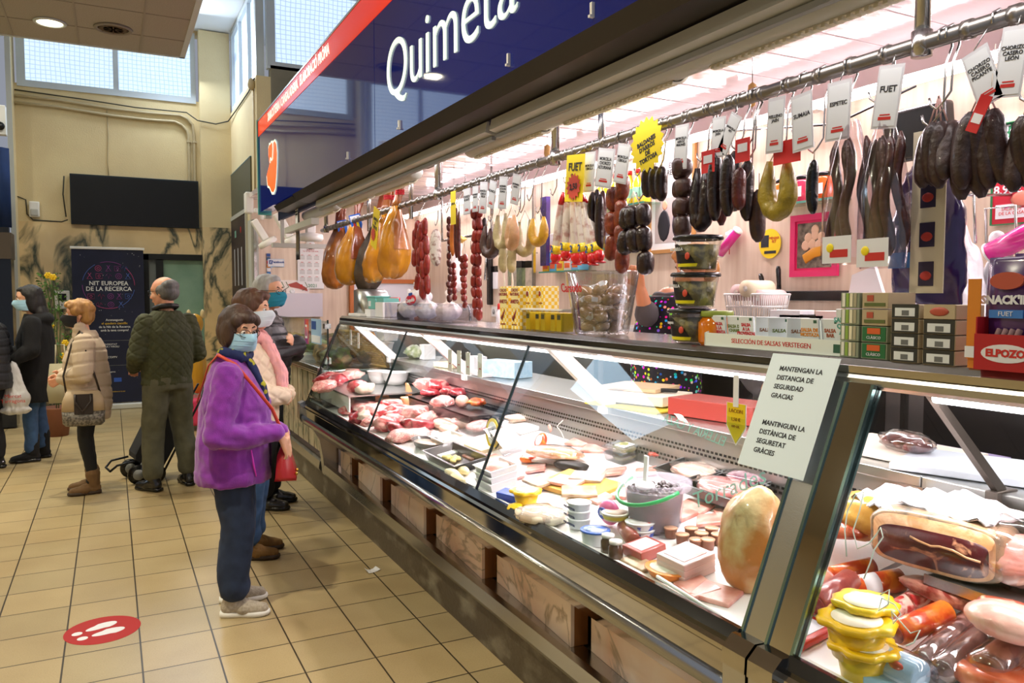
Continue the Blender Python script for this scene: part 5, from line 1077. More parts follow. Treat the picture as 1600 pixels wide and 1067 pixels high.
def pm(p):return FPX/((p-Vector((0,0,CH))).dot(_fw))
def dk(px,py,up=0):
 p=deck_at(px,py,up);return p
def blob(px,py,wpx,hpx,m,name,lab,cat,up=0,h=None,rz=0,nz=.28,asp=1.0,seed=0,group=None,z0=None,nf=3):
 """lump of food whose middle shows at px, py"""
 p=dk(px,py,up+.03)if z0 is None else at(px,py,Z=z0+.035);s=1/pm(p);k_=1.3 if px<700 else 1.08;w=wpx*s/2*k_;hh=h or max(.02,hpx*s*.42)*k_
 base=(deckz(p.x)+up)if z0 is None else z0
 t=tag(MB().ball((0,0,hh*.9),(w*asp,w,hh),m,3,nz=nz,nf=nf,seed=seed or px*.13).build(name),lab,cat,group);t.location=(p.x,p.y,base);t.rotation_euler=(0,math.atan(-DS)if up==0 else 0,rz);return t
def slab_meat(px,py,L_,W_,H_,m,name,lab,cat,rz=0,up=0,seed=0,m2=None):
 p=dk(px,py,up+H_*.5);t=MB();n=22;rings=[]
 for i in range(9):
  u=i/8;sc=min(1,.55+1.6*min(u,1-u)*1.2);ring=[]
  for j in range(n):
   a=2*pi*j/n;y=W_/2*math.copysign(abs(cos(a))**.6,cos(a))*sc;z=H_/2*math.copysign(abs(sin(a))**.7,sin(a))*sc;k=mnoise.noise(Vector((u*4+seed,cos(a)*1.5,sin(a)*1.5+seed)))*.16
   ring.append((L_*(u-.5),y*(1+k),H_/2+z*(1+k*.8)))
  rings.append(ring)
 t.ring(rings,m)
 if m2:t.ring([rings[0],[(x-.001,y*.97,H_/2+(z-H_/2)*.97)for x,y,z in rings[0]]],m2)
 o=tag(t.build(name),lab,cat);o.location=(p.x,p.y,deckz(p.x)+up+.002);o.rotation_euler=(0,0,rz);return o
def traybox(px,py,w,d,h,m,name,lab,cat,rz=0,up=0,fill=None,lidm=None,fh=.7,taper=.9,tilt=0,fillname='food_filling'):
 """open tray: w along world Y, d along world X"""
 p=dk(px,py,up+h*.5);t=thing(name,lab,cat,(p.x,p.y,deckz(p.x)+up+.001),rz);q=MB();k=.003
 def rect(sx,sy,z):return[(-sx,-sy,z),(sx,-sy,z),(sx,sy,z),(-sx,sy,z)]
 X_,Y_=d/2,w/2;M_=T(ry=math.atan(-DS))@T((0,0,tilt*w*.5),rx=tilt)
 q.ring([rect(X_*taper*.2,Y_*taper*.2,0),rect(X_*taper,Y_*taper,0),rect(X_,Y_,h),rect(X_+.006,Y_+.006,h),rect(X_+.006,Y_+.006,h+.003),rect(X_-k,Y_-k,h+.003),rect(X_*taper-k,Y_*taper-k,k),rect(X_*taper*.2,Y_*taper*.2,k)],m,False,True,M_);q.build('tray_body',t)
 if fill:q=MB();q.ball((0,0,h*fh*.6),(X_*.86,Y_*.86,h*fh*.55),fill,3,M_,nz=.12,nf=6,seed=px);f_=q.build(fillname,t)
 if lidm:q=MB();q.box((-X_-.004,-Y_-.004,h+.001),(X_+.004,Y_+.004,h+.006),lidm,M_,.002);q.build('lid',t)
 return t
def rbox(px,py,w,d,h,m,name,lab,cat,rz=0,up=0,top=None,tilt=0,bev=.004):
 p=dk(px,py,up+h*.5);t=thing(name,lab,cat,(p.x,p.y,deckz(p.x)+up+.001),rz);M_=T(ry=math.atan(-DS))@T((0,0,abs(tilt)*w*.45),rx=tilt);q=MB();q.box((-d/2,-w/2,0),(d/2,w/2,h),m,M_,bev);q.build('pack_body',t)
 if top:q=MB();q.box((-d*.36,-w*.36,h),(d*.36,w*.36,h+.0015),top,M_);q.build('pack_label',t)
 return t
 # ---- far end: trays and red meat
traybox(520,622,.42,.26,.07,CLR,'clear_tray','low clear plastic tray at the far glass end, empty','tray');
for i,(px,py,w_,m_,lab)in enumerate([(515,592,34,RED,'pile of fresh red meat at the far end behind the end glass'),(545,588,36,PNK,'marbled pink meat left of the white bowls'),(508,604,30,MIN,'pale pink meat slab at the far left of the case'),(560,604,26,RED,'reddish minced ball behind the rib slab'),(527,596,26,DRD,'dark red cut between the far meat piles'),(572,607,24,FAT,'pale fatty trimming beside the white bowls')]):
 blob(px,py,w_,17,m_,'meat_cut',lab,'meat',seed=i+1,z0=.956)
def bowl(px,py,r_,lab):
 p=at(px,py,Z=1.01);t=thing('white_bowl',lab,'bowl',(p.x,p.y,.957));q=MB();q.lathe([(.0,0),(r_*.55,0),(r_*.85,.04),(r_,.095),(r_+.006,.098),(r_-.006,.094),(r_*.8,.045),(r_*.5,.008),(0,.008)],TRAYW,n=32);q.build('bowl_body',t)
q=MB();q.box((1.44,5.28,.945),(2.035,6.13,.955),BRUSH);q.box((1.445,5.29,.84),(1.455,6.12,.945),TRAYW);q.box((2.02,5.29,.92),(2.03,6.12,.945),TRAYW);tag(q.build('raised_shelf'),'raised steel tray step at the far glass end under the white bowls','shelf')
bowl(592,588,.09,'far white plastic bowl among the meat');bowl(618,590,.105,'near white plastic bowl, larger, among the meat')
# raised black shelf with meat at the back
def shelf(pxa,pya,pxb,pyb,lab,hgt=.07,xw=.22):
 a=at(pxa,pya,X=1.90);b=at(pxb,pyb,X=1.90);t=thing('raised_shelf',lab,'shelf',(1.90,(a.y+b.y)/2,deckz(1.90)));w=abs(a.y-b.y);q=MB();q.box((-xw/2,-w/2,hgt-.008),(xw/2,w/2,hgt),mat('shelf_black','#1c1a1c',.3));q.box((-xw/2,-w/2,0),(-xw/2+.006,w/2,hgt),mat('shelf_black',''));q.box((xw/2-.006,-w/2,.03),(xw/2,w/2,hgt),mat('shelf_black',''));q.build('shelf_board',t);return t
shelf(660,620,760,650,'raised black shelf along the back of the case under the far red meats')
for i,(px,py,w_,h_,m_,lab)in enumerate([(665,602,34,18,PNK,'pink streaky cut on the raised shelf, farthest'),(684,606,34,20,RED,'red cut with white fat on the raised shelf, second'),(700,610,30,16,RED,'dark red strip of meat on the raised shelf, middle'),(716,612,30,16,DRD,'deep red cut on the raised shelf behind the film-wrapped one'),(672,612,30,12,DRD,'small purple red piece on the raised shelf edge')]):
 blob(px,py,w_,h_,m_,'meat_cut',lab,'meat',up=.075,seed=i+20,asp=.8)
t=blob(692,628,30,16,PNK,'wrapped_meat','film-wrapped pink meat on the front edge of the raised shelf','meat',up=.075,seed=31);q=MB();q.ball((0,0,.02),(.075,.085,.036),FILM2,3,nz=.3,nf=6,seed=4);q.build('film',t)
t=blob(722,628,20,22,HAMC,'cut_ham','round cut ham showing its pale pink face on the raised shelf','ham',up=.075,seed=32,nz=.05)
t=blob(744,626,28,14,ORA,'chorizo_piece','orange red sausage piece at the near end of the raised shelf','sausage',up=.075,seed=33)
# plastic film bag
t=thing('plastic_bag','crumpled clear plastic bag behind the white bowls','bag',dk(655,590,.06));q=MB();q.ball((0,0,.02),(.07,.12,.06),mat('film_pinkish','#c9b0ba',.25,alpha=.75,bump=.6,bscale=20),3,nz=.5,nf=5,seed=6);q.build('bag_body',t)
# rib slab & cuts
slab_meat(570,634,.20,.42,.06,meat('rib_meat','#e2827e','#f8dcd0',9,.4,.55),'rib_slab','long slab of pale streaky pork ribs along the front far end','meat',R(-4))
slab_meat(608,628,.15,.34,.05,FAT,'pork_belly','white fatty pork belly slab beside the rib slab','meat',R(6),seed=3)
cuts=[(560,654,26,18,DRD,'dark red meat end near the front glass left of the first pane joint'),(586,650,42,24,PNK,'large pink pork chunk at the first pane joint'),(622,646,34,22,RED,'pinkish red chunk right of the first pane joint'),(604,664,36,20,RED,'red chunk near the front edge right of the pane joint'),(618,668,32,16,LIV,'glossy dark red kidney-like piece at the front'),(642,664,30,18,LIV,'second glossy dark red piece beside the first'),(664,664,30,16,DRD,'third glossy red piece, nearest the camera of the dark ones'),(650,646,42,20,PNK,'big pale pink pork joint in the middle'),(668,652,34,14,PNK,'pale pork strip behind the fat pieces'),(628,680,44,16,MIN,'pale pink minced slab at the front before the black oval pan'),(650,676,40,12,MIN,'second pale minced slab at the front'),(545,640,24,12,RED,'small red piece left of the ribs'),(678,646,20,10,PNK,'small pointed pink piece at the back of the chunks')]
for i,(px,py,w_,h_,m_,lab)in enumerate(cuts):blob(px,py,w_,h_,m_,'meat_cut',lab,'meat',seed=i+40,rz=i*.7,asp=.85)
for i,(px,py,lab)in enumerate(((694,660,'long white fat roll, upper of the two'),(702,666,'long white fat roll, lower and nearer of the two'))):blob(px,py,44,14,FAT,'fat_roll',lab,'fat',seed=i+60,asp=.55,nz=.12)
for i,(px,py,rz_,lab)in enumerate(((634,618,.3,'tan pig ear standing upright behind the chunks'),(648,630,.9,'tan pig ear lying curled toward the camera'),(612,622,1.4,'flat orange-tan pig ear at the first pane joint'))):
 p=dk(px,py,.04);q=MB();rows=[]
 for k in range(7):
  u=k/6;w_=.045*sin(pi*min(.95,u*.85+.12));rows.append([(.03*u*u+.02*cos(v*1.2)*0-.018*(v*v),w_*v,.12*u)for v in(-1,-.5,0,.5,1)])
 q.ring(rows,EAR,True,False,closed=False);q.ring([[(x-.006,y,z)for x,y,z in r_]for r_ in rows],EAR,True,False,closed=False);o=tag(q.build('pig_ear'),lab,'pork');o.location=(p.x,p.y,deckz(p.x)+.01);o.rotation_euler=((0,1.0,1.25)[i],-.2,rz_+3)
rnd=random.Random(21);srcs=[]
for i in range(46):
 px=rnd.uniform(505,690);py=628+(px-505)*.16+rnd.uniform(-6,26);p=dk(px,py,.03)
 if not(1.42<p.x<1.98 and p.y<5.9)or 4.6>p.y:continue
 if len(srcs)<4:o=blob(px,py,20,10,(PNK,RED,FAT,MIN)[len(srcs)],'pork_trimming','small pink trimming of pork lying among the larger cuts','meat',seed=200+i,group='pork trimmings in the far case',nz=.4,asp=.6);srcs.append(o)
 else:o=srcs[i%4].copy();COL.objects.link(o);o.location=(p.x,p.y,deckz(p.x)+rnd.uniform(.0,.03));o.scale=(rnd.uniform(.8,1.5),)*3
 o.rotation_euler.z=rnd.uniform(0,6)
rnd=random.Random(9);src=None
for i,(px,py)in enumerate(((742,712),(770,716),(800,742),(838,730),(930,700),(960,735),(935,775),(985,770),(1010,735),(1060,800),(1085,790),(1110,810),(1090,915),(1120,925),(960,700),(905,690),(1140,800))):
 p=dk(px,py,.012)
 if src is None:src=rbox(px,py,.12,.09,.014,mat('slice_pink','#e8b4a8',.3,col2='#c87a6c',scale=18,coat=.4),'sliced_pack','small flat film pack of pink slices lying between the larger goods','pack',top=None);src['group']='flat packs of slices in the middle case'
 else:copy_tree(src,(p.x,p.y,deckz(p.x)+.001),rnd.uniform(-.8,.8))
 # containers at centre back
traybox(715,658,.17,.15,.065,CLR,'clear_tub','clear tub with red meat, far one at the back centre','tub',fill=PNK);traybox(748,664,.22,.17,.07,CLR,'clear_tub','clear tub with pinkish meat, near one at the back centre','tub',fill=MIN)
traybox(700,686,.20,.13,.03,TRAYW,'white_tray','white tray between the fat rolls and the oval pan','tray',fill=FAT,fh=.9)
p=dk(668,692,.02);t=thing('oval_pan','black oval pan at the front with light contents','pan',(p.x,p.y,deckz(p.x)+.004));q=MB();q.lathe([(0,0),(.07,0),(.085,.03),(.09,.032),(.083,.03),(.068,.005),(0,.005)],TRAYB,n=32,sx=.9,sy=1.7);q.build('pan_body',t);q=MB();q.lathe([(0,.006),(.07,.008),(.074,.018),(0,.02)],FAT,n=28,sx=.9,sy=1.7);q.build('food_filling',t)
rbox(690,700,.34,.15,.012,TRAYW,'cutting_board','long white board lying behind the black tray','board');
p=dk(715,720,.03);t=traybox(712,716,.42,.17,.045,TRAYB,'black_tray','large black metal tray with yellowish chunks','tray',fh=.5);q=MB()
for k in range(7):q.ball((-.02+.02*(k%3),.09-.035*(k//2)+.1*(k>4)*0,.014),(.016,.022,.012),mat('yellow_food','#e8cf7a',.6),2,nz=.3,seed=k)
q.build('food_filling',t)
for i,(px,py,lab)in enumerate(((708,736,'pale cheese stick at the front glass, left'),(722,730,'pale cheese stick at the front glass, middle'),(716,744,'pale cheese stick at the front glass, lowest'))):blob(px,py,46,10,CREAM,'cheese_stick',lab,'cheese',seed=80+i,asp=.35,nz=.08)
# oval sign in the case
p=dk(771,682,.07);t=thing('oval_price_sign','oval price sign with black rim and yellow border standing by the second pane joint','price sign',(p.x,p.y,deckz(p.x)+.003));M_=frame((0,0,.085),(.25,-1,0),(0,0,1))
for k,(a_,b_,z_,m_,nm)in enumerate(((.06,.085,0,BLACK,'rim'),(.052,.076,.004,mat('packet_yellow',''),'border'),(.036,.06,.006,PAPER,'face'))):
 q=MB();q.ring([[M_@Vector((a_*cos(v),b_*sin(v),z_+dz))for v in[2*pi*j/32 for j in range(32)]]for dz in(0,.003)],m_,False);q.build(nm,t)
q=MB();q.text('1',.07,INK,M_@Matrix.Translation((0,0,.0095))@Matrix.Rotation(R(-20),4,'Z'));q.build('numeral',t)
# stack of white trays with meat, film
for k in range(3):
 t=traybox(776,752-0,.17,.13,.035,TRAYW,'white_tray','white tray of sliced meat under film, %s of the stack of three'%('bottom','middle','top')[k],'tray',up=k*.037,fill=HAMC if k==2 else None,fh=1.1)
 if k<2:t.location=(bpy.data.objects[t.name].location.x,t.location.y,t.location.z)
base_=[o for o in bpy.data.objects if o.name.startswith('white_tray')and 'stack of three' in o.get('label','')]
for o in base_[1:]:o.location.x,o.location.y=base_[0].location.x,base_[0].location.y
rbox(795,700,.22,.16,.006,CLR,'clear_lid_box','clear lidded box tilted up with pale slices behind the tray stack','box',tilt=.5,top=FAT,up=.02)
rbox(757,696,.22,.14,.02,CREAM,'cheese_slab','flat cream slab behind the tilted clear box','cheese')
for i,(px,py,m_,lab)in enumerate(((848,692,ORA,'round orange sealed pack standing up near the middle'),(826,712,ORA,'round orange sealed pack lying flat near the middle'))):
 p=dk(px,py,.03);t=thing('sealed_round_pack',lab,'pack',(p.x,p.y,deckz(p.x)+.035 if i==0 else deckz(p.x)+.004),0);M_=T((0,0,0),ry=(-1.15 if i==0 else 0));q=MB();q.lathe([(0,0),(.038,0),(.045,.012),(.038,.024),(0,.024)],m_,M=M_,n=24);q.build('pack_body',t);q=MB();q.lathe([(.018,.0245),(.026,.0245),(.026,.026),(.018,.026)],PAPER,M=M_,n=24);q.build('pack_label',t)
rbox(812,666,.30,.16,.02,TRAYW,'white_board','white board at the back centre carrying sliced meat','board');blob(808,650,36,12,FAT,'sliced_meat','pale pink sliced meat heap on the back board','meat',up=.02,seed=90);
t=traybox(882,640,.16,.12,.06,CLR,'clear_tub','clear tub of bright red minced meat at the back by the grille','tub',fill=meat('red_mince','#b82a22','#d85040',50,bump=.8),up=.05)
def roll(px0,py0,px1,py1,r_,m,name,lab,cat,up=0,m2=None,n=12):
 a=dk(px0,py0,up+r_);b=dk(px1,py1,up+r_);t=thing(name,lab,cat,(0,0,0));q=MB();d=b-a;q.tube([a,a+d*.03,a+d*.5,a+d*.97,b],[r_*.8,r_,r_*1.03,r_,r_*.8],m,16);t.location=a;ob=q.build('body',t);ob.data.transform(Matrix.Translation(-a))
 if m2:q=MB();dn=d.normalized();q.tube([-dn*.001,-dn*.003],r_*.78,m2,16);q.build('cut_face',t)
 return t
roll(850,658,922,640,.024,meat('sausage_skin_pink','#d8a090','#c88a7c'),'cooked_sausage','long pale pink cooked sausage at the back centre, farther one','sausage');roll(858,670,925,654,.026,meat('sausage_skin_pink'),'cooked_sausage','long pale pink cooked sausage at the back centre, nearer one','sausage');roll(880,672,946,672,.026,CUR,'cured_sausage','dark cured sausage beside the pale pink ones','sausage')
t=thing('twine_loop','white twine loop lying on the wrapped fillet','string',dk(888,668,.08));q=MB();q.tube([(.0,.05,.03),(-.03,.06,.0),(-.04,0,-.02),(-.06,-.06,-.04),(-.07,-.02,-.05),(-.05,.04,-.05)],.0025,STR,5);q.build('loop',t)
blob(925,672,30,26,FAT,'poultry_piece','white knotted pale meat piece behind the wrapped fillet','meat',seed=93,up=.02)
t=slab_meat(868,708,.15,.26,.045,meat('fillet_tan','#e0a878','#f2d8c4'),'wrapped_fillet','long wrapped tan fillet on a white tray in the middle','fish',R(28),up=.03,seed=5);q=MB();q.ball((0,0,.026),(.085,.135,.03),FILM2,3,nz=.12,nf=6,seed=3);q.build('film',t)
rbox(880,716,.30,.16,.012,TRAYW,'white_tray','white foam tray under the long wrapped fillet','tray',R(28));slab_meat(892,728,.08,.16,.04,mat('black_rind','#1a1618',.5,bump=.5),'black_rind_cheese','dark-rinded wedge right of the wrapped fillet','cheese',R(20),seed=8)
rbox(905,758,.34,.20,.02,mat('wood_board','#d8a84c',.5,col2='#c8903a',scale=4,stretch=(1,8,1)),'wooden_board','yellow wooden board with vacuum packs behind the yellow tub','board',R(10));
for i,(px,py,lab)in enumerate(((842,752,'vacuum pack with dark contents left on the wooden board'),(886,752,'vacuum pack of sliced fish in the middle of the wooden board'),(918,745,'vacuum pack on the right of the wooden board'),(905,768,'wooden-cased pack at the near edge of the board'))):rbox(px,py,.14,.09,.014,(mat('slice_beige','#d8c0a0',.35,col2='#9a7a5a',scale=14),HAMC,mat('slice_grey','#c8bcae',.35,col2='#8a7a70',scale=16),mat('slice_beige',''))[i],'vacuum_pack',lab,'pack',R(20*i),up=.024,top=PAPER if i==2 else None)
# yellow tub, blue pack, cheese pack
def tub(px,py,r_,h,mb,ml,name,lab,cat,up=0,lid=True,sy=1,oval=1,top=None,txt=None,tm=None,band=None):
 p=dk(px,py,up+h*.5);t=thing(name,lab,cat,(p.x,p.y,deckz(p.x)+up+.001));q=MB();q.lathe([(0,0),(r_*.82,0),(r_*.85,.002),(r_*.96,h*.88),(r_*.96,h*.9),(0,h*.9)],mb,n=28,sy=oval);q.build('tub_body',t)
 if lid:q=MB();q.lathe([(0,h*.86),(r_,h*.86),(r_*1.03,h*.88),(r_*1.03,h*.97),(r_*.98,h),(0,h)],ml,n=28,sy=oval);q.build('lid',t)
 if top:q=MB();q.lathe([(0,h),(r_*.8,h),(r_*.8,h+.0012),(0,h+.0012)],top,n=28,sy=oval);q.build('lid_label',t)
 if band:q=MB();q.ring([[(r_*.90*cos(a_),r_*.90*oval*sin(a_),h*.25)for a_ in[2*pi*k/28 for k in range(28)]],[(r_*.965*cos(a_),r_*.965*oval*sin(a_),h*.7)for a_ in[2*pi*k/28 for k in range(28)]]],band,True,False);q.build('band_label',t)
 if txt:q=MB();q.text(txt,h*.32,tm or INK,frame((-r_*1.0*.98,0,h*.5),(0,-1,0),(0,0,1)),weight=.0004);q.build('lettering',t)
 return t
YT=mat('tub_yellow','#f0c814',.3,coat=.4)
def flower_tub(px,py,lab,s=1,up=0,z=None):
 p=dk(px,py,up+.05);t=thing('scalloped_tub',lab,'tub',(p.x,p.y,deckz(p.x)+up));q=MB();q.lathe([(0,0),(.035*s,0),(.045*s,.05*s),(0,.05*s)],YT,n=24);q.build('tub_body',t);q=MB()
 q.ring([[(r_*s*(1+.05*cos(5*a_)+.05*cos(9*a_+1))*cos(a_),r_*s*(1+.05*cos(5*a_)+.05*cos(9*a_+1))*sin(a_),z_*s)for a_ in[2*pi*k/64 for k in range(64)]]for r_,z_ in((.044,.05),(.056,.052),(.058,.06),(.050,.064),(.04,.060))],YT);q.build('lid',t);q=MB();q.lathe([(0,.0605*s),(.038*s,.0605*s),(.038*s,.062*s),(0,.062*s)],mat('cheese_white','#f6f2dc',.5),n=24,sx=1,sy=1);q.build('lid_label',t);return t
flower_tub(822,772,'yellow scalloped tub in the middle case near the front glass, upper',1.1,.0);t=rbox(800,775,.12,.06,.035,mat('pack_blue','#1d4fb0',.4),'blue_pack','blue pack behind the yellow scalloped tub','pack',R(20))
t=blob(806,790,26,12,YT,'yellow_pack','yellow pack lying under the scalloped tub','pack',seed=97,nz=.1)
t=slab_meat(846,805,.16,.20,.05,mat('white_cheese','#f4ead2',.5),'cheese_pack','film-wrapped white cheese pack at the front glass','cheese',R(15),seed=12);q=MB();q.ball((0,0,.026),(.092,.105,.034),FILM2,3,nz=.25,nf=6,seed=9);q.build('film',t)
for k in range(3):
 p0=tub(905,816,.043,.036,mat('tub_silver','#cfd6dc',.3),mat('tub_lid_white','#eef2f4',.35),'cream_cheese_tub','round white cream cheese tub, %s of the stack of three'%('bottom','middle','top')[k],'tub',up=k*.038,txt='PHILADELPHIA',tm=mat('print_navy','#26345f',.5))
 if k==0:bx=p0.location.copy()
 else:p0.location.x,p0.location.y=bx.x,bx.y
p=dk(952,800,.05);t=thing('pink_pack','pink oval pack with blue and white emblem behind the flat tubs','pack',(p.x,p.y,deckz(p.x)+.05));q=MB();q.ball((0,0,0),(.03,.052,.045),mat('pack_pink','#e05a98',.35,coat=.4),3);q.build('pack_body',t);q=MB();M_=frame((-.031,-.0,.0),(0,-1,0),(0,0,1));q.ring([[M_@Vector((.026*cos(a_),.02*sin(a_),z_))for a_ in[2*pi*k/20 for k in range(20)]]for z_ in(-.008,.001)],mat('pack_blue',''),False);q.text('Bo',.022,WI,M_@T((0,0,.0015)),weight=.001);q.build('emblem',t)
tub(962,806,.048,.026,mat('tub_cream','#e0d6a8',.4),mat('lid_cream','#f2ead6',.35),'flat_tub','flat round tub with cream lid and swirl print on top of the blue-lidded tub','tub',up=.045,top=mat('swirl','#e8d8c8',.4,col2='#c89a8a',scale=14),band=mat('band_yellow','#e0c83a',.4))
for k in range(2):
 p0=tub(1000,832,.050,.030,mat('tub_lid_white',''),mat('tub_lid_white',''),'round_cheese_box','round white cheese box with red and blue print, %s of two'%('lower','upper')[k],'cheese box',up=k*.032,top=mat('print_redwhite','#f2eeea',.4,col2='#d8483a',scale=18,lo=.52,hi=.56)if k else None,band=mat('print_bluewhite','#eef0f4',.4,col2='#3a5ac0',scale=22,lo=.5,hi=.55))
 if k==0:bx=p0.location.copy()
 else:p0.location.x,p0.location.y=bx.x,bx.y
tub(930,838,.050,.050,mat('cup_white','#e8ecf0',.35),mat('lid_blue','#3a6ac8',.35),'blue_lid_tub','white tub with a wide blue lid at the front','tub',top=mat('lid_blue_print','#d8e4f4',.4,col2='#3a6ac8',scale=12,lo=.45,hi=.55))
for i,(px,py,lab)in enumerate(((950,852,'small glass jar of brown spread at the front, far one'),(962,862,'small glass jar of brown spread at the front, near one'))):
 p=dk(px,py,.03);t=thing('glass_jar',lab,'jar',(p.x,p.y,deckz(p.x)+.001));q=MB();q.lathe([(0,0),(.022,0),(.024,.004),(.024,.045),(.019,.052),(.019,.056),(0,.056)],mat('jar_brown','#4a2c22',.15,coat=.6),n=20);q.build('jar_body',t);q=MB();q.lathe([(0,.056),(.021,.056),(.021,.066),(0,.066)],mat('lid_white','#e4e4e0',.4),n=20);q.build('lid',t)
roll(975,822,990,845,.026,mat('can_maroon','#8a3a30',.3,col2='#b06a50',scale=12,coat=.4),'spread_can','maroon round can lying on its side behind the small jars','can')
rbox(1008,858,.10,.10,.035,mat('pate_pink','#b0504a',.3,coat=.4),'pate_pack','clear pack of reddish pâté with a white card top and picture','pack',top=PAPER)
k=0
for(px,py)in((1048,832),(1066,842),(1080,832),(1096,840),(1112,832),(1088,850),(1106,850),(1122,842)):
 tub(px,py,.022,.034,mat('pot_brown','#7a4a38',.35),mat('pot_foil','#c89a7c',.3,.3),'pate_pot','small brown pâté pot with foil lid beside the olive bucket','pot')['group']='small pâté pots beside the bucket';k+=1
for k in range(3):
 t=rbox(1072,888,.13,.12,.022,mat('pack_mauve','#d8b8b4',.35,coat=.4),'sliced_meat_pack','clear pack of sliced meat, %s of the stack by the round bread-like piece'%('bottom','middle','top')[k],'pack',up=k*.024,top=mat('pack_photo','#e2d8dc',.4,col2='#c07a70',scale=10)if k==2 else None)
 if k==0:bx=t.location.copy()
 else:t.location.x,t.location.y=bx.x,bx.y
tub(1043,893,.060,.022,mat('tub_orange','#e8862a',.35),mat('tub_orange',''),'orange_lid_tub','flat oval tub with orange lid and white label at the front glass','tub',oval=1.25,top=mat('label_pale','#f4ecdc',.4,col2='#e8a050',scale=12,lo=.5,hi=.6));rbox(998,880,.12,.06,.012,mat('slice_beige',''),'flat_pack','flat beige pack before the orange lid tub','pack')
q=MB();a=dk(1040,898,.02);b=dk(1130,962,.02);q.tube([a+Vector((-.03,0,.0)),b+Vector((-.01,0,0))],.006,WHITE,6);tag(q.build('price_strip'),'ribbed white price strip lying along the front sill near the steel post','strip')
# olive bucket
p=dk(1022,815,.02);t=thing('olive_bucket','translucent bucket of dark olives with a green handle','bucket',(p.x,p.y,deckz(p.x)));s=1.0;q=MB();BK=mat('bucket_plastic','#dcd4e6',.3,alpha=.24)
q.lathe([(0,.002),(.085,.002),(.09,.01),(.104,.14),(.125,.142),(.128,.165),(.122,.168),(.112,.160),(.100,.14),(.086,.012)],BK,n=40);q.build('bucket_body',t)
q=MB();q.lathe([(0,.008),(.082,.010),(.097,.125),(0,.128)],mat('olive_brine','#4a3a40',.3,col2='#2a1c22',scale=40),n=32);f_=q.build('olive_filling',t);f_['kind']='stuff'
q=MB();q.tube([(.09*cos(a_)*-1-.035,.128*cos(a_+pi/2)*-1.0 if False else-.128*cos(pi*k/16),.14-.045*sin(pi*k/16))if False else(-.128*sin(pi*k/16),-.128*cos(pi*k/16),.150-.05*sin(pi*k/16))for k,a_ in enumerate([0]*17)],.007,mat('handle_green','#1fa45a',.3,coat=.4),8);q.build('handle',t)
rnd=random.Random(2);src=None;OLM=mat('olive_black','#2c1a24',.18,coat=.6);OLG=mat('olive_green','#5f7a4c',.25,coat=.5)
for i in range(64):
 a_=rnd.uniform(0,2*pi);r_=.088*rnd.random()**.5;z_=.128+.012*rnd.random()
 if src is None:q=MB();q.ball((0,0,0),(.009,.009,.0115),OLM,2);src=tag(q.build('olive'),'small dark olive on top of the olive bucket','olive','olives in the bucket');o=src
 else:o=src.copy();COL.objects.link(o)
 o.location=(p.x+r_*cos(a_),p.y+r_*sin(a_),deckz(p.x)+z_);o.rotation_euler=(rnd.uniform(0,3),rnd.uniform(0,3),0)
t=thing('plastic_ladle','white plastic ladle standing in the olive bucket','ladle',(p.x-.04,p.y-.0,deckz(p.x)+.15));q=MB();q.ball((0,0,0),(.034,.034,.018),TRAYW,3);q.build('spoon_bowl',t);q=MB();q.box((-.004,-.010,.005),(.002,.010,.105),TRAYW,T(rx=.08));q.build('handle',t)
# boxes with olives, jars, peppers
for k in range(2):
 t=traybox(975,712,.15,.12,.036,CLR,'clear_box','clear box of green olives with pale lid, %s of two'%('lower','upper')[k],'box',up=k*.043,fill=mat('green_olives','#8a9450',.35,col2='#c0b068',scale=30,bump=.7),fh=1.1)
 q=MB();q.box((-.06,-.075,.038),(.06,.075,.041),CLR,T(ry=math.atan(-DS)),.001);q.box((-.03,-.05,.0415),(.03,.02,.043),PAPER,T(ry=math.atan(-DS)));q.build('lid',t)
 if k==0:bx=t.location.copy()
 else:t.location.x,t.location.y=bx.x,bx.y
for i,(px,py,lab)in enumerate(((1000,694,'small white jar with blue cap behind the olive boxes, left'),(1016,688,'small jar with blue cap and red label behind the olive boxes, right'))):
 p=dk(px,py,.03);t=thing('capped_jar',lab,'jar',(p.x,p.y,deckz(p.x)+.04));q=MB();q.lathe([(0,0),(.020,0),(.020,.04),(.016,.045),(0,.045)],WHITE,n=18);q.build('jar_body',t);q=MB();q.lathe([(0,.045),(.021,.045),(.021,.062),(0,.062)],mat('cap_blue','#1c3aa8',.35),n=18);q.build('cap',t);q=MB();q.tube([(0,0,.01),(0,0,.035)],.0206,(PAPER,REDC)[i],18,caps=False);q.build('band_label',t)
for i,(px,py,lab)in enumerate(((1032,706,'dark red dried meat heap on film behind the bucket'),(1048,702,'second dark red dried piece by the grille'))):blob(px,py,34,16,meat('dried_red','#9a2a18','#c84a28',20,bump=.8),'dried_meat',lab,'meat',seed=110+i,up=.02)
# black trays with meat by the post
for i,(px,py,w_,lab)in enumerate(((1085,740,.26,'black tray of pale meat under film, behind the bucket'),(1130,765,.28,'black tray of pink meat under film left of the tan round piece'),(1170,752,.22,'black tray with shiny film by the steel post'))):
 t=traybox(px,py,w_,.17,.04,TRAYB,'black_tray',lab,'tray',up=.03,fill=(FAT,PNK,meat('purplish','#8a5a70','#d8b0b8'))[i],fh=1.2);q=MB();q.ball((0,0,.038),(.08,w_*.45,.022),FILM2,3,nz=.25,nf=7,seed=i+2);q.build('film',t)
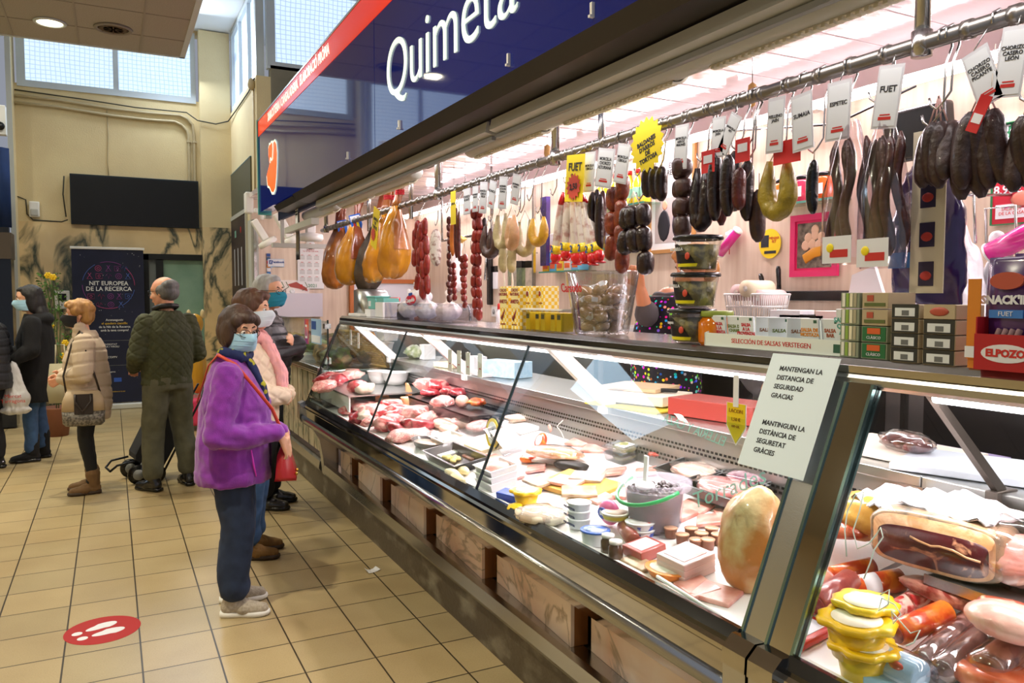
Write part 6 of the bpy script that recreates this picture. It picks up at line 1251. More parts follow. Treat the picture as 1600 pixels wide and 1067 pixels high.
 # big cured round
p=dk(1160,880,.12);t=thing('cured_ham_joint','big tan-skinned round ham joint standing against the steel post','ham',(1.58,at(1172,880,X=1.58).y,deckz(1.58)-.01));q=MB();q.ball((0,0,.14),(.075,.10,.15),mat('tan_skin','#c07c34',.35,col2='#e6cc98',scale=9,lo=.42,hi=.62,bump=.3,bscale=25,coat=.3),4,T(ry=.25),nz=.08);q.build('joint_body',t);
# label cards hanging inside at the top of the case
for i,(px,py,lab)in enumerate(((548,525,'pale price card inside the far end glass, left one'),(560,530,'pale price card inside the far end glass, right one'),(703,560,'first pale card clipped inside the top of the glass'),(717,562,'second pale card clipped inside the top of the glass'),(731,565,'third pale card clipped inside the top of the glass'),(750,568,'fourth pale card clipped inside the top of the glass'))):
 c=at(px,py,X=1.68);q=MB();q.box((0,-.028,-.07),(.001,.028,.05),mat('card_glow','#fbf2ea',.6));q.box((-.001,-.01,-.03),(0,.01,-.025),REDINK);o=tag(q.build('price_card'),lab,'price card');o.location=c  # plain pale card stock
 # twine and things on the worktop
def wt(px,py,z=1.136):return at(px,py,Z=z)
def wbox(px,py,w,d,h,m,name,lab,cat,rz=0,z=1.136,bev=.004,X=None):
 p=at(px,py,X=X)if X else wt(px,py,z+h*.4);t=tag(MB().box((-d/2,-w/2,0),(d/2,w/2,h),m,bev=bev).build(name),lab,cat);t.location=(p.x,p.y,z);t.rotation_euler=(0,0,rz);return t
wbox(1010,622,.34,.26,.045,mat('board_white','#eee2cc',.5),'cutting_board','thick white cutting board on the worktop in the middle','board',R(20),X=2.22);wbox(1000,606,.30,.24,.02,mat('board_tan','#d8b890',.5),'cutting_board','tan thin board lying on the thick white board','board',R(24),z=1.182,X=2.25)
q=MB();c=at(985,612,X=2.16);q.box((-.02,-.13,0),(.015,.10,.002),STEEL);q.box((-.012,-.22,-.005),(.012,-.12,.012),BLACK,bev=.004);o=tag(q.build('kitchen_knife'),'knife with black handle lying on the tan board','knife');o.location=(c.x,c.y,1.204);o.rotation_euler=(0,0,R(40))
q=MB();q.ring([[(x,y,z+.006*sin(x*40))for x,y in((-.16,-.22),(.16,-.22),(.16,.22),(-.16,.22))]for z in(0,.006)],mat('yellow_cloth','#d8c43a',.9),False);o=tag(q.build('yellow_cloth'),'folded yellow cloth under the thick white board','cloth');c=at(1010,622,X=2.2);o.location=(c.x-.02,c.y,1.136);o.rotation_euler=(0,0,R(12))
for o in bpy.data.objects:
 if o.name.startswith('cutting_board')and o.location.z>1.1:o.location.z+=.014
wbox(1130,628,.42,.20,.075,mat('red_block','#a83a30',.45),'red_box','long red box on the worktop left of the notice','box',R(12),X=2.25);wbox(800,572,.26,.16,.08,mat('red_block',''),'red_box','second red box on the worktop farther back','box',R(-10),X=2.3)
wbox(745,575,.12,.10,.10,mat('white_box',''),'white_carton','small white carton on the worktop in the far part','carton',X=2.2);t=wbox(668,547,.10,.10,.12,mat('white_box',''),'paper_roll_pack','white block pack on the worktop behind the strut','pack',X=2.25)
wbox(705,572,.22,.16,.035,CREAM,'cheese_block','cream cheese block on the far worktop','cheese',R(10),X=2.15);wbox(755,600,.30,.14,.02,TRAYW,'white_tray','white tray on the far worktop near the grille','tray',X=2.12)
def wtub(px,py,X,w,d,h,m,lab,z=1.136):
 p=at(px,py,X=X);t=thing('white_tub',lab,'tub',(p.x,p.y,z));q=MB();q.ring([[(sx*d/2*k,sy*w/2*k,z_)for sx,sy in((-1,-1),(1,-1),(1,1),(-1,1))]for k,z_ in((.85,0),(1,h),(1.05,h),(1.05,h+.008),(.96,h+.008),(.8,.01))],m,False);q.build('tub_body',t)
wtub(596,548,2.25,.24,.16,.07,TRAYW,'white plastic tub on the far worktop, lower');wtub(606,536,2.35,.22,.15,.07,TRAYW,'white plastic tub on the far worktop, upper one behind',1.22)
t=thing('plastic_bag','crumpled green and clear plastic bag on the far worktop','bag',at(648,548,X=2.2).xyz);t.location.z=1.14;q=MB();q.ball((0,0,.05),(.07,.14,.05),mat('bag_green','#8a9a6a',.3,col2='#dfe4da',scale=9,lo=.4,hi=.6,bump=.5),3,nz=.5,nf=5,seed=3);q.build('bag_body',t)
t=thing('blue_packet_box','pale blue checked paper stack on the far worktop seen through the glass','box',(2.2,at(790,580,X=2.2).y,1.137));q=MB();q.box((-.08,-.16,0),(.08,.16,.10),mat('pale_blue','#a8cfe6',.5,col2='#c2dff0',scale=40),T(rz=.3),.004);q.build('box_body',t)
# wicker basket at the far end
t=thing('wicker_basket','flat woven wicker basket lid standing beyond the far end glass','basket',(1.98,6.55,1.06),R(12));WK=mat('wicker','#d8a45c',.7,col2='#a87438',scale=8);q=MB()
for k in range(15):
 z=.02+k*.018;q.tube([(-.02-z*.5,-.32+j*.045,z+.003*(1 if(j+k)%2 else-1))for j in range(15)],.009,WK,6)
for j in range(12):q.tube([(-.015-z*.5+.0,-.32+j*.055,z)for z in(.0,.1,.2,.28)],.006,WK,6)
q.build('woven_panel',t);q=MB();q.tube([(-.02,-.34,0),(-.16,-.34,.28),(-.16,.32,.28),(-.02,.32,0),(-.02,-.34,0)],.014,WK,8);q.build('rim',t)
# ---- near case: cured meats
def big(px,py,L_,W_,H_,m,name,lab,rz=0,up=0,m2=None,seed=0,cat='cured meat'):return slab_meat(px,py,L_,W_,H_,m,name,lab,cat,rz,up,seed,m2)
def shelf2(y0,y1,x0,x1,z,lab):q=MB();q.box((x0,y0,z-.01),(x1,y1,z),BRUSH);q.box((x0-.004,y0,z-.02),(x0,y1,z+.004),STEEL);q.box((x1-.02,y0,z-.12),(x1-.01,y1,z-.01),mat('shelf_black',''));tag(q.build('steel_shelf'),lab,'shelf')
shelf2(-.5,1.20,1.74,2.03,.965,'steel shelf along the back of the near case under the cured hams')
def cured(px,py,X_,z,L_,W_,H_,m,name,lab,rz=0,seed=0,m2=None,nz=.12):
 p=at(px,py,X=X_);q=MB();q.ball((0,0,H_/2),(W_/2,L_/2,H_/2),m,4,nz=nz,nf=3,seed=seed);t=tag(q.build(name),lab,'cured meat');t.location=(p.x,p.y,z);t.rotation_euler=(0,0,rz)
 return t
BAC=meat('bacon_streaks','#a84a34','#ecc0a4',8,dist=3);PRO=meat('ham_cut_face','#4a0f14','#c8906c',9,lo=.56,hi=.66,dist=3)
cured(1302,785,1.86,.968,.30,.16,.06,BAC,'bacon_slab','streaky bacon slab on the shelf right of the steel post, upper',R(10),3);cured(1300,828,1.80,.968,.24,.15,.07,meat('smoked_red','#b8502c','#d8805c',6),'smoked_ham','smoked reddish ham piece under the streaky bacon',R(-10),5);cured(1318,800,1.84,1.02,.24,.14,.05,HAMC,'bacon_slab','pink bacon slab lying on the smoked ham piece',R(4),9)
cured(1350,822,1.84,.968,.25,.17,.13,YFT,'cured_pork','yellow rinded cured pork piece behind the pig drawing',R(15),7)
# the big cut ham: loft with dark cut face toward the camera
p=at(1480,865,X=1.84);t=thing('cut_cured_ham','large cured ham block with a dark red cut face and pale rind','cured meat',(1.84,p.y,.968),R(12));n=30;rg_=[]
for i,(u,s_)in enumerate(((-1,.94),(-.9,1.0),(-.4,1.03),(.2,1.0),(.7,.85),(.95,.55),(1.0,.2))):
 rg_.append([(u*.09+.005*mnoise.noise(Vector((j*.4,u*2,0))),.155*s_*math.copysign(abs(cos(2*pi*j/n))**.42,cos(2*pi*j/n))*(1+.05*mnoise.noise(Vector((j*.3,u,3)))),.070+.068*s_*math.copysign(abs(sin(2*pi*j/n))**.42,sin(2*pi*j/n))*(1+.08*mnoise.noise(Vector((j*.3,u,8)))))for j in range(n)])
q=MB();q.ring(rg_,MOLD);q.build('rind_body',t)
q=MB();f0=rg_[0];cy=0;q.ring([[(-.092,y*.97,.070+(z-.070)*.97)for x,y,z in f0],[(-.0935,y*.97,.070+(z-.070)*.97)for x,y,z in f0]],meat('ham_rim_fat','#e8b98a','#d09a64'));q.ring([[(-.0940,y*.88,.060+(z-.070)*.70)for x,y,z in f0],[(-.0955,y*.88,.060+(z-.070)*.70)for x,y,z in f0]],PRO);q.build('cut_face',t)
q=MB();q.tube([(-.096,.05,.082),(-.0965,.03,.076),(-.0965,.0,.070),(-.0965,-.02,.074),(-.0965,-.05,.072),(-.0965,-.08,.062),(-.0965,-.11,.060)],.003,meat('ham_rim_fat'),6,flat=.5);q.build('fat_vein',t)
# white paper cloths
for i,(px,py,X_,z,wl,lab)in enumerate(((1405,800,1.88,1.08,.085,'crumpled white paper over the yellow cured pork'),(1500,810,1.88,1.10,.12,'white cloth draped over the large cut ham'))):
 p=at(px,py,X=X_);q=MB();rows=[]
 for a_ in range(12):rows.append([(-.09+.18*b_/11,wl*(1-2*a_/11),.028*mnoise.noise(Vector((a_*.45,b_*.45,i*5)))+.035*(1-((a_-5.5)/5.5)**2)*(1-((b_-5.5)/5.5)**2)+.03*(b_>8)*mnoise.noise(Vector((a_,b_,3))))for b_ in range(12)])
 q.ring(rows,mat('white_cloth','#f4f0f0',.8),True,False,closed=False);q.ring([[(x,y,z_-.004)for x,y,z_ in r_]for r_ in rows],mat('white_cloth',''),True,False,closed=False);o=tag(q.build('white_cloth'),lab,'cloth');o.location=(p.x,p.y,z+.01)
t=cured(1588,830,1.86,.968,.20,.16,.12,HAMC,'wrapped_ham','film-wrapped pink ham at the right edge of the near case',0,12);q=MB();q.ball((0,0,.07),(.09,.12,.085),FILM2,3,nz=.25,nf=6,seed=2);q.build('film',t)
cured(1500,905,1.78,.90,.28,.10,.055,CUR,'netted_sausage','red netted cured sausage under the large cut ham',R(10),14)
t=thing('netting_wrap','x','x');bpy.data.objects.remove(t)
cured(1580,935,1.64,.93,.18,.13,.075,HAMC,'ham_end','pale pink ham end with marbled cut at the right edge of the photo',R(0),16,nz=.05);cured(1590,880,1.70,.94,.16,.08,.05,BAC,'bacon_piece','streaky bacon piece at the right edge above the ham end',0,18)
# front row
chs=[(1245,915,1275,880,.030,ORA,'orange chorizo nearest the steel post, upper'),(1235,940,1290,905,.030,CUR,'dark cut chorizo with ragged face nearest the post'),(1275,945,1330,905,.030,meat('salami_dark','#8c3a38','#a85a50',10),'second dark cut chorizo with ragged face'),(1330,920,1410,905,.030,ORA,'bright orange chorizo with white paper label'),(1300,900,1365,885,.026,ORA,'orange chorizo behind the labelled one'),(1400,990,1480,955,.028,ORA,'orange chorizo in the centre of the near case'),(1390,960,1440,930,.024,meat('red_net','#b82a2a','#e8c0b0',26),'red netted sausage in the centre of the near case'),(1420,940,1475,925,.022,meat('red_net'),'second red netted sausage farther back')]
for i,(x0,y0_,x1,y1_,r_,m_,lab)in enumerate(chs):
 t=roll(x0,y0_,x1,y1_,r_,m_,'chorizo',lab,'sausage',up=.012*(i%3),m2=meat('salami_cut','#8a3038','#b86a60',30)if i in(1,2,5)else None)
 if i==3:q=MB();a=dk(x0,y0_,r_);b=dk(x1,y1_,r_);d=(b-a);q.tube([d*.2,d*.5],r_*1.03,PAPER,16);q.build('paper_label',t)
slab_meat(1310,905,.10,.12,.04,PNK,'meat_cut','pink piece among the orange chorizos','meat',R(30),seed=21)
rbox(1250,985,.12,.13,.022,mat('tub_red','#c8241c',.35,coat=.4),'red_rim_tray','flat tray with red rim and white label nearest the steel post','tray',top=mat('label_white','#e8ecf6',.4),bev=.008);rbox(1232,950,.12,.10,.02,mat('tub_red',''),'red_rim_tray','flat tray with red rim behind the nearest one','tray',top=PAPER,bev=.008,up=.01)
a=dk(1225,970,.03);b=dk(1300,925,.03);q=MB();q.tube([a,b],.008,STEEL,8);q.tube([a+Vector((0,0,-.02)),b+Vector((0,0,-.02))],.006,WHITE,8);tag(q.build('divider_rail'),'steel divider rail between the red trays and the chorizos','rail')
for i,(px,py,s_,up)in enumerate(((1350,1025,1.15,.0),(1338,990,1.25,.045),(1352,955,1.1,.06))):flower_tub(px,py,'yellow scalloped tub in the near case, %s'%('lowest one with green bits','large one with white lid','rear one, topmost')[i],s_*1.12,up)
packs=[(1375,1030,1440,1060,.035,mat('pack_pale_blue','#a8d4ea',.3,coat=.5),'blue and white labelled dark sausage pack at the lower edge',True),(1440,1035,1500,985,.024,mat('pack_dark_meat','#5a3a38',.3,col2='#b89088',scale=14,coat=.5),'dark stick sausage pack, first of the diagonal row',False),(1475,1050,1545,985,.026,mat('pack_dark_meat',''),'dark stick sausage pack, second of the diagonal row',False),(1540,1050,1610,1000,.036,meat('salami_brown','#b87a5c','#8a4a3a',16),'brown salami in film at the right edge',False),(1470,1000,1530,965,.024,meat('stick_red','#9a4a40','#d0a090',20),'reddish stick sausage behind the diagonal row',False),(1560,1010,1620,970,.028,mat('pack_dark_meat',''),'dark film pack at the far right of the diagonal row',False)]
for(x0,y0_,x1,y1_,r_,m_,lab,lb)in packs:
 t=roll(x0,y0_,x1,y1_,r_,m_,'sausage_pack',lab,'sausage pack',up=.004);a=dk(x0,y0_,r_);b=dk(x1,y1_,r_);d=b-a;q=MB();q.tube([-d*.12,-d*.02,d*.5,d*1.02,d*1.15],[r_*.6,r_*1.15,r_*1.2,r_*1.15,r_*.9],FILM2,14,flat=1.1);q.build('film',t)
 if lb:q=MB();q.tube([-d*.1,d*.12],r_*1.04,TRAYB,16);q.build('dark_end',t);q=MB();q.ball(d*.5+Vector((-r_*.8,-r_*.3,r_*.5)),(.008,.018,.01),mat('burst_red',''));q.build('emblem',t)
rbox(1400,1060,.12,.08,.03,mat('pack_pale_blue',''),'blue_pack','pale blue pack cut by the lower edge of the photo','pack',R(30));slab_meat(1560,1060,.12,.16,.05,meat('smoked_red'),'smoked_ham','reddish smoked ham end cut by the lower edge','cured meat',R(20),seed=33)
# near worktop
wbox(1400,705,.42,.30,.02,mat('board_cream','#f0e4d4',.5),'cutting_board','cream cutting board on the worktop right of the notice','board',0,X=2.25);wbox(1530,730,.40,.30,.022,mat('board_bluewhite','#dfe8f4',.4),'cutting_board','bluish white cutting board on the worktop at the right edge','board',R(20),X=2.22)
q=MB()
for k in range(5):q.ball((.0,-.05+k*.028,.02+.012*(k%2)),(.05,.022,.02),meat('dark_links','#7a3a34','#4c2220',8),3,nz=.15,seed=k)
t=thing('vacuum_packed_sausages','vacuum pack of dark red sausages lying on the cream board','sausage pack',(2.22,at(1420,680,X=2.22).y,1.158),R(-20));q.build('sausages',t);q=MB();q.ball((0,.01,.025),(.068,.11,.034),FILM2,3,nz=.2,nf=6,seed=5);q.build('film',t)
q=MB();q.box((-.12,-.16,0),(.12,.16,.004),mat('violet_paper','#8a7aa8',.6));o=tag(q.build('violet_sheet'),'violet sheet on the worktop between the two boards','paper');c=at(1465,712,X=2.35);o.location=(c.x,c.y,1.138)
# glass lettering; the mirrored capitals are a sign's reflection drawn onto the pane
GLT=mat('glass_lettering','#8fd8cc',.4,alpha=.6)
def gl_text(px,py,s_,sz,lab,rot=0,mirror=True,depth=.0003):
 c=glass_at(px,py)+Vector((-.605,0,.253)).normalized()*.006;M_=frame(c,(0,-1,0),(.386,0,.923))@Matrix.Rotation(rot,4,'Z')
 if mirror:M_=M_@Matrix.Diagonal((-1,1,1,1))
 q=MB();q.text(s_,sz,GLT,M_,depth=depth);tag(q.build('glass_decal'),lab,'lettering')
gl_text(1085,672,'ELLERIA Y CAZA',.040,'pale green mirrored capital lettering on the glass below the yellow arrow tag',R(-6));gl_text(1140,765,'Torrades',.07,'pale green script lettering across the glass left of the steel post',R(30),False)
def gl_line(pts,lab,r_=.0016):
 q=MB();n_=Vector((-.923,0,.386));q.tube([glass_at(*p_)+n_*.005 for p_ in pts],r_,mat('glass_line','#cfe6dc',.4),5);tag(q.build('glass_decal'),lab,'lettering')
gl_line([(1325,870),(1322,830),(1326,800),(1338,775),(1352,770),(1345,800),(1335,830),(1342,858),(1360,850),(1372,835),(1378,825),(1382,840),(1368,860),(1362,880),(1352,905)],'thin pale outline drawing on the near glass pane')
gl_line([(1378,930),(1392,922),(1390,945),(1375,955),(1380,935),(1400,945),(1410,960),(1398,975),(1395,955),(1412,975),(1425,990),(1440,985),(1430,1005),(1418,1010)],'thin pale handwriting on the near glass pane')
# ---- people: shared builders
SKIN=mat('skin','#d8a283',.5,col2='#cf9273',scale=9,sss=.12);SKIN2=mat('skin_light','#e0b294',.5,col2='#d8a07f',scale=9,sss=.12)
def hand(o,wr,d,pn,curl=.6,side=1,s=1):
 """wr wrist, d finger direction, pn palm normal; side: +1 thumb on d x pn"""
 wr=Vector(wr);d=Vector(d).normalized();pn=Vector(pn);pn=(pn-d*pn.dot(d)).normalized();lat=d.cross(pn)*side
 o.cap(wr-d*.03,wr+d*.02,.024*s,.026*s,.72,lat)
 for k in(-1,0,1):o.cap(wr+d*.02*s+lat*k*.012*s,wr+d*.078*s+lat*k*.022*s,.017*s,.014*s,.8,lat)
 for k,(l_,off)in enumerate(((.070,1.45),(.080,.5),(.075,-.5),(.058,-1.4))):
  b=wr+d*(.086-.004*abs(off))*s+lat*off*.0195*s;dd=d.copy();ax=lat;p=b;rr=.0093*s
  for j,seg in enumerate((.44,.32,.24)):
   a=curl*(.55+.5*j)*(1+.1*k);dv=(d*cos(a*(j+.35)*.75)+pn*sin(a*(j+.35)*.75));e=p+dv*l_*seg*s
   o.cap(p,e,rr,rr*.92);rr*=.9;p=e
 t0=wr+d*.028*s+lat*.026*s;t1=t0+(d*.6+lat*.75+pn*.25).normalized()*.035*s;t2=t1+(d*.85+lat*.2+pn*.35).normalized()*.032*s
 o.cap(t0-lat*.012*s,t1,.015*s,.0115*s);o.cap(t1,t2,.0115*s,.009*s)
def head_m(hc,turn,nod=0):return Matrix.Translation(hc)@Matrix.Rotation(turn,4,'Z')@Matrix.Rotation(nod,4,'Y')
def add_head(o,H):
 def X(p):return H@Vector(p)
 H3=H.to_3x3().to_4x4()
 o.ell(X((-.008,0,.03)),(.098,.076,.088),H3);o.ell(X((.018,0,-.03)),(.072,.062,.082),H3)
 o.cap(X((.05,-.012,-.085)),X((.05,.012,-.085)),.026,.026);o.cap(X((.055,-.03,.028)),X((.055,.03,.028)),.030,.030)
 o.cap(X((.088,0,.012)),X((.106,0,-.030)),.008,.013);o.cap(X((.098,-.012,-.034)),X((.098,.012,-.034)),.008,.008)
 o.cap(X((.082,-.018,-.060)),X((.082,.018,-.060)),.010,.010)
 for s_ in(-1,1):
  o.cap(X((.058,s_*.038,-.012)),X((.05,s_*.045,-.03)),.022,.022)
  o.cap(X((-.012,s_*.074,.012)),X((-.008,s_*.073,-.028)),.015,.010,.5,(H3@Vector((1,0,0)))[:])
def add_eyes(t,H,eye='#2a1c12',brow='#3a2a1e'):
 q=MB()
 for s_ in(-1,1):q.ball(H@Vector((.076,s_*.030,.006)),.0125,mat('eye_white','#ded8d2',.25));q.ball(H@Vector((.084,s_*.030,.006)),.0062,mat('iris'+eye,eye,.2))
 q.build('eyes',t)
 q=MB()
 for s_ in(-1,1):q.tube([H@Vector(p)for p in((.087,s_*.014,.030),(.085,s_*.030,.036),(.070,s_*.047,.028))],[.003,.004,.002],mat('brow'+brow,brow,.8),6)
 q.build('eyebrows',t)
def mask(t,H,m,label=None):
 q=MB();rows=[]
 for i in range(9):
  z=.004-.098*i/8;row=[]
  for j in range(17):
   a=R(-88+176*j/16);bul=.014*cos(a)**2*(1-((i-3.5)/5)**2);nz=.022*math.exp(-(a/.32)**2)*math.exp(-((z+.025)/.03)**2)
   rx=.093+bul+nz-(.012 if i==8 else 0)-.10*max(0,-.07-z)*1.2;ry=.076+bul*.4-.16*max(0,-.05-z)
   row.append(H@Vector((rx*cos(a)+.008,ry*sin(a),z-.012*(1-cos(a))+.0015*sin(i*pi*1.0))))
  rows.append(row)
 q.ring(rows,m,True,False,closed=False)
 inner=[[H@(H.inverted()@p*.985)for p in r_]for r_ in rows];q.ring(inner,m,True,False,closed=False)
 for s_,j in((-1,0),(1,16)):
  q.tube([rows[0][j],H@Vector((-.02,s_*.084,.016)),H@Vector((-.028,s_*.080,-.015)),rows[6][j]],.0016,m,5)
 for k in(3,5):q.tube([p+(H.to_3x3()@Vector((.001,0,0)))for p in rows[k]],.0012,m,5)
 o=q.build('face_mask',t)
 if label:o['label']=label
def glasses(t,H,m):
 q=MB()
 for s_ in(-1,1):
  c=(.104,s_*.033,.004);q.tube([H@Vector((c[0]-abs(sin(a))*.0-.012*(cos(a)*s_>0)*abs(cos(a)),c[1]+.026*cos(a),c[2]+.019*sin(a)))for a in[k*2*pi/20 for k in range(21)]],.0018,m,5)
  q.tube([H@Vector(p)for p in((.092,s_*.059,.008),(.04,s_*.078,.012),(-.01,s_*.082,.014))],.0018,m,5)
 q.tube([H@Vector(p)for p in((.104,-.008,.008),(.108,0,.011),(.104,.008,.008))],.0018,m,5);q.build('eyeglasses',t)
def hairmat(name,a,b):return mat(name,a,.55,col2=b,scale=14,stretch=(1,1,.12),bump=.6,bscale=60,lo=.3,hi=.7,sheen=.0)
def hairdo(t,H,m,kind,disp=.004):
 o=Org();H3=H.to_3x3().to_4x4()
 E_=lambda c,r:o.ell(H@Vector(c),r,H3)
 if kind=='bob':
  E_((-.022,0,.042),(.108,.092,.098));E_((-.045,0,-.005),(.085,.095,.095));E_((.045,0,.082),(.058,.062,.036))
  for s_ in(-1,1):E_((.0,s_*.070,-.005),(.056,.030,.082));E_((.050,s_*.055,.062),(.036,.026,.035))
  E_((-.05,0,-.055),(.062,.078,.055))
 elif kind=='short':
  E_((-.022,0,.050),(.104,.088,.088));E_((-.052,0,.0),(.070,.080,.085));E_((.045,.0,.088),(.058,.060,.036))
  for s_ in(-1,1):E_((.0,s_*.065,.035),(.06,.026,.045));E_((.045,s_*.05,.07),(.035,.025,.03))
 elif kind=='man':
  E_((-.022,0,.045),(.097,.083,.084));E_((-.045,0,.0),(.066,.074,.075));E_((.03,0,.088),(.05,.055,.032))
  for s_ in(-1,1):E_((-.01,s_*.062,.03),(.05,.022,.045))
 elif kind=='bald':
  E_((-.040,0,.0),(.074,.084,.070));E_((-.05,0,.045),(.066,.078,.055));E_((-.012,0,.030),(.078,.080,.050));
  for s_ in(-1,1):E_((-.022,s_*.055,.015),(.055,.030,.048))
  E_((-.075,0,.03),(.034,.06,.04))
 elif kind=='long':
  E_((-.026,0,.040),(.102,.086,.088));E_((-.055,0,-.04),(.080,.088,.12));E_((.03,0,.088),(.05,.055,.028))
  E_((-.07,0,-.16),(.070,.10,.14));E_((-.07,0,-.30),(.055,.09,.10))
  for s_ in(-1,1):E_((-.020,s_*.070,-.03),(.048,.024,.11))
 return o.build('hair',m,t,.006,2,lambda c,n:disp*mnoise.noise(Vector((c.x*45,c.y*45,c.z*12)))+disp*.8*mnoise.noise(c*22))
def shoe(t,p,rz,m,sole,boot=0,L_=.25,lab=None):
 M_=T(p,rz=rz);o=Org();V=lambda*a:Vector(a)
 o.cap(V(-.035,0,.045),V(.045,0,.048),.042,.042,.95,(0,0,1)).cap(V(.04,0,.040),V(.135,-.0,.030),.042,.031,1.25,(0,0,1)).cap(V(-.035,0,.05),V(-.02,0,.095),.038,.042)
 if boot:o.cap(V(-.02,0,.08),V(-.015,0,boot),.048,.058)
 s_=o.build('shoe',m,t,.006,3,folds(.002,40),M_)
 q=MB();pl=[(-.078,-.01),(-.07,-.032),(-.03,-.036),(.03,-.036),(.09,-.048),(.14,-.042),(.168,-.02),(.172,.005),(.15,.036),(.09,.046),(.03,.036),(-.03,.034),(-.07,.03),(-.078,.01)]
 q.ring([[M_@V(x*.97,y*.95,0)for x,y in pl],[M_@V(x*1.02,y*1.05,.010)for x,y in pl],[M_@V(x,y,.026)for x,y in pl]],sole);q.build('sole',s_)
def legs(t,m,hip=.86,R_=.105,kn=.078,an=.072,feet=((.0,-.10),(.0,.10)),top=.92,bend=.02,low=.07,disp=None,hem=0,rh=(.135,.165)):
 o=Org();o.loft([(hip-.10,-.01,0,rh[0]*.96,rh[1]*.98),(hip,-.01,0,rh[0],rh[1]),(top,0,0,rh[0]*.95,rh[1]*.93)])
 for(fx,fy),s_ in zip(feet,(-1,1)):
  kx=fx*.5+bend;ky=s_*.085*.5+fy*.5
  o.chain([(0-.01,s_*.082,hip-.05),(kx,ky,.46),(fx-.01,fy,.20),(fx-.005,fy,low+an)],[R_,kn,an,an])
 return o.build('trousers',m,t,.011,5,disp or folds(.007,13,.7))
def core(o,H,neck0=(0,0,1.30)):
 hc=H.translation;o.cap(Vector(neck0)-Vector((0,0,.05)),hc+(H.to_3x3()@Vector((-.018,0,-.05))),.058,.048)
 o.chain([(0,-.09,1.27),(0,.09,1.27)],[.045,.045]);o.chain([(0,0,1.28),(0,0,.9)],[.08,.10])
def person(label,px,py,rz,h,scale=None):
 p=at(px,py,Z=0);t=thing('person',label,'person',(p.x,p.y,0),rz);s_=h/1.6;t.scale=(s_,s_,s_);return t
 # ---- woman in purple
t=person('person in a purple fleece jacket and blue face mask standing nearest by the case',372,950,R(-14),1.585)
H=head_m((.035,0,1.475),R(-50),R(8))
b=Org();add_head(b,H);core(b,H)
WR=Vector((.225,-.12,.955));WL=Vector((.25,.0,.93))
b.chain([(0,-.17,1.27),(-.04,-.24,.94),WR],[.05,.04,.03]);b.chain([(0,.17,1.27),(0,.23,.95),WL],[.05,.04,.03])
hand(b,WR+Vector((.015,.0,-.02)),(.35,.18,-.9),(-.8,.3,-.3),.55,1);hand(b,WL+Vector((.01,0,-.01)),(.2,-.5,-.75),(-.9,-.2,0),.5,-1)
b.build('body',SKIN2,t,.0065,2)
add_eyes(t,H);MASKB=mat('mask_blue','#a8d5ee',.8);mask(t,H,MASKB);glasses(t,H,mat('glasses_metal','#5a4a42',.3,.8))
HB=hairmat('hair_dark_brown','#2e1f19','#53392b');hairdo(t,H,HB,'bob')
PUR=mat('purple_fleece','#8a2fa6',.95,col2='#7a2796',scale=20,bump=.35,bscale=260,sheen=.35)
o=Org();o.loft([(.695,-.01,0,.186,.215),(.72,-.01,0,.190,.220),(.86,-.01,0,.184,.215),(.98,0,0,.180,.21),(1.10,.01,0,.176,.203),(1.20,.0,0,.140,.188),(1.28,-.01,0,.10,.15),(1.34,-.01,0,.078,.09)])
for s_,W_ in((-1,WR),(1,WL)):
 e=Vector((-.055,s_*.245,.965));o.chain([(-.005,s_*.165,1.255),(-.03,s_*.215,1.10),e,(e+W_)/2+Vector((0,0,-.01)),W_+(e-W_)*.05],[.078,.074,.070,.060,.050])
o.cap((-.03,-.045,1.335),(-.03,.045,1.335),.050,.050).cap((-.045,-.04,1.36),(-.045,.04,1.36),.03,.03)
def pf(c,n):
 k=folds(.008,13,.9)(c,n)+.003*mnoise.noise(c*30)
 if c.z<.76:k+=.004
 k+=.006*sin(c.z*70+c.x*35)*max(0,1-((c-Vector((.0,-.25,.98))).length/.16))
 return k
jk=o.build('jacket',PUR,t,.008,3,pf)
q=MB();q.tube([(.12,-.165,.74),(.11,-.18,.80),(.10,-.185,.88)],[.003,.005,.003],mat('zip_magenta','#e03bd0',.6),6);q.build('pocket_zip',jk)
q=MB();q.tube([(.178,.0,.72),(.18,.0,.95),(.172,.0,1.10),(.125,.0,1.24),(.07,.0,1.33)],[.006]*5,mat('zip_dark','#3c1550',.5),6);q.build('zip',jk)
SCF=mat('scarf_pattern','#1e2a5a',.9,col2='#a8a526',scale=22,lo=.60,hi=.64,detail=1)
o=Org();o.cap((.045,-.06,1.345),(.07,.05,1.35),.035,.035).cap((-.04,-.065,1.37),(.04,-.07,1.35),.028,.03).cap((-.04,.065,1.37),(.05,.06,1.35),.028,.03)
o.chain([(.085,-.03,1.32),(.145,-.035,1.2),(.178,-.02,1.08)],[.034,.032,.022],.6,(0,1,0));o.build('scarf',SCF,t,.007,2,folds(.006,30,.5))
legs(t,mat('navy_trousers','#26344f',.9,col2='#1f2b44',scale=12,bump=.1),feet=((-.0,-.10),(-.03,.11)),R_=.108,kn=.088,an=.080,hip=.84,top=.90)
SH=mat('grey_knit_shoe','#b9ae9c',.9,col2='#a39886',scale=60,bump=.4,bscale=150);WS=mat('white_sole','#eceae2',.5)
shoe(t,(0,-.10,.002),R(-6),SH,WS);shoe(t,(-.03,.11,.002),R(4),SH,WS)
PURR=mat('red_leather','#a81f24',.35,coat=.3)
bg=thing('shoulder_bag','small dark red leather bag held by the person in purple','bag',t.location,t.rotation_euler.z)
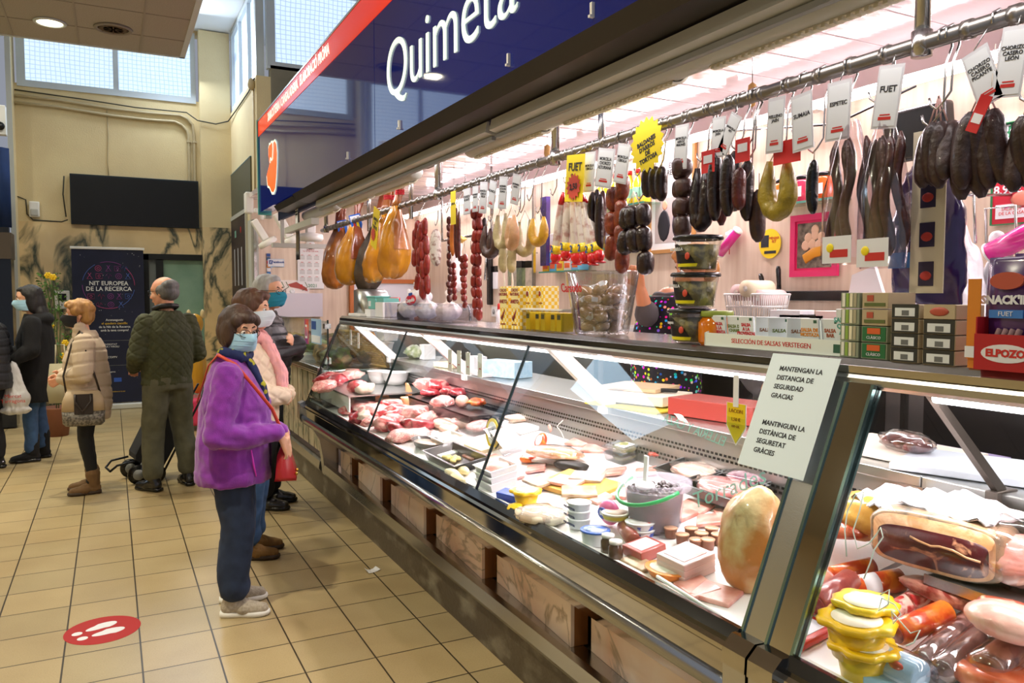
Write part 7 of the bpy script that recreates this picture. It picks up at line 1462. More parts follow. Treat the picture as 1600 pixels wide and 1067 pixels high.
q=MB();q.ring([[(.26+a*.055,b_*.11-.02,z)for a,b_ in((-1,-1),(1,-1),(1,1),(-1,1))]for z in(.70,)]+[[(.26+a*.05,b_*.115-.02,.72)for a,b_ in((-1,-1),(1,-1),(1,1),(-1,1))],[(.25+a*.03,b_*.10-.02,.83)for a,b_ in((-1,-1),(1,-1),(1,1),(-1,1))],[(.25+a*.01,b_*.08-.02,.88)for a,b_ in((-1,-1),(1,-1),(1,1),(-1,1))]],PURR)
q.build('bag_body',bg)
q=MB();q.tube([(.25,-.09,.86),(.235,-.09,.98),(.20,-.13,1.08),(.12,-.175,1.2),(.03,-.165,1.315),(-.06,-.10,1.36),(-.12,.0,1.30),(-.19,.06,1.1)],.009,mat('orange_strap','#c8402a',.5),6,flat=.5);q.build('strap',bg)
q=MB();q.ball((.315,-.05,.74),.009,mat('brass','#d7a84a',.25,1));q.ball((.315,-.12,.735),.009,mat('brass',''));q.build('clasp',bg)
# ---- woman in cream behind her
t=person('person in a cream quilted jacket with a pink scarf, behind the one in purple',395,866,R(-18),1.67)
H=head_m((.03,0,1.485),R(-12));b=Org();add_head(b,H);core(b,H)
WR=Vector((.20,-.10,.98));WL=Vector((.21,.04,.98));hand(b,WR,(.3,.8,-.3),(-.7,.5,0),.7,1);hand(b,WL,(.3,-.8,-.1),(-.9,0,0),.7,-1)
b.build('body',SKIN2,t,.007,2);add_eyes(t,H);mask(t,H,mat('mask_white','#d4e2ee',.8));hairdo(t,H,hairmat('hair_chestnut','#3d271c','#6b4630'),'short',.006)
CRM=mat('cream_quilt','#dccab2',.85,bump=.1,bscale=80)
o=Org();o.loft([(.80,0,0,.165,.205),(.95,0,0,.175,.21),(1.10,.01,0,.17,.205),(1.2,.0,0,.145,.195),(1.28,-.01,0,.10,.15),(1.34,-.01,0,.075,.09)])
for s_,W_ in((-1,WR),(1,WL)):o.chain([(-.005,s_*.17,1.26),(.03,s_*.245,1.0),W_],[.082,.078,.058])
o.build('jacket',CRM,t,.009,2,puffs(.008,.085,2,True))
PK=mat('pink_scarf','#e9a9a8',.9,col2='#dba0a4',scale=30)
o=Org();o.chain([(-.05,.075,1.36),(.05,.06,1.34),(.10,-.01,1.30),(.045,-.07,1.34),(-.05,-.07,1.37)],[.035,.04,.042,.04,.035]);o.chain([(.11,-.04,1.28),(.175,-.06,1.15),(.20,-.05,1.0)],[.035,.032,.028]);o.chain([(.12,.03,1.26),(.19,.04,1.1),(.20,.04,.98)],[.035,.032,.026]);o.build('scarf',PK,t,.007,1,folds(.008,40,.25))
legs(t,mat('blue_jeans','#35547c',.85,col2='#2b466a',scale=18),feet=((0,-.09),(.0,.10)))
BRS=mat('brown_suede','#7a5a2c',.9,bump=.2,bscale=120)
shoe(t,(.0,-.09,.002),0,BRS,mat('dark_sole','#3a2a18',.6));shoe(t,(0,.10,.002),0,BRS,mat('dark_sole',''))
# ---- man in black puffer
t=person('person with grey hair, glasses and teal mask, arms folded in a black puffer jacket',420,790,R(-24),1.80)
H=head_m((.03,0,1.485),R(-18));b=Org();add_head(b,H);core(b,H)
hand(b,(.16,.12,1.13),(.1,.95,.15),(-.9,0,.1),.5,-1);hand(b,(.20,-.09,1.14),(.15,-.9,.3),(-.95,0,0),.35,1)
b.build('body',SKIN2,t,.007,2);add_eyes(t,H);mask(t,H,mat('mask_teal','#1f86a6',.8));glasses(t,H,mat('glasses_dark','#15161a',.3));hairdo(t,H,hairmat('hair_grey','#8d8d8f','#bcbcbd'),'man')
BPF=mat('black_puffer','#17151c',.5,bump=.08,bscale=60)
o=Org();o.loft([(.80,0,0,.15,.195),(.95,0,0,.16,.20),(1.10,.01,0,.165,.205),(1.2,.0,0,.145,.20),(1.29,-.01,0,.10,.16),(1.36,-.01,0,.085,.10)])
o.chain([(-.005,-.185,1.26),(.06,-.27,1.06),(.22,-.05,1.12),(.19,.08,1.12)],[.085,.080,.066,.058]);o.chain([(-.005,.185,1.26),(.05,.26,1.05),(.18,.10,1.06),(.22,-.06,1.15)],[.085,.080,.062,.055])
o.build('jacket',BPF,t,.009,2,puffs(.009,.07,4))
legs(t,mat('black_trousers','#121317',.85),feet=((0,-.10),(0,.10)),R_=.098,kn=.075,an=.070)
BSH=mat('black_leather','#0c0c0e',.28,coat=.4)
shoe(t,(0,-.10,.002),R(-5),BSH,BLACK);shoe(t,(0,.10,.002),R(5),BSH,BLACK)
# ---- man in green quilted jacket, seen from behind
t=person('person seen from behind in an olive quilted jacket and grey trousers with a trolley',266,762,R(112),1.80)
H=head_m((.02,0,1.485),R(32),R(4));b=Org();add_head(b,H);core(b,H)
WR=Vector((.22,-.15,.93));WL=Vector((.18,.17,.92));hand(b,WR,(.8,.3,-.3),(0,.3,-1),.8,1);hand(b,WL,(.8,-.3,-.3),(0,0,-1),.8,-1)
b.build('body',SKIN,t,.007,2);glasses(t,H,mat('glasses_dark',''));add_eyes(t,H);hairdo(t,H,hairmat('hair_iron','#3f3e3f','#7b7a7a'),'bald',.002)
OLV=mat('olive_quilt','#3f4226',.8,col2='#383b22',scale=10,bump=.1,bscale=80)
o=Org();o.loft([(.80,0,0,.145,.19),(.84,0,0,.145,.18),(.95,0,0,.155,.19),(1.10,.0,0,.160,.195),(1.2,-.01,0,.14,.19),(1.29,-.01,0,.105,.155),(1.35,-.01,0,.08,.10)])
for s_,W_ in((-1,WR),(1,WL)):o.chain([(-.015,s_*.165,1.26),(-.02,s_*.235,1.02),W_],[.072,.066,.050])
def qd(c,n):
 v=min(abs(sin((math.atan2(c.y,c.x)*.17+c.z)*pi/.075)),abs(sin((math.atan2(c.y,c.x)*.17-c.z)*pi/.075)))
 return(.007*(min(v*2.4,1)-.8)if c.z>.86 else-.002*abs(sin(c.y*300+c.x*300)))+folds(.006,10,.9,3)(c,n)
o.build('jacket',OLV,t,.008,1,qd)
o=Org();o.chain([(.03,-.075,1.365),(-.05,-.06,1.385),(-.075,0,1.39),(-.05,.06,1.385),(.03,.075,1.365)],[.020]*5);o.build('collar',mat('black_collar','#0e0f10',.5),t,.006,2)
legs(t,mat('grey_trousers','#5b5a48',.9,col2='#504f3f',scale=14,bump=.1),feet=((0,-.14),(-.0,.13)),R_=.105,kn=.082,an=.077)
shoe(t,(0,-.14,.002),R(-10),BSH,BLACK);shoe(t,(0,.13,.002),R(16),BSH,BLACK)
# ---- woman in beige padded coat
t=person('person in a beige padded coat and black mask with a large handbag',140,768,R(176),1.60)
H=head_m((.04,0,1.485),R(4));b=Org();add_head(b,H);core(b,H)
WR=Vector((.17,-.08,.99));WL=Vector((.16,.06,.97));hand(b,WR,(.7,.4,-.3),(-.5,.7,0),.7,1);hand(b,WL,(.8,-.3,-.4),(-.3,-.7,0),.7,-1)
b.build('body',SKIN,t,.007,2);add_eyes(t,H);mask(t,H,mat('mask_black','#12131a',.8));hairdo(t,H,hairmat('hair_blonde','#8a5c2a','#c99a58'),'short',.007)
BEI=mat('beige_coat','#c6b39b',.75,bump=.08,bscale=60)
o=Org();o.loft([(.62,-.02,0,.155,.19),(.75,-.02,0,.175,.215),(.95,-.01,0,.175,.21),(1.10,.0,0,.17,.205),(1.2,-.01,0,.15,.195),(1.29,-.01,0,.11,.15),(1.36,.0,0,.085,.095)])
for s_,W_ in((-1,WR),(1,WL)):o.chain([(-.01,s_*.175,1.26),(-.01,s_*.25,1.02),W_],[.085,.080,.058])
o.cap((.03,-.05,1.375),(.03,.05,1.375),.055,.055)
o.build('coat',BEI,t,.009,2,puffs(.008,.10,6))
legs(t,mat('black_leggings','#0b0c0f',.8),feet=((0.0,-.09),(-.02,.09)),R_=.085,kn=.058,an=.045,hip=.80,rh=(.12,.15))
TB=mat('tan_boot','#6f5230',.8,bump=.2,bscale=60)
shoe(t,(0,-.09,.002),0,TB,mat('dark_sole',''),.17);shoe(t,(-.02,.09,.002),R(8),TB,mat('dark_sole',''),.17)
hb=thing('handbag','large beige handbag with snakeskin base worn over the beige coat','bag',t.location,t.rotation_euler.z)
q=MB();BB=mat('beige_leather','#b39d7d',.5)
sec=lambda z,sx,sy:[(-.0+sx*cos(a)*abs(cos(a))**-.4 if abs(cos(a))>.01 else 0,.245+sy*sin(a)*abs(sin(a))**-.4 if abs(sin(a))>.01 else.245,z)for a in[2*pi*(k+.5)/24 for k in range(24)]]
q.ring([sec(.60,.13,.045),sec(.62,.15,.06),sec(.72,.155,.062)],mat('snakeskin','#7b7468',.4,col2='#4e4940',scale=60,lo=.45,hi=.55));q.ring([sec(.72,.156,.063),sec(.80,.15,.055),sec(.88,.12,.028)],BB);q.build('bag_body',hb)
q=MB();q.box((-.075,.304,.70),(.06,.312,.86),mat('dark_brown_leather','#2c211a',.4));q.build('flap',hb)
q=MB();q.tube([(-.06,.31,.86),(-.06,.335,.80),(.0,.34,.72),(.05,.335,.80),(.05,.31,.86)],.008,mat('dark_brown_leather',''),6);q.build('handle',hb)
q=MB();q.tube([(-.12,.25,.87),(-.09,.275,1.0),(-.03,.265,1.2),(.0,.19,1.345),(.02,.12,1.36),(.08,.17,1.25),(.14,.21,1.0),(.12,.25,.87)],.008,mat('dark_brown_leather',''),6);q.build('strap',hb)
# ---- woman with long black hair
t=person('person with long black hair, blue mask and dark coat carrying a white plastic bag',62,718,R(172),1.74)
H=head_m((.045,0,1.485),R(14),R(8));b=Org();add_head(b,H);core(b,H)
WL=Vector((.10,.27,.96));WR=Vector((.25,-.1,.98));hand(b,WL,(.6,-.1,-.7),(-.3,-.9,0),.9,-1);hand(b,WR,(.7,.4,-.3),(-.5,.7,0),.7,1)
b.build('body',SKIN2,t,.007,2);add_eyes(t,H);mask(t,H,MASKB);hairdo(t,H,hairmat('hair_black','#0c0a0c','#1d191b'),'long')
BCT=mat('black_wool','#0e0e12',.95,bump=.3,bscale=150)
o=Org();o.loft([(.55,-.02,0,.16,.20),(.75,-.02,0,.165,.20),(.95,-.01,0,.155,.19),(1.10,.0,0,.16,.19),(1.2,-.01,0,.14,.185),(1.29,-.01,0,.11,.15),(1.35,.0,0,.085,.10)])
for s_,W_ in((-1,WR),(1,WL)):o.chain([(-.01,s_*.165,1.26),(-.02,s_*.235,1.03),W_],[.08,.075,.055])
o.ell((-.07,0,1.30),(.09,.14,.07));o.build('coat',BCT,t,.009,2,folds(.008,11))
legs(t,mat('blue_jeans',''),feet=((0,-.10),(.05,.08)),R_=.085,kn=.068,an=.058,rh=(.12,.15))
BBT=mat('black_suede','#0b0a0c',.9)
shoe(t,(0,-.10,.002),0,BBT,BLACK,.24);shoe(t,(.05,.08,.002),R(10),BBT,BLACK,.24)
PBAG=mat('thin_white_plastic','#dfdfe0',.35,col2='#d2d2d6',scale=8,bump=.5,bscale=25,alpha=.93)
pb=thing('plastic_bag','white plastic carrier bag with red print held by the person with long black hair','bag',t.location,t.rotation_euler.z)
o=Org();o.ell((.10,.31,.60),(.11,.06,.12));o.ell((.10,.31,.51),(.125,.065,.04));o.cap((.10,.31,.66),(.11,.30,.97),.092,.016,.5,(1,0,0))
b_=o.build('bag_body',PBAG,pb,.009,2,folds(.012,24,.3))
q=MB();q.text('Mercat\nTarragona',.045,REDINK,frame((.10,.395,.62),(-1,0,0),(0,0,1)),depth=.001);q.build('print',pb)
pb.scale=t.scale;hb.scale=(1,1,1);bg.scale=(.99,.99,.99)
tt=thing('tote_bag','cream fabric tote bag behind the beige coat','bag',(at(97,640,Y=8.62).x,8.62,.62));tt.scale=(.7,.8,.9)
q=MB();q.ring([[(-.15,-.03,0),(.15,-.03,0),(.15,.03,0),(-.15,.03,0)],[(-.17,-.05,.15),(.17,-.05,.15),(.17,.05,.15),(-.17,.05,.15)],[(-.13,-.01,.42),(.13,-.01,.42),(.13,.01,.42),(-.13,.01,.42)]],mat('cream_cloth','#a8a186',.9));q.build('bag_body',tt)
q=MB();q.tube([(-.06,0,.42),(-.05,0,.62),(.05,0,.62),(.06,0,.42)],.01,mat('cream_cloth',''),6);q.build('handle',tt)
# ---- person cut off at the left edge
t=person('person in a dark padded jacket cut off at the far left edge',-14,735,R(160),1.66)
H=head_m((.03,0,1.485),R(0));b=Org();add_head(b,H);core(b,H);b.build('body',SKIN,t,.009,2);hairdo(t,H,hairmat('hair_plum','#22151a','#3a2229'),'short')
o=Org();o.loft([(.74,-.02,0,.16,.20),(.80,-.02,0,.17,.21),(.95,-.01,0,.165,.20),(1.10,.0,0,.17,.205),(1.2,-.01,0,.15,.195),(1.29,-.01,0,.11,.15),(1.36,.0,0,.085,.10)])
for s_ in(-1,1):o.chain([(-.01,s_*.18,1.26),(-.03,s_*.26,1.0),(.10,s_*.24,.84)],[.085,.080,.06])
o.build('jacket',mat('charcoal_padded','#191a20',.6),t,.010,2,puffs(.008,.075,9));legs(t,mat('black_trousers',''))
shoe(t,(0,-.10,.002),0,BSH,BLACK);shoe(t,(0,.10,.002),0,BSH,BLACK)
# ---- vendor behind the counter
VY=3.42
q=MB();q.box((2.48,-.8,0),(2.95,6.0,.28),mat('duckboard','#6a5038',.7));tag(q.build('duckboard'),'low wooden duckboard floor behind the display cases','platform')
t=thing('person','person behind the counter in a black apron with coloured specks, reaching out both arms','person',(2.72,VY,.281),R(180));t.scale=(1.04,1.04,1.04)
H=head_m((.0,.20,1.44),R(-20),R(14));b=Org();add_head(b,H);core(b,H,(0,.06,1.28))
# local +y is towards the camera end (world -Y), local -y away
def loc(P):return t.matrix_world.inverted()@Vector(P)
bpy.context.view_layer.update()
hL=loc(at(1001,452,X=2.45));eL=loc(at(1010,492,X=2.5));hR=loc(at(1262,640,X=2.42));eR=loc(at(1190,600,X=2.6))
b.chain([(0,-.17,1.24),eL,hL],[.055,.046,.028]);b.chain([(0,.17,1.24),eR,hR],[.055,.046,.028])
d1=(hL-eL).normalized();hand(b,hL,d1,(.5,.3,-.3),.8,-1);d2=(hR-eR).normalized();hand(b,hR,d2+Vector((.3,0,-.1)),(0,0,-1),.6,1)
b.build('body',mat('skin_warm','#c98a64',.5,sss=.1),t,.007,2);add_eyes(t,H);hairdo(t,H,hairmat('hair_tan','#a06a34','#c58d52'),'short')
GRY=mat('grey_knit','#4e4a4c',.9,bump=.3,bscale=200)
o=Org();o.loft([(.80,0,0,.14,.18),(1.0,0,0,.15,.19),(1.15,.0,0,.15,.19),(1.25,0,0,.12,.17),(1.33,0,0,.07,.09)])
o.chain([(0,-.17,1.24),eL,eL+(hL-eL)*.15],[.075,.060,.056]);o.chain([(0,.17,1.24),eR,eR+(hR-eR)*.15],[.075,.060,.056]);o.build('jumper',GRY,t,.009,3,folds(.006,14))
APR=mat('apron_black','#0a0810',.8)
def specks():
 n,L,bs=nodes(APR);tc=n.new('ShaderNodeTexCoord');v=n.new('ShaderNodeTexVoronoi');v.inputs['Scale'].default_value=42;L.new(tc.outputs['Object'],v.inputs['Vector'])
 r=n.new('ShaderNodeValToRGB');r.color_ramp.interpolation='CONSTANT';r.color_ramp.elements[0].color=(1,1,1,1);r.color_ramp.elements[1].position=.33;r.color_ramp.elements[1].color=(0,0,0,1)
 L.new(v.outputs['Distance'],r.inputs[0]);hs=n.new('ShaderNodeHueSaturation');hs.inputs['Saturation'].default_value=2.2;hs.inputs['Value'].default_value=1.3;L.new(v.outputs['Color'],hs.inputs['Color'])
 mx=n.new('ShaderNodeMixRGB');L.new(r.outputs[0],mx.inputs[0]);mx.inputs[1].default_value=(.006,.004,.012,1);L.new(hs.outputs[0],mx.inputs[2]);L.new(mx.outputs[0],bs.inputs['Base Color'])
specks()
o=Org();o.loft([(.55,.02,0,.16,.21),(.95,.02,0,.168,.21),(1.12,.02,0,.160,.20),(1.25,.02,0,.13,.17),(1.31,.02,0,.09,.12)]);o.build('apron',APR,t,.010,3,folds(.004,12))
legs(t,mat('black_trousers',''),feet=((0,-.10),(0,.10)));shoe(t,(0,-.10,.002),0,WS,WS);shoe(t,(0,.10,.002),0,WS,WS)
# ---- shopping trolley
p=at(214,750,Z=0);t=thing('shopping_trolley','black fabric shopping trolley held by the person in the olive jacket','trolley',(p.x-.02,p.y-.02,0),R(10))
M_=T((0,0,0),ry=R(28));q=MB();q.ring([[M_@Vector((x*w_,y*.14,z))for x,y in((-1,-1),(1,-1),(1,1),(-1,1))]for z,w_ in((.18,.11),(.22,.13),(.6,.14),(.78,.13),(.84,.09))],mat('black_fabric','#111114',.8),False);q.build('fabric_bag',t)
q=MB();FR_=mat('trolley_frame','#2a2b2d',.4,.6)
for y in(-.15,.15):q.tube([M_@Vector(v)for v in((.15,y,.05),(.15,y,.9),(.13,y*.5,1.0))],.010,FR_,8)
q.tube([(-.02,-.13,.20),(-.16,-.13,.18),(-.21,-.10,.13),(-.21,.10,.13),(-.16,.13,.18),(-.02,.13,.2)],.010,FR_,8);q.build('frame',t)
for x,y in((.13,-.2),(.13,.2),(.0,-.16),(.0,.16)):
 r_=.085;q=MB();q.tube([(x,y-.014,r_),(x,y+.014,r_)],r_,BLACK,24);q.tube([(x,y-.018,r_),(x,y+.018,r_)],r_*.55,GREYPL,16);q.build('wheel',t)
 # ---- coin ride toy behind
p=at(300,600,Y=10.4);t=thing('kiddie_ride','gold and pink kiddie ride figure behind the olive jacket','toy ride',(p.x+.06,10.4,0))
q=MB();q.box((-.18,-.25,.06),(.22,.25,.40),mat('pink_gloss','#d8386a',.25,coat=.5),bev=.05);q.build('base',t)
q=MB();GO=mat('gold_gloss','#c9941f',.3,.2,coat=.5);o=Org();o.ell((0,0,.75),(.12,.13,.32));o.ell((-.01,0,1.30),(.10,.09,.13));o.cap((0,0,1.0),(0,0,1.25),.08,.06);o.build('figure_body',GO,t,.012,3)
q=MB();q.ball((-.08,0,1.42),(.028,.03,.06),mat('cream_gloss','#cdb98a',.4));q.ball((.08,0,1.42),(.028,.03,.06),mat('cream_gloss',''));q.build('ears',t)
q=MB()
for x in(-.12,.12):q.tube([(x,-.22,.05),(x,-.18,.05)],.05,BLACK,16)
q.build('wheel',t)
# ---- potted flowering plant
p=at(88,640,Y=10.6);t=thing('flowering_plant','tall climbing plant with yellow flowers in front of the marble wall','plant',(p.x,10.6,0))
GL_=mat('leaf_green','#4f7a24',.6,col2='#2d5416',scale=7);YF=mat('flower_yellow','#e8c21c',.6)
rnd=random.Random(5);q=MB()
sp=[(.02*sin(z*5)+.04*sin(z*2.1),.02*cos(z*4),z)for z in[.3+i*.12 for i in range(14)]]
for k in range(4):
 q.tube([(x+.05*sin(k*1.6+z),y+.05*cos(k*2+z*1.5),z)for x,y,z in sp],.006,mat('stem_green','#47602a',.7),5)
q.build('stem',t)
q=MB()
for i in range(420):
 z=rnd.uniform(.45,1.9);w=.17*(1.2-abs(z-1.2)/1.2);a=rnd.uniform(0,2*pi);r_=w*rnd.random()**.5
 c=Vector((r_*cos(a)+.04*sin(z*2.1),r_*sin(a),z));l_=rnd.uniform(.03,.06);M_=T(c,rnd.uniform(-1,1),rnd.uniform(-1,1),a)
 q.add([(0,0,0),(l_*.5,l_*.33,.008),(l_,0,-.006),(l_*.5,-l_*.33,.008)],[(0,1,2,3)],GL_,False,M_)
f_=q.build('foliage',t)
for i,(x,z)in enumerate([(-.03,1.88),(.02,1.86),(-.1,1.5),(.12,1.1),(.1,.95),(.13,.8),(-.02,1.3)]):
 q=MB()
 for k in range(6):q.ball((x+.022*cos(k*pi/3),-.14,z+.022*sin(k*pi/3)),(.02,.01,.02),YF,1)
 q.ball((x,-.15,z),.012,YF,1);q.build('flower',t)
q=MB();q.lathe([(0,0),(.12,0),(.16,.32),(.165,.34),(.14,.34),(.13,.30),(0,.30)],mat('terracotta','#7a4a30',.7));q.build('pot',t)
# ================================================================ BACK WALL OF THE STALL
BX=3.445
def wallrect(px0,py0,px1,py1,X=BX):
 a=at(px0,py0,X=X);b=at(px1,py1,X=X);return a.y,a.z,b.y,b.z
def framed(px0,py0,px1,py1,name,lab,cat,fm,pm_,fw=.03,extra=None):
 y0,z1,y1,z0=wallrect(px0,py0,px1,py1);w=y0-y1;h=z1-z0;t=thing(name,lab,cat,(BX-.005,(y0+y1)/2,(z0+z1)/2));M_=FX((0,0,0));q=MB()
 for lo,hi in(((-w/2,-h/2),(w/2,-h/2+fw)),((-w/2,h/2-fw),(w/2,h/2)),((-w/2,-h/2+fw),(-w/2+fw,h/2-fw)),((w/2-fw,-h/2+fw),(w/2,h/2-fw))):q.box((lo[0],lo[1],0),(hi[0],hi[1],.02),fm,M_)
 q.build('frame',t);q=MB();q.box((-w/2+fw,-h/2+fw,0),(w/2-fw,h/2-fw,.008),pm_,M_);q.build('backing',t)
 if extra:q=MB();extra(q,M_,w,h);q.build('print',t)
 return t
def ph(q,M_,w,h):
 q.box((-w*.36,-h*.40,.008),(w*.36,h*.02,.010),mat('photo_grey','#b8aca8',.5),M_)
 for s_,c1 in((-1,'#1a1a22'),(1,'#2a1c38')):
  q.ball(M_@Vector((s_*w*.16,-h*.24,.010)),(.003,w*.14,h*.15),mat('figure%d'%s_,c1,.6));q.ball(M_@Vector((s_*w*.14,-h*.05,.010)),(.003,w*.06,h*.045),mat('print_skin','#d8a080',.5))
 q.text('EM\nPRESES',h*.07,INK,M_@T((.0,h*.28,.009)))
framed(1018,236,1088,392,'framed_photograph','framed photograph of two people on the back wall','picture',mat('frame_wood','#b8864c',.5),PAPER,.025,ph)
def eg(q,M_,w,h):
 q.box((-w*.36,-h*.36,.008),(w*.36,h*.36,.010),mat('print_dark_check','#4c4238',.6,col2='#8a8070',scale=30),M_)
 for dx,dz in((-.12,.12),(.02,.16),(.16,.12),(-.18,.0),(-.04,.02),(.10,.0),(.02,.24)):q.ball(M_@Vector((w*dx,h*dz,.011)),(.003,w*.085,h*.085),mat('print_egg','#e8bfa0',.5))
 q.tube([M_@Vector(v)for v in((-w*.2,-h*.22,.012),(0,-h*.12,.012),(w*.26,-h*.08,.012))],.028,mat('print_gourd','#e0981c',.5),8,flat=.2)
framed(1240,338,1312,431,'pink_poster','pink bordered poster of eggs and yellow gourds on the back wall','poster',mat('poster_pink','#e0286a',.5),mat('poster_pink',''),.035,eg)
y0,z1,y1,z0=wallrect(1188,360,1220,402);q=MB();M_=FX((BX-.003,(y0+y1)/2,(z0+z1)/2));w=abs(y0-y1);h=z1-z0
q.ring([[M_@Vector((w*.52*cos(a_),h*.52*sin(a_),z_))for a_ in[2*pi*k/28 for k in range(28)]]for z_ in(0,.002)],mat('packet_yellow',''),False);q.box((-w*.42,-h*.12,.002),(-w*.05,h*.3,.003),INK,M_);q.text('MENJAR\nFET',h*.13,REDINK,M_@T((w*.2,.02,.003)));q.box((-w*.25,-h*.35,.002),(w*.3,-h*.25,.003),INK,M_)
tag(q.build('wall_sticker'),'yellow round sticker with a black square left of the pink poster','sticker')
t=framed(1557,196,1640,346,'price_poster','green and red price poster for house sausage at the right edge','poster',mat('poster_green','#1f7a4a',.5),mat('poster_green',''),.004,lambda q,M_,w,h:(q.text('CARTA TOTA\nVARIOS DE\nDEGUSTACIO\nAGRA\nATENCIO\nCAT',h*.085,WI,M_@T((-w*.12,h*.24,.009)),weight=.001),q.box((-w*.5,-h*.5,.008),(w*.5,-h*.08,.010),mat('print_crimson','#c8203a',.5),M_),q.text('8,90€',h*.12,WI,M_@T((-w*.2,-h*.16,.012)),weight=.001),q.ball(M_@Vector((w*.1,-h*.26,.011)),(.004,w*.26,h*.08),mat('print_sausage','#d8806c',.5)),q.box((-w*.42,-h*.44,.010),(w*.15,-h*.30,.012),WI,M_),q.text('SALSITXA\nDE LA CASA',h*.045,REDINK,M_@T((-w*.13,-h*.37,.0125)))))
# television / dark box on the wall
t=thing('wall_screen','small dark screen on a bracket high on the back wall at right','screen',(3.30,at(1432,205,X=3.3).y,at(1432,205,X=3.3).z));q=MB();q.box((-.03,-.16,-.13),(.05,.16,.11),BLACK,T(ry=-.15),.02);q.build('casing',t);q=MB();q.cyl((.05,0,0),(.14,0,.02),.015,BLACK);q.build('bracket',t)
# shelves
def gshelf(px0,px1,py,lab,d=.16,m=None):
 a=at(px0,py,X=BX-d);b=at(px1,py,X=BX-d);q=MB();q.box((BX-d,b.y,a.z-.008),(BX+.003,a.y,a.z),m or glassy('shelf_glass','#cfe6da',.02,1,.12));q.box((BX-d-.002,b.y,a.z-.010),(BX-d+.001,a.y,a.z+.002),mat('shelf_edge','#4c9a86',.2));tag(q.build('wall_shelf'),lab,'shelf');return a.z,a.y,b.y
z,ya,yb=gshelf(918,1006,330,'green-edged glass shelf of yellow bottles on the back wall');k=0;src=None
for i in range(7):
 y=ya-.06-i*(ya-yb-.1)/6.5;
 if src is None:
  src=thing('oil_bottle','yellow oil bottle with red cap on the upper glass shelf','bottle',(BX-.08,y,z),0,'yellow bottles on the glass shelf');q=MB();q.lathe([(0,0),(.035,0),(.037,.01),(.037,.15),(.02,.19),(.014,.22),(0,.22)],mat('oil_yellow','#d8b41c',.15,coat=.6),n=16);q.build('bottle_body',src);q=MB();q.lathe([(0,.22),(.016,.22),(.016,.25),(0,.25)],mat('lid_red',''),n=12);q.build('cap',src);q=MB();q.tube([(0,0,.05),(0,0,.12)],.0375,mat('green_ink',''),16,caps=False);q.build('band_label',src)
 else:copy_tree(src,(BX-.08,y,z))
z,ya,yb=gshelf(905,985,392,'lower glass shelf of snack packets on the back wall');cols_=('#7a4a22','#c8a24a','#3a3a6a','#8a5a2c','#d8c89a')
for i in range(5):
 y=ya-.07-i*(ya-yb-.1)/4.6;t=thing('snack_packet','%s snack packet on the lower glass shelf, %s from the left'%(('brown','yellow','dark blue','tan','cream')[i],ORD[i]),'packet',(BX-.08,y,z));q=MB();q.ring([[(sx*th,sy*.05,zz_)for sx,sy in((-1,-1),(1,-1),(1,1),(-1,1))]for th,zz_ in((.004,0),(.025,.05),(.02,.12),(.003,.17))],mat('pack_%d'%i,cols_[i],.3,coat=.4));q.build('pack_body',t);q=MB();q.box((-.027,-.03,.05),(-.024,.03,.10),PAPER);q.build('pack_label',t)
 # jars shelf (right)
z,ya,yb=gshelf(1196,1300,322,'glass shelf of orange jars on the back wall above the pink poster',.14)
for i,(px,c_,lab)in enumerate(((1224,'#e0701c','orange jar with dark lid, left on the jar shelf'),(1255,'#c83050','red jar with dark lid, middle of the jar shelf'),(1288,'#e85a14','orange red jar with dark lid, right on the jar shelf'))):
 y=at(px,300,X=BX-.07).y;t=thing('glass_jar',lab,'jar',(BX-.07,y,z));q=MB();q.lathe([(0,0),(.045,0),(.048,.01),(.048,.11),(.04,.125),(0,.125)],mat('jar_c%d'%i,c_,.15,coat=.6),n=20);q.build('jar_body',t);q=MB();q.lathe([(0,.125),(.044,.125),(.044,.145),(0,.145)],BLACK,n=20);q.build('lid',t);q=MB();q.box((-.050,-.03,.03),(-.047,.03,.085),PAPER);q.build('paper_label',t)
 # shelf of small boxes behind packed fuets
z,ya,yb=gshelf(842,905,425,'glass shelf stacked with small cartons behind the packed fuets');k=0
CC=('#f2c21c','#5fb4e0','#f0d040','#e8e4e0','#78c0e8','#f0a42c')
for r_ in range(2):
 for i in range(5):
  y=ya-.06-i*(ya-yb-.08)/4.8;t=thing('small_carton','small printed carton on the carton shelf, %s row, %s from the left'%(('lower','upper')[r_],ORD[i]),'carton',(BX-.08,y,z+.003+r_*.16));q=MB();q.box((-.05,-.052,0),(.05,.052,.155),mat('carton_c%d'%((i+r_*2)%6),CC[(i+r_*2)%6],.5),bev=.002);q.build('carton_body',t);q=MB();q.box((-.0515,-.04,.02),(-.0505,.04,.06),mat('print_orange','')if 'print_orange' in _M else YEL);q.box((-.0515,-.03,.09),(-.0505,.03,.13),PAPER);q.build('print',t);k+=1
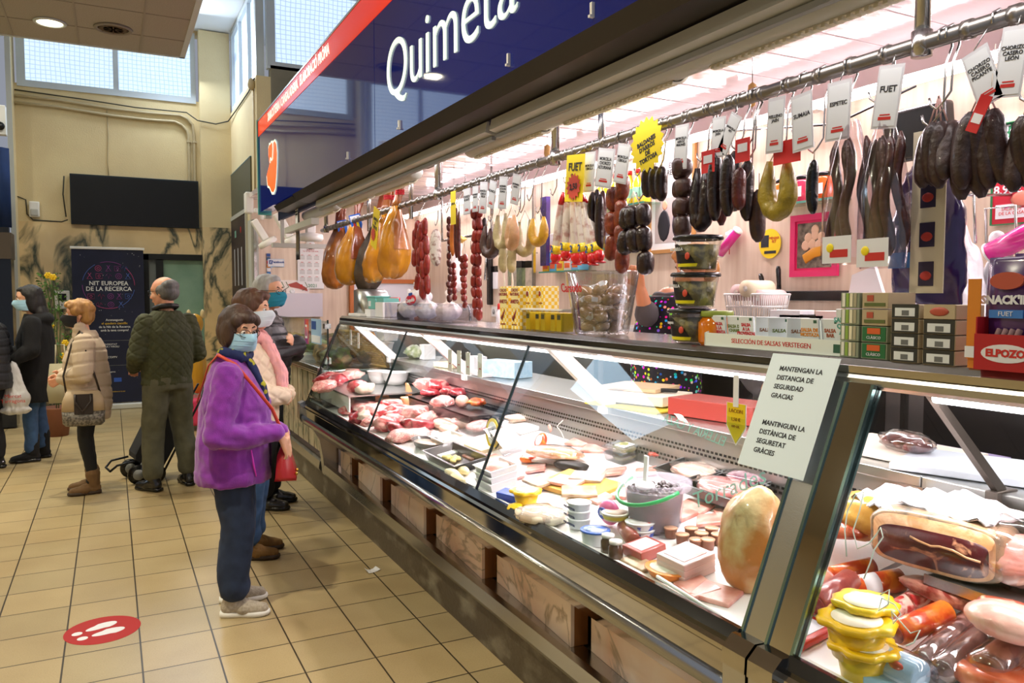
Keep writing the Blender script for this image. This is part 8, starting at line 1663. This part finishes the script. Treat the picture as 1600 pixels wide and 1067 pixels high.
  # cabinet post and hanging pouches
q=MB();a=at(834,300,X=3.30);q.box((3.29,a.y-.012,.9),(3.315,a.y+.012,2.66),STEEL);tag(q.build('shelf_upright'),'chrome upright standing before the back wall behind the yellow horseshoe sausage','upright')
q=MB();a=at(852,360,X=3.3);q.box((3.28,a.y-.05,a.z-.30),(3.32,a.y+.05,a.z+.28),mat('purple_foil',''));tag(q.build('hanging_strip_pack'),'tall dark purple pack hanging beside the chrome upright','pack')
a0=at(760,400,X=3.36);
for i,px in enumerate((796,804,812,820,828)):
 c=at(px,418,X=3.36);t=thing('spice_pouch','herb pouch with dark header hanging on the back wall, %s from the left'%ORD[i],'pouch',(3.36+.01*(i%2),c.y,c.z));q=MB();q.box((-.006,-.055,-.17),(.006,.055,0),mat('pouch_%d'%(i%3),('#6a7a58','#b8b4a0','#4a6048')[i%3],.3,col2=('#8a9a70','#d8d0c0','#6a7a58')[i%3],scale=20,coat=.4),T(rz=R(8*(i-2))),.003);q.build('pouch_body',t);q=MB();q.box((-.007,-.055,0),(.007,.055,.06),BLACK,T(rz=R(8*(i-2))));q.build('header',t)
q=MB();a=at(794,395,X=3.40);b=at(833,395,X=3.40);q.cyl((3.40,a.y,a.z),(3.40,b.y,b.z),.006,STEEL);q.cyl((3.40,a.y,a.z),(BX,a.y,a.z),.006,STEEL);q.cyl((3.40,b.y,b.z),(BX,b.y,b.z),.006,STEEL);tag(q.build('peg_bar'),'thin steel bar holding the herb pouches','bar')
t=thing('spice_pouch','single pale herb pouch with dark header left of the others','pouch',(3.444,at(774,425,X=3.444).y,at(774,425,X=3.444).z));q=MB();q.box((-.006,-.05,-.17),(.006,.05,0),PAPER,bev=.003);q.build('pouch_body',t);q=MB();q.box((-.007,-.05,0),(.007,.05,.06),BLACK);q.build('header',t)
# second inner rail with hooks and white cloth bird
q=MB();a=at(716,372,X=2.9);b=at(745,372,X=2.9);q.cyl((2.9,a.y+.4,a.z),(2.9,b.y-.3,a.z),.012,STEEL)
for k in range(7):q.tube([(2.9,a.y+.3-k*.14,a.z+.012),(2.915,a.y+.3-k*.14,a.z),(2.9,a.y+.28-k*.14,a.z-.12)],.003,STEEL,5)
q.cyl((2.9,a.y+.4,a.z),(2.9,a.y+.4,2.74),.01,STEEL);q.cyl((2.9,b.y-.3,a.z),(2.9,b.y-.3,2.74),.01,STEEL);tag(q.build('inner_rail'),'short inner steel rail with empty hooks behind the red link strings','rail')
t=thing('cloth_wrapped_ham','ham wrapped in white cloth with a golden top hanging between the red link strings','ham',(2.6,at(712,440,X=2.6).y,at(712,458,X=2.6).z));o=Org();o.cap((0,0,.08),(0,.0,.30),.075,.055);o.cap((0,0,.30),(0,.03,.40),.05,.07);q=MB();q.cyl((0,.03,.44),(0,.03,2.745-t.location.z),.003,STEEL,5);q.build('hanging_wire',t);o.build('cloth_body',mat('white_cloth',''),t,.008,2,folds(.012,20,.5));q=MB();q.ball((0,-.03,.45),(.06,.13,.035),mat('golden_rind','#d89a3c',.4,col2='#e8c060',scale=8),3,nz=.25);q.build('golden_top',t)
# sockets, tap, soap, extinguisher-like
t=thing('power_socket','white triple power socket on the back wall above the red bottle','socket',(BX,at(780,487,X=BX).y,at(780,487,X=BX).z));q=MB();q.box((-.012,-.16,-.05),(0,.16,.05),WHITE,bev=.004);q.build('plate',t)
for k in range(3):q=MB();q.lathe([(0,0),(.028,0),(.028,.002),(0,.002)],GREYPL,M=frame((-.013,-.10+k*.10,0),(0,-1,0),(0,0,1)));q.build('outlet',t)
t=thing('tap','curved steel tap rising behind the slab below the longest link string','tap',(3.1,at(733,505,X=3.1).y,1.38));q=MB();zz_=at(733,478,X=3.1).z-1.38;q.tube([(0,-.03,0),(0,-.03,zz_*.6),(0,0,zz_*.95),(0,.05,zz_),(0,.09,zz_*.93),(0,.10,zz_*.8)],.014,STEEL,10);q.build('spout',t);q=MB();q.cyl((0,.10,zz_*.72),(0,.10,zz_*.85),.02,STEEL);q.build('nozzle',t)
t=thing('spray_bottle','small bottle with red top standing by the power socket','bottle',(3.2,at(780,512,X=3.2).y,1.38));q=MB();q.lathe([(0,0),(.03,0),(.03,.10),(.012,.14),(0,.14)],TRAYW,n=16);q.build('bottle_body',t);q=MB();q.lathe([(0,.14),(.018,.14),(.016,.19),(0,.2)],mat('lid_red',''),n=12);q.build('cap',t)
q=MB();a=at(764,430,X=3.42);q.box((3.41,a.y-.04,a.z-.30),(3.45,a.y+.04,a.z+.20),BLACK,bev=.01);q.tube([(3.40,a.y+.02,a.z+.25),(3.40,a.y+.05,a.z-.05)],.012,STEEL,6);tag(q.build('wall_dispenser'),'dark narrow wall device behind the longest link string','dispenser')
# knife rack with knives
y0,z1,y1,z0=wallrect(1192,455,1334,470);q=MB();q.box((BX-.025,y1,z0),(BX,y0,z1),BLACK,bev=.004);tag(q.build('knife_rack'),'long black magnetic knife rack on the back wall below the pink poster','rack')
def knife(px,ptop,pbot,lab,lean):
 c=at(px,ptop,X=BX-.05);b=at(px+lean,pbot,X=BX-.05);d=b-c;L_=d.length;t=thing('kitchen_knife',lab,'knife',c);dn=d.normalized();q=MB();q.tube([dn*0,dn*.02,dn*.10,dn*.13],[.012,.017,.014,.016],BLACK,8,flat=.7);q.build('handle',t)
 q=MB();s_=dn.cross(Vector((1,0,0))).normalized();q.ring([[dn*.12+s_*.016+Vector((.001,0,0)),dn*.12-s_*.014+Vector((.001,0,0)),dn*.12-s_*.014-Vector((.001,0,0)),dn*.12+s_*.016-Vector((.001,0,0))],[dn*L_*.85+s_*.010+Vector((.001,0,0)),dn*L_*.85-s_*.012+Vector((.001,0,0)),dn*L_*.85-s_*.012-Vector((.001,0,0)),dn*L_*.85+s_*.010-Vector((.001,0,0))],[dn*L_]*4],STEEL,False);q.build('blade',t)
knife(1188,428,492,'knife with black handle leaning right on the rack, left one',16);knife(1216,416,494,'knife with black handle hanging straight on the rack, right one',3)
# white basket with paper rolls
c=at(1160,480,X=3.0);zb=at(1160,498,X=3.0).z;t=thing('white_basket','white slotted plastic basket of rolled bags on the back counter','basket',(3.1,c.y,zb));q=MB()
def brect(k,z_):return[(-.10*k,-.14*k,z_),(.10*k,-.14*k,z_),(.10*k,.14*k,z_),(-.10*k,.14*k,z_)]
for k_,z_ in((.86,0),(.92,.065),(1.0,.13)):q.tube(brect(k_,z_)+[brect(k_,z_)[0]],.006,WHITE,5)
for j in range(15):
 f=-1+2*j/14
 for s_ in(-1,1):q.tube([(s_*.10*.86,.14*.86*f,0),(s_*.10,.14*f,.13)],.0035,WHITE,4);q.tube([(.10*.86*f,s_*.14*.86,0),(.10*f,s_*.14,.13)],.0035,WHITE,4)
q.box((-.086,-.12,0),(.086,.12,.004),WHITE);q.build('basket_body',t)
for i,(dx,dy,dz,m_,lab)in enumerate(((0,.06,.14,mat('roll_pink','#e0c4c0',.6),'pinkish paper roll in the white basket'),(-.02,-.03,.16,mat('roll_cream','#ece0c0',.6),'large cream paper roll on top of the white basket'),(.02,-.08,.11,mat('roll_pink',''),'crumpled pink wrap in the white basket'))):
 q=MB();q.tube([(-.09,0,0),(.09,.01,0)],.045,m_,18);q.tube([(-.092,0,0),(-.09,0,0)],.015,WHITE,12);o=tag(q.build('paper_roll'),lab,'paper roll');o.location=(3.1+dx,c.y+dy,zb+dz)
q=MB();q.box((2.95,c.y-2.2,zb-.03),(3.44,c.y+.35,zb),BRUSH);q.box((2.98,c.y-2.2,1.44),(3.44,c.y+.35,zb-.03),mat('cabinet_dark',''));tag(q.build('raised_back_shelf'),'steel shelf unit on the back cabinets carrying the white basket','shelf')
# small boxes row on the back shelf
for i,(px,py,w_,h_,m_,lab)in enumerate(((1310,474,.10,.05,mat('box_pinkish','#e8cfc8',.5),'low pink-white box with round windows on the back shelf'),(1260,486,.14,.03,BLACK,'flat black case on the back shelf'),(1235,484,.10,.05,PAPER,'crumpled white paper on the back shelf'))):
 c=at(px,py,X=3.05);q=MB();q.box((-.05,-w_,0),(.05,w_,h_),m_,bev=.004);o=tag(q.build('shelf_box'),lab,'box');o.location=(3.06,c.y,zb+.001)
 # magenta rolls on the wall
def mroll(pxa,pya,pxb,pyb,X_,r_,lab):
 a=at(pxa,pya,X=X_);b=at(pxb,pyb,X=X_);t=thing('magenta_roll',lab,'roll',a);q=MB();d=b-a;q.tube([d*0,d],r_,mat('magenta_film','#d81e8c',.25,coat=.5),18);q.build('film_roll',t);q=MB();q.tube([-d*.02,d*.01],r_*1.05,WHITE,18);q.tube([d*.99,d*1.02],r_*1.05,WHITE,18);q.build('core',t)
mroll(1548,396,1650,345,3.2,.045,'magenta film roll mounted diagonally at the right edge');mroll(1125,396,1153,360,3.41,.03,'small magenta roll hanging behind the black horseshoe sausage')
t=thing('tied_trinket','small red and white ribbon trinket hanging by the small magenta roll','ribbon',at(1140,372,X=3.42));q=MB();q.ball((0,0,.02),(.02,.035,.03),WHITE,2,nz=.4);q.ball((0,-.03,.02),(.02,.02,.03),REDC,2,nz=.4);q.tube([(0,0,0),(0,0,-.10)],.003,REDC,5);q.build('ribbon',t)
# white bags hanging at right
for i,(px,py,lab)in enumerate(((1500,420,'large bunch of white plastic bags hanging on the back wall at right'),(1535,440,'white plastic bags on a steel wire rack beside the larger bunch'))):
 c=at(px,py,X=3.1);t=thing('hanging_bags',lab,'bag',(3.1+.12*i,c.y,c.z-.20));o=Org();o.cap((0,.0,0),(0,0,.25),.13-.03*i,.07);o.cap((0,0,.25),(0,.02,.38),.06,.03);o.build('bags_body',WB,t,.010,1,folds(.022,16,.35))
 q=MB();q.tube([(0,-.06,.30),(-.02,-.06,.50),(-.02,.06,.50),(0,.06,.30)],.006,STEEL,6);q.cyl((0,0,.50),(.34-.12*i,0,.52),.006,STEEL);q.build('wire_rack',t)
q=MB();c=at(1350,440,X=3.1);q.prism([(-.12,0),(.14,0),(.10,.22),(-.02,.26)],'x',-.01,.01,mat('white_sheet','#eceef2',.5));o=tag(q.build('paper_sheet'),'white sheet leaning behind the sleeve of fuets on the back shelf','paper');o.location=(3.15,c.y,zb+.001)
q=MB();a=at(1180,240,X=3.3);q.tube([(3.3,a.y+.2,2.62),(3.25,a.y-.6,2.5),(3.3,a.y-1.0,2.6)],.006,BLACK,6);tag(q.build('power_cable'),'black cable sagging under the soffit by the dark screen','cable')
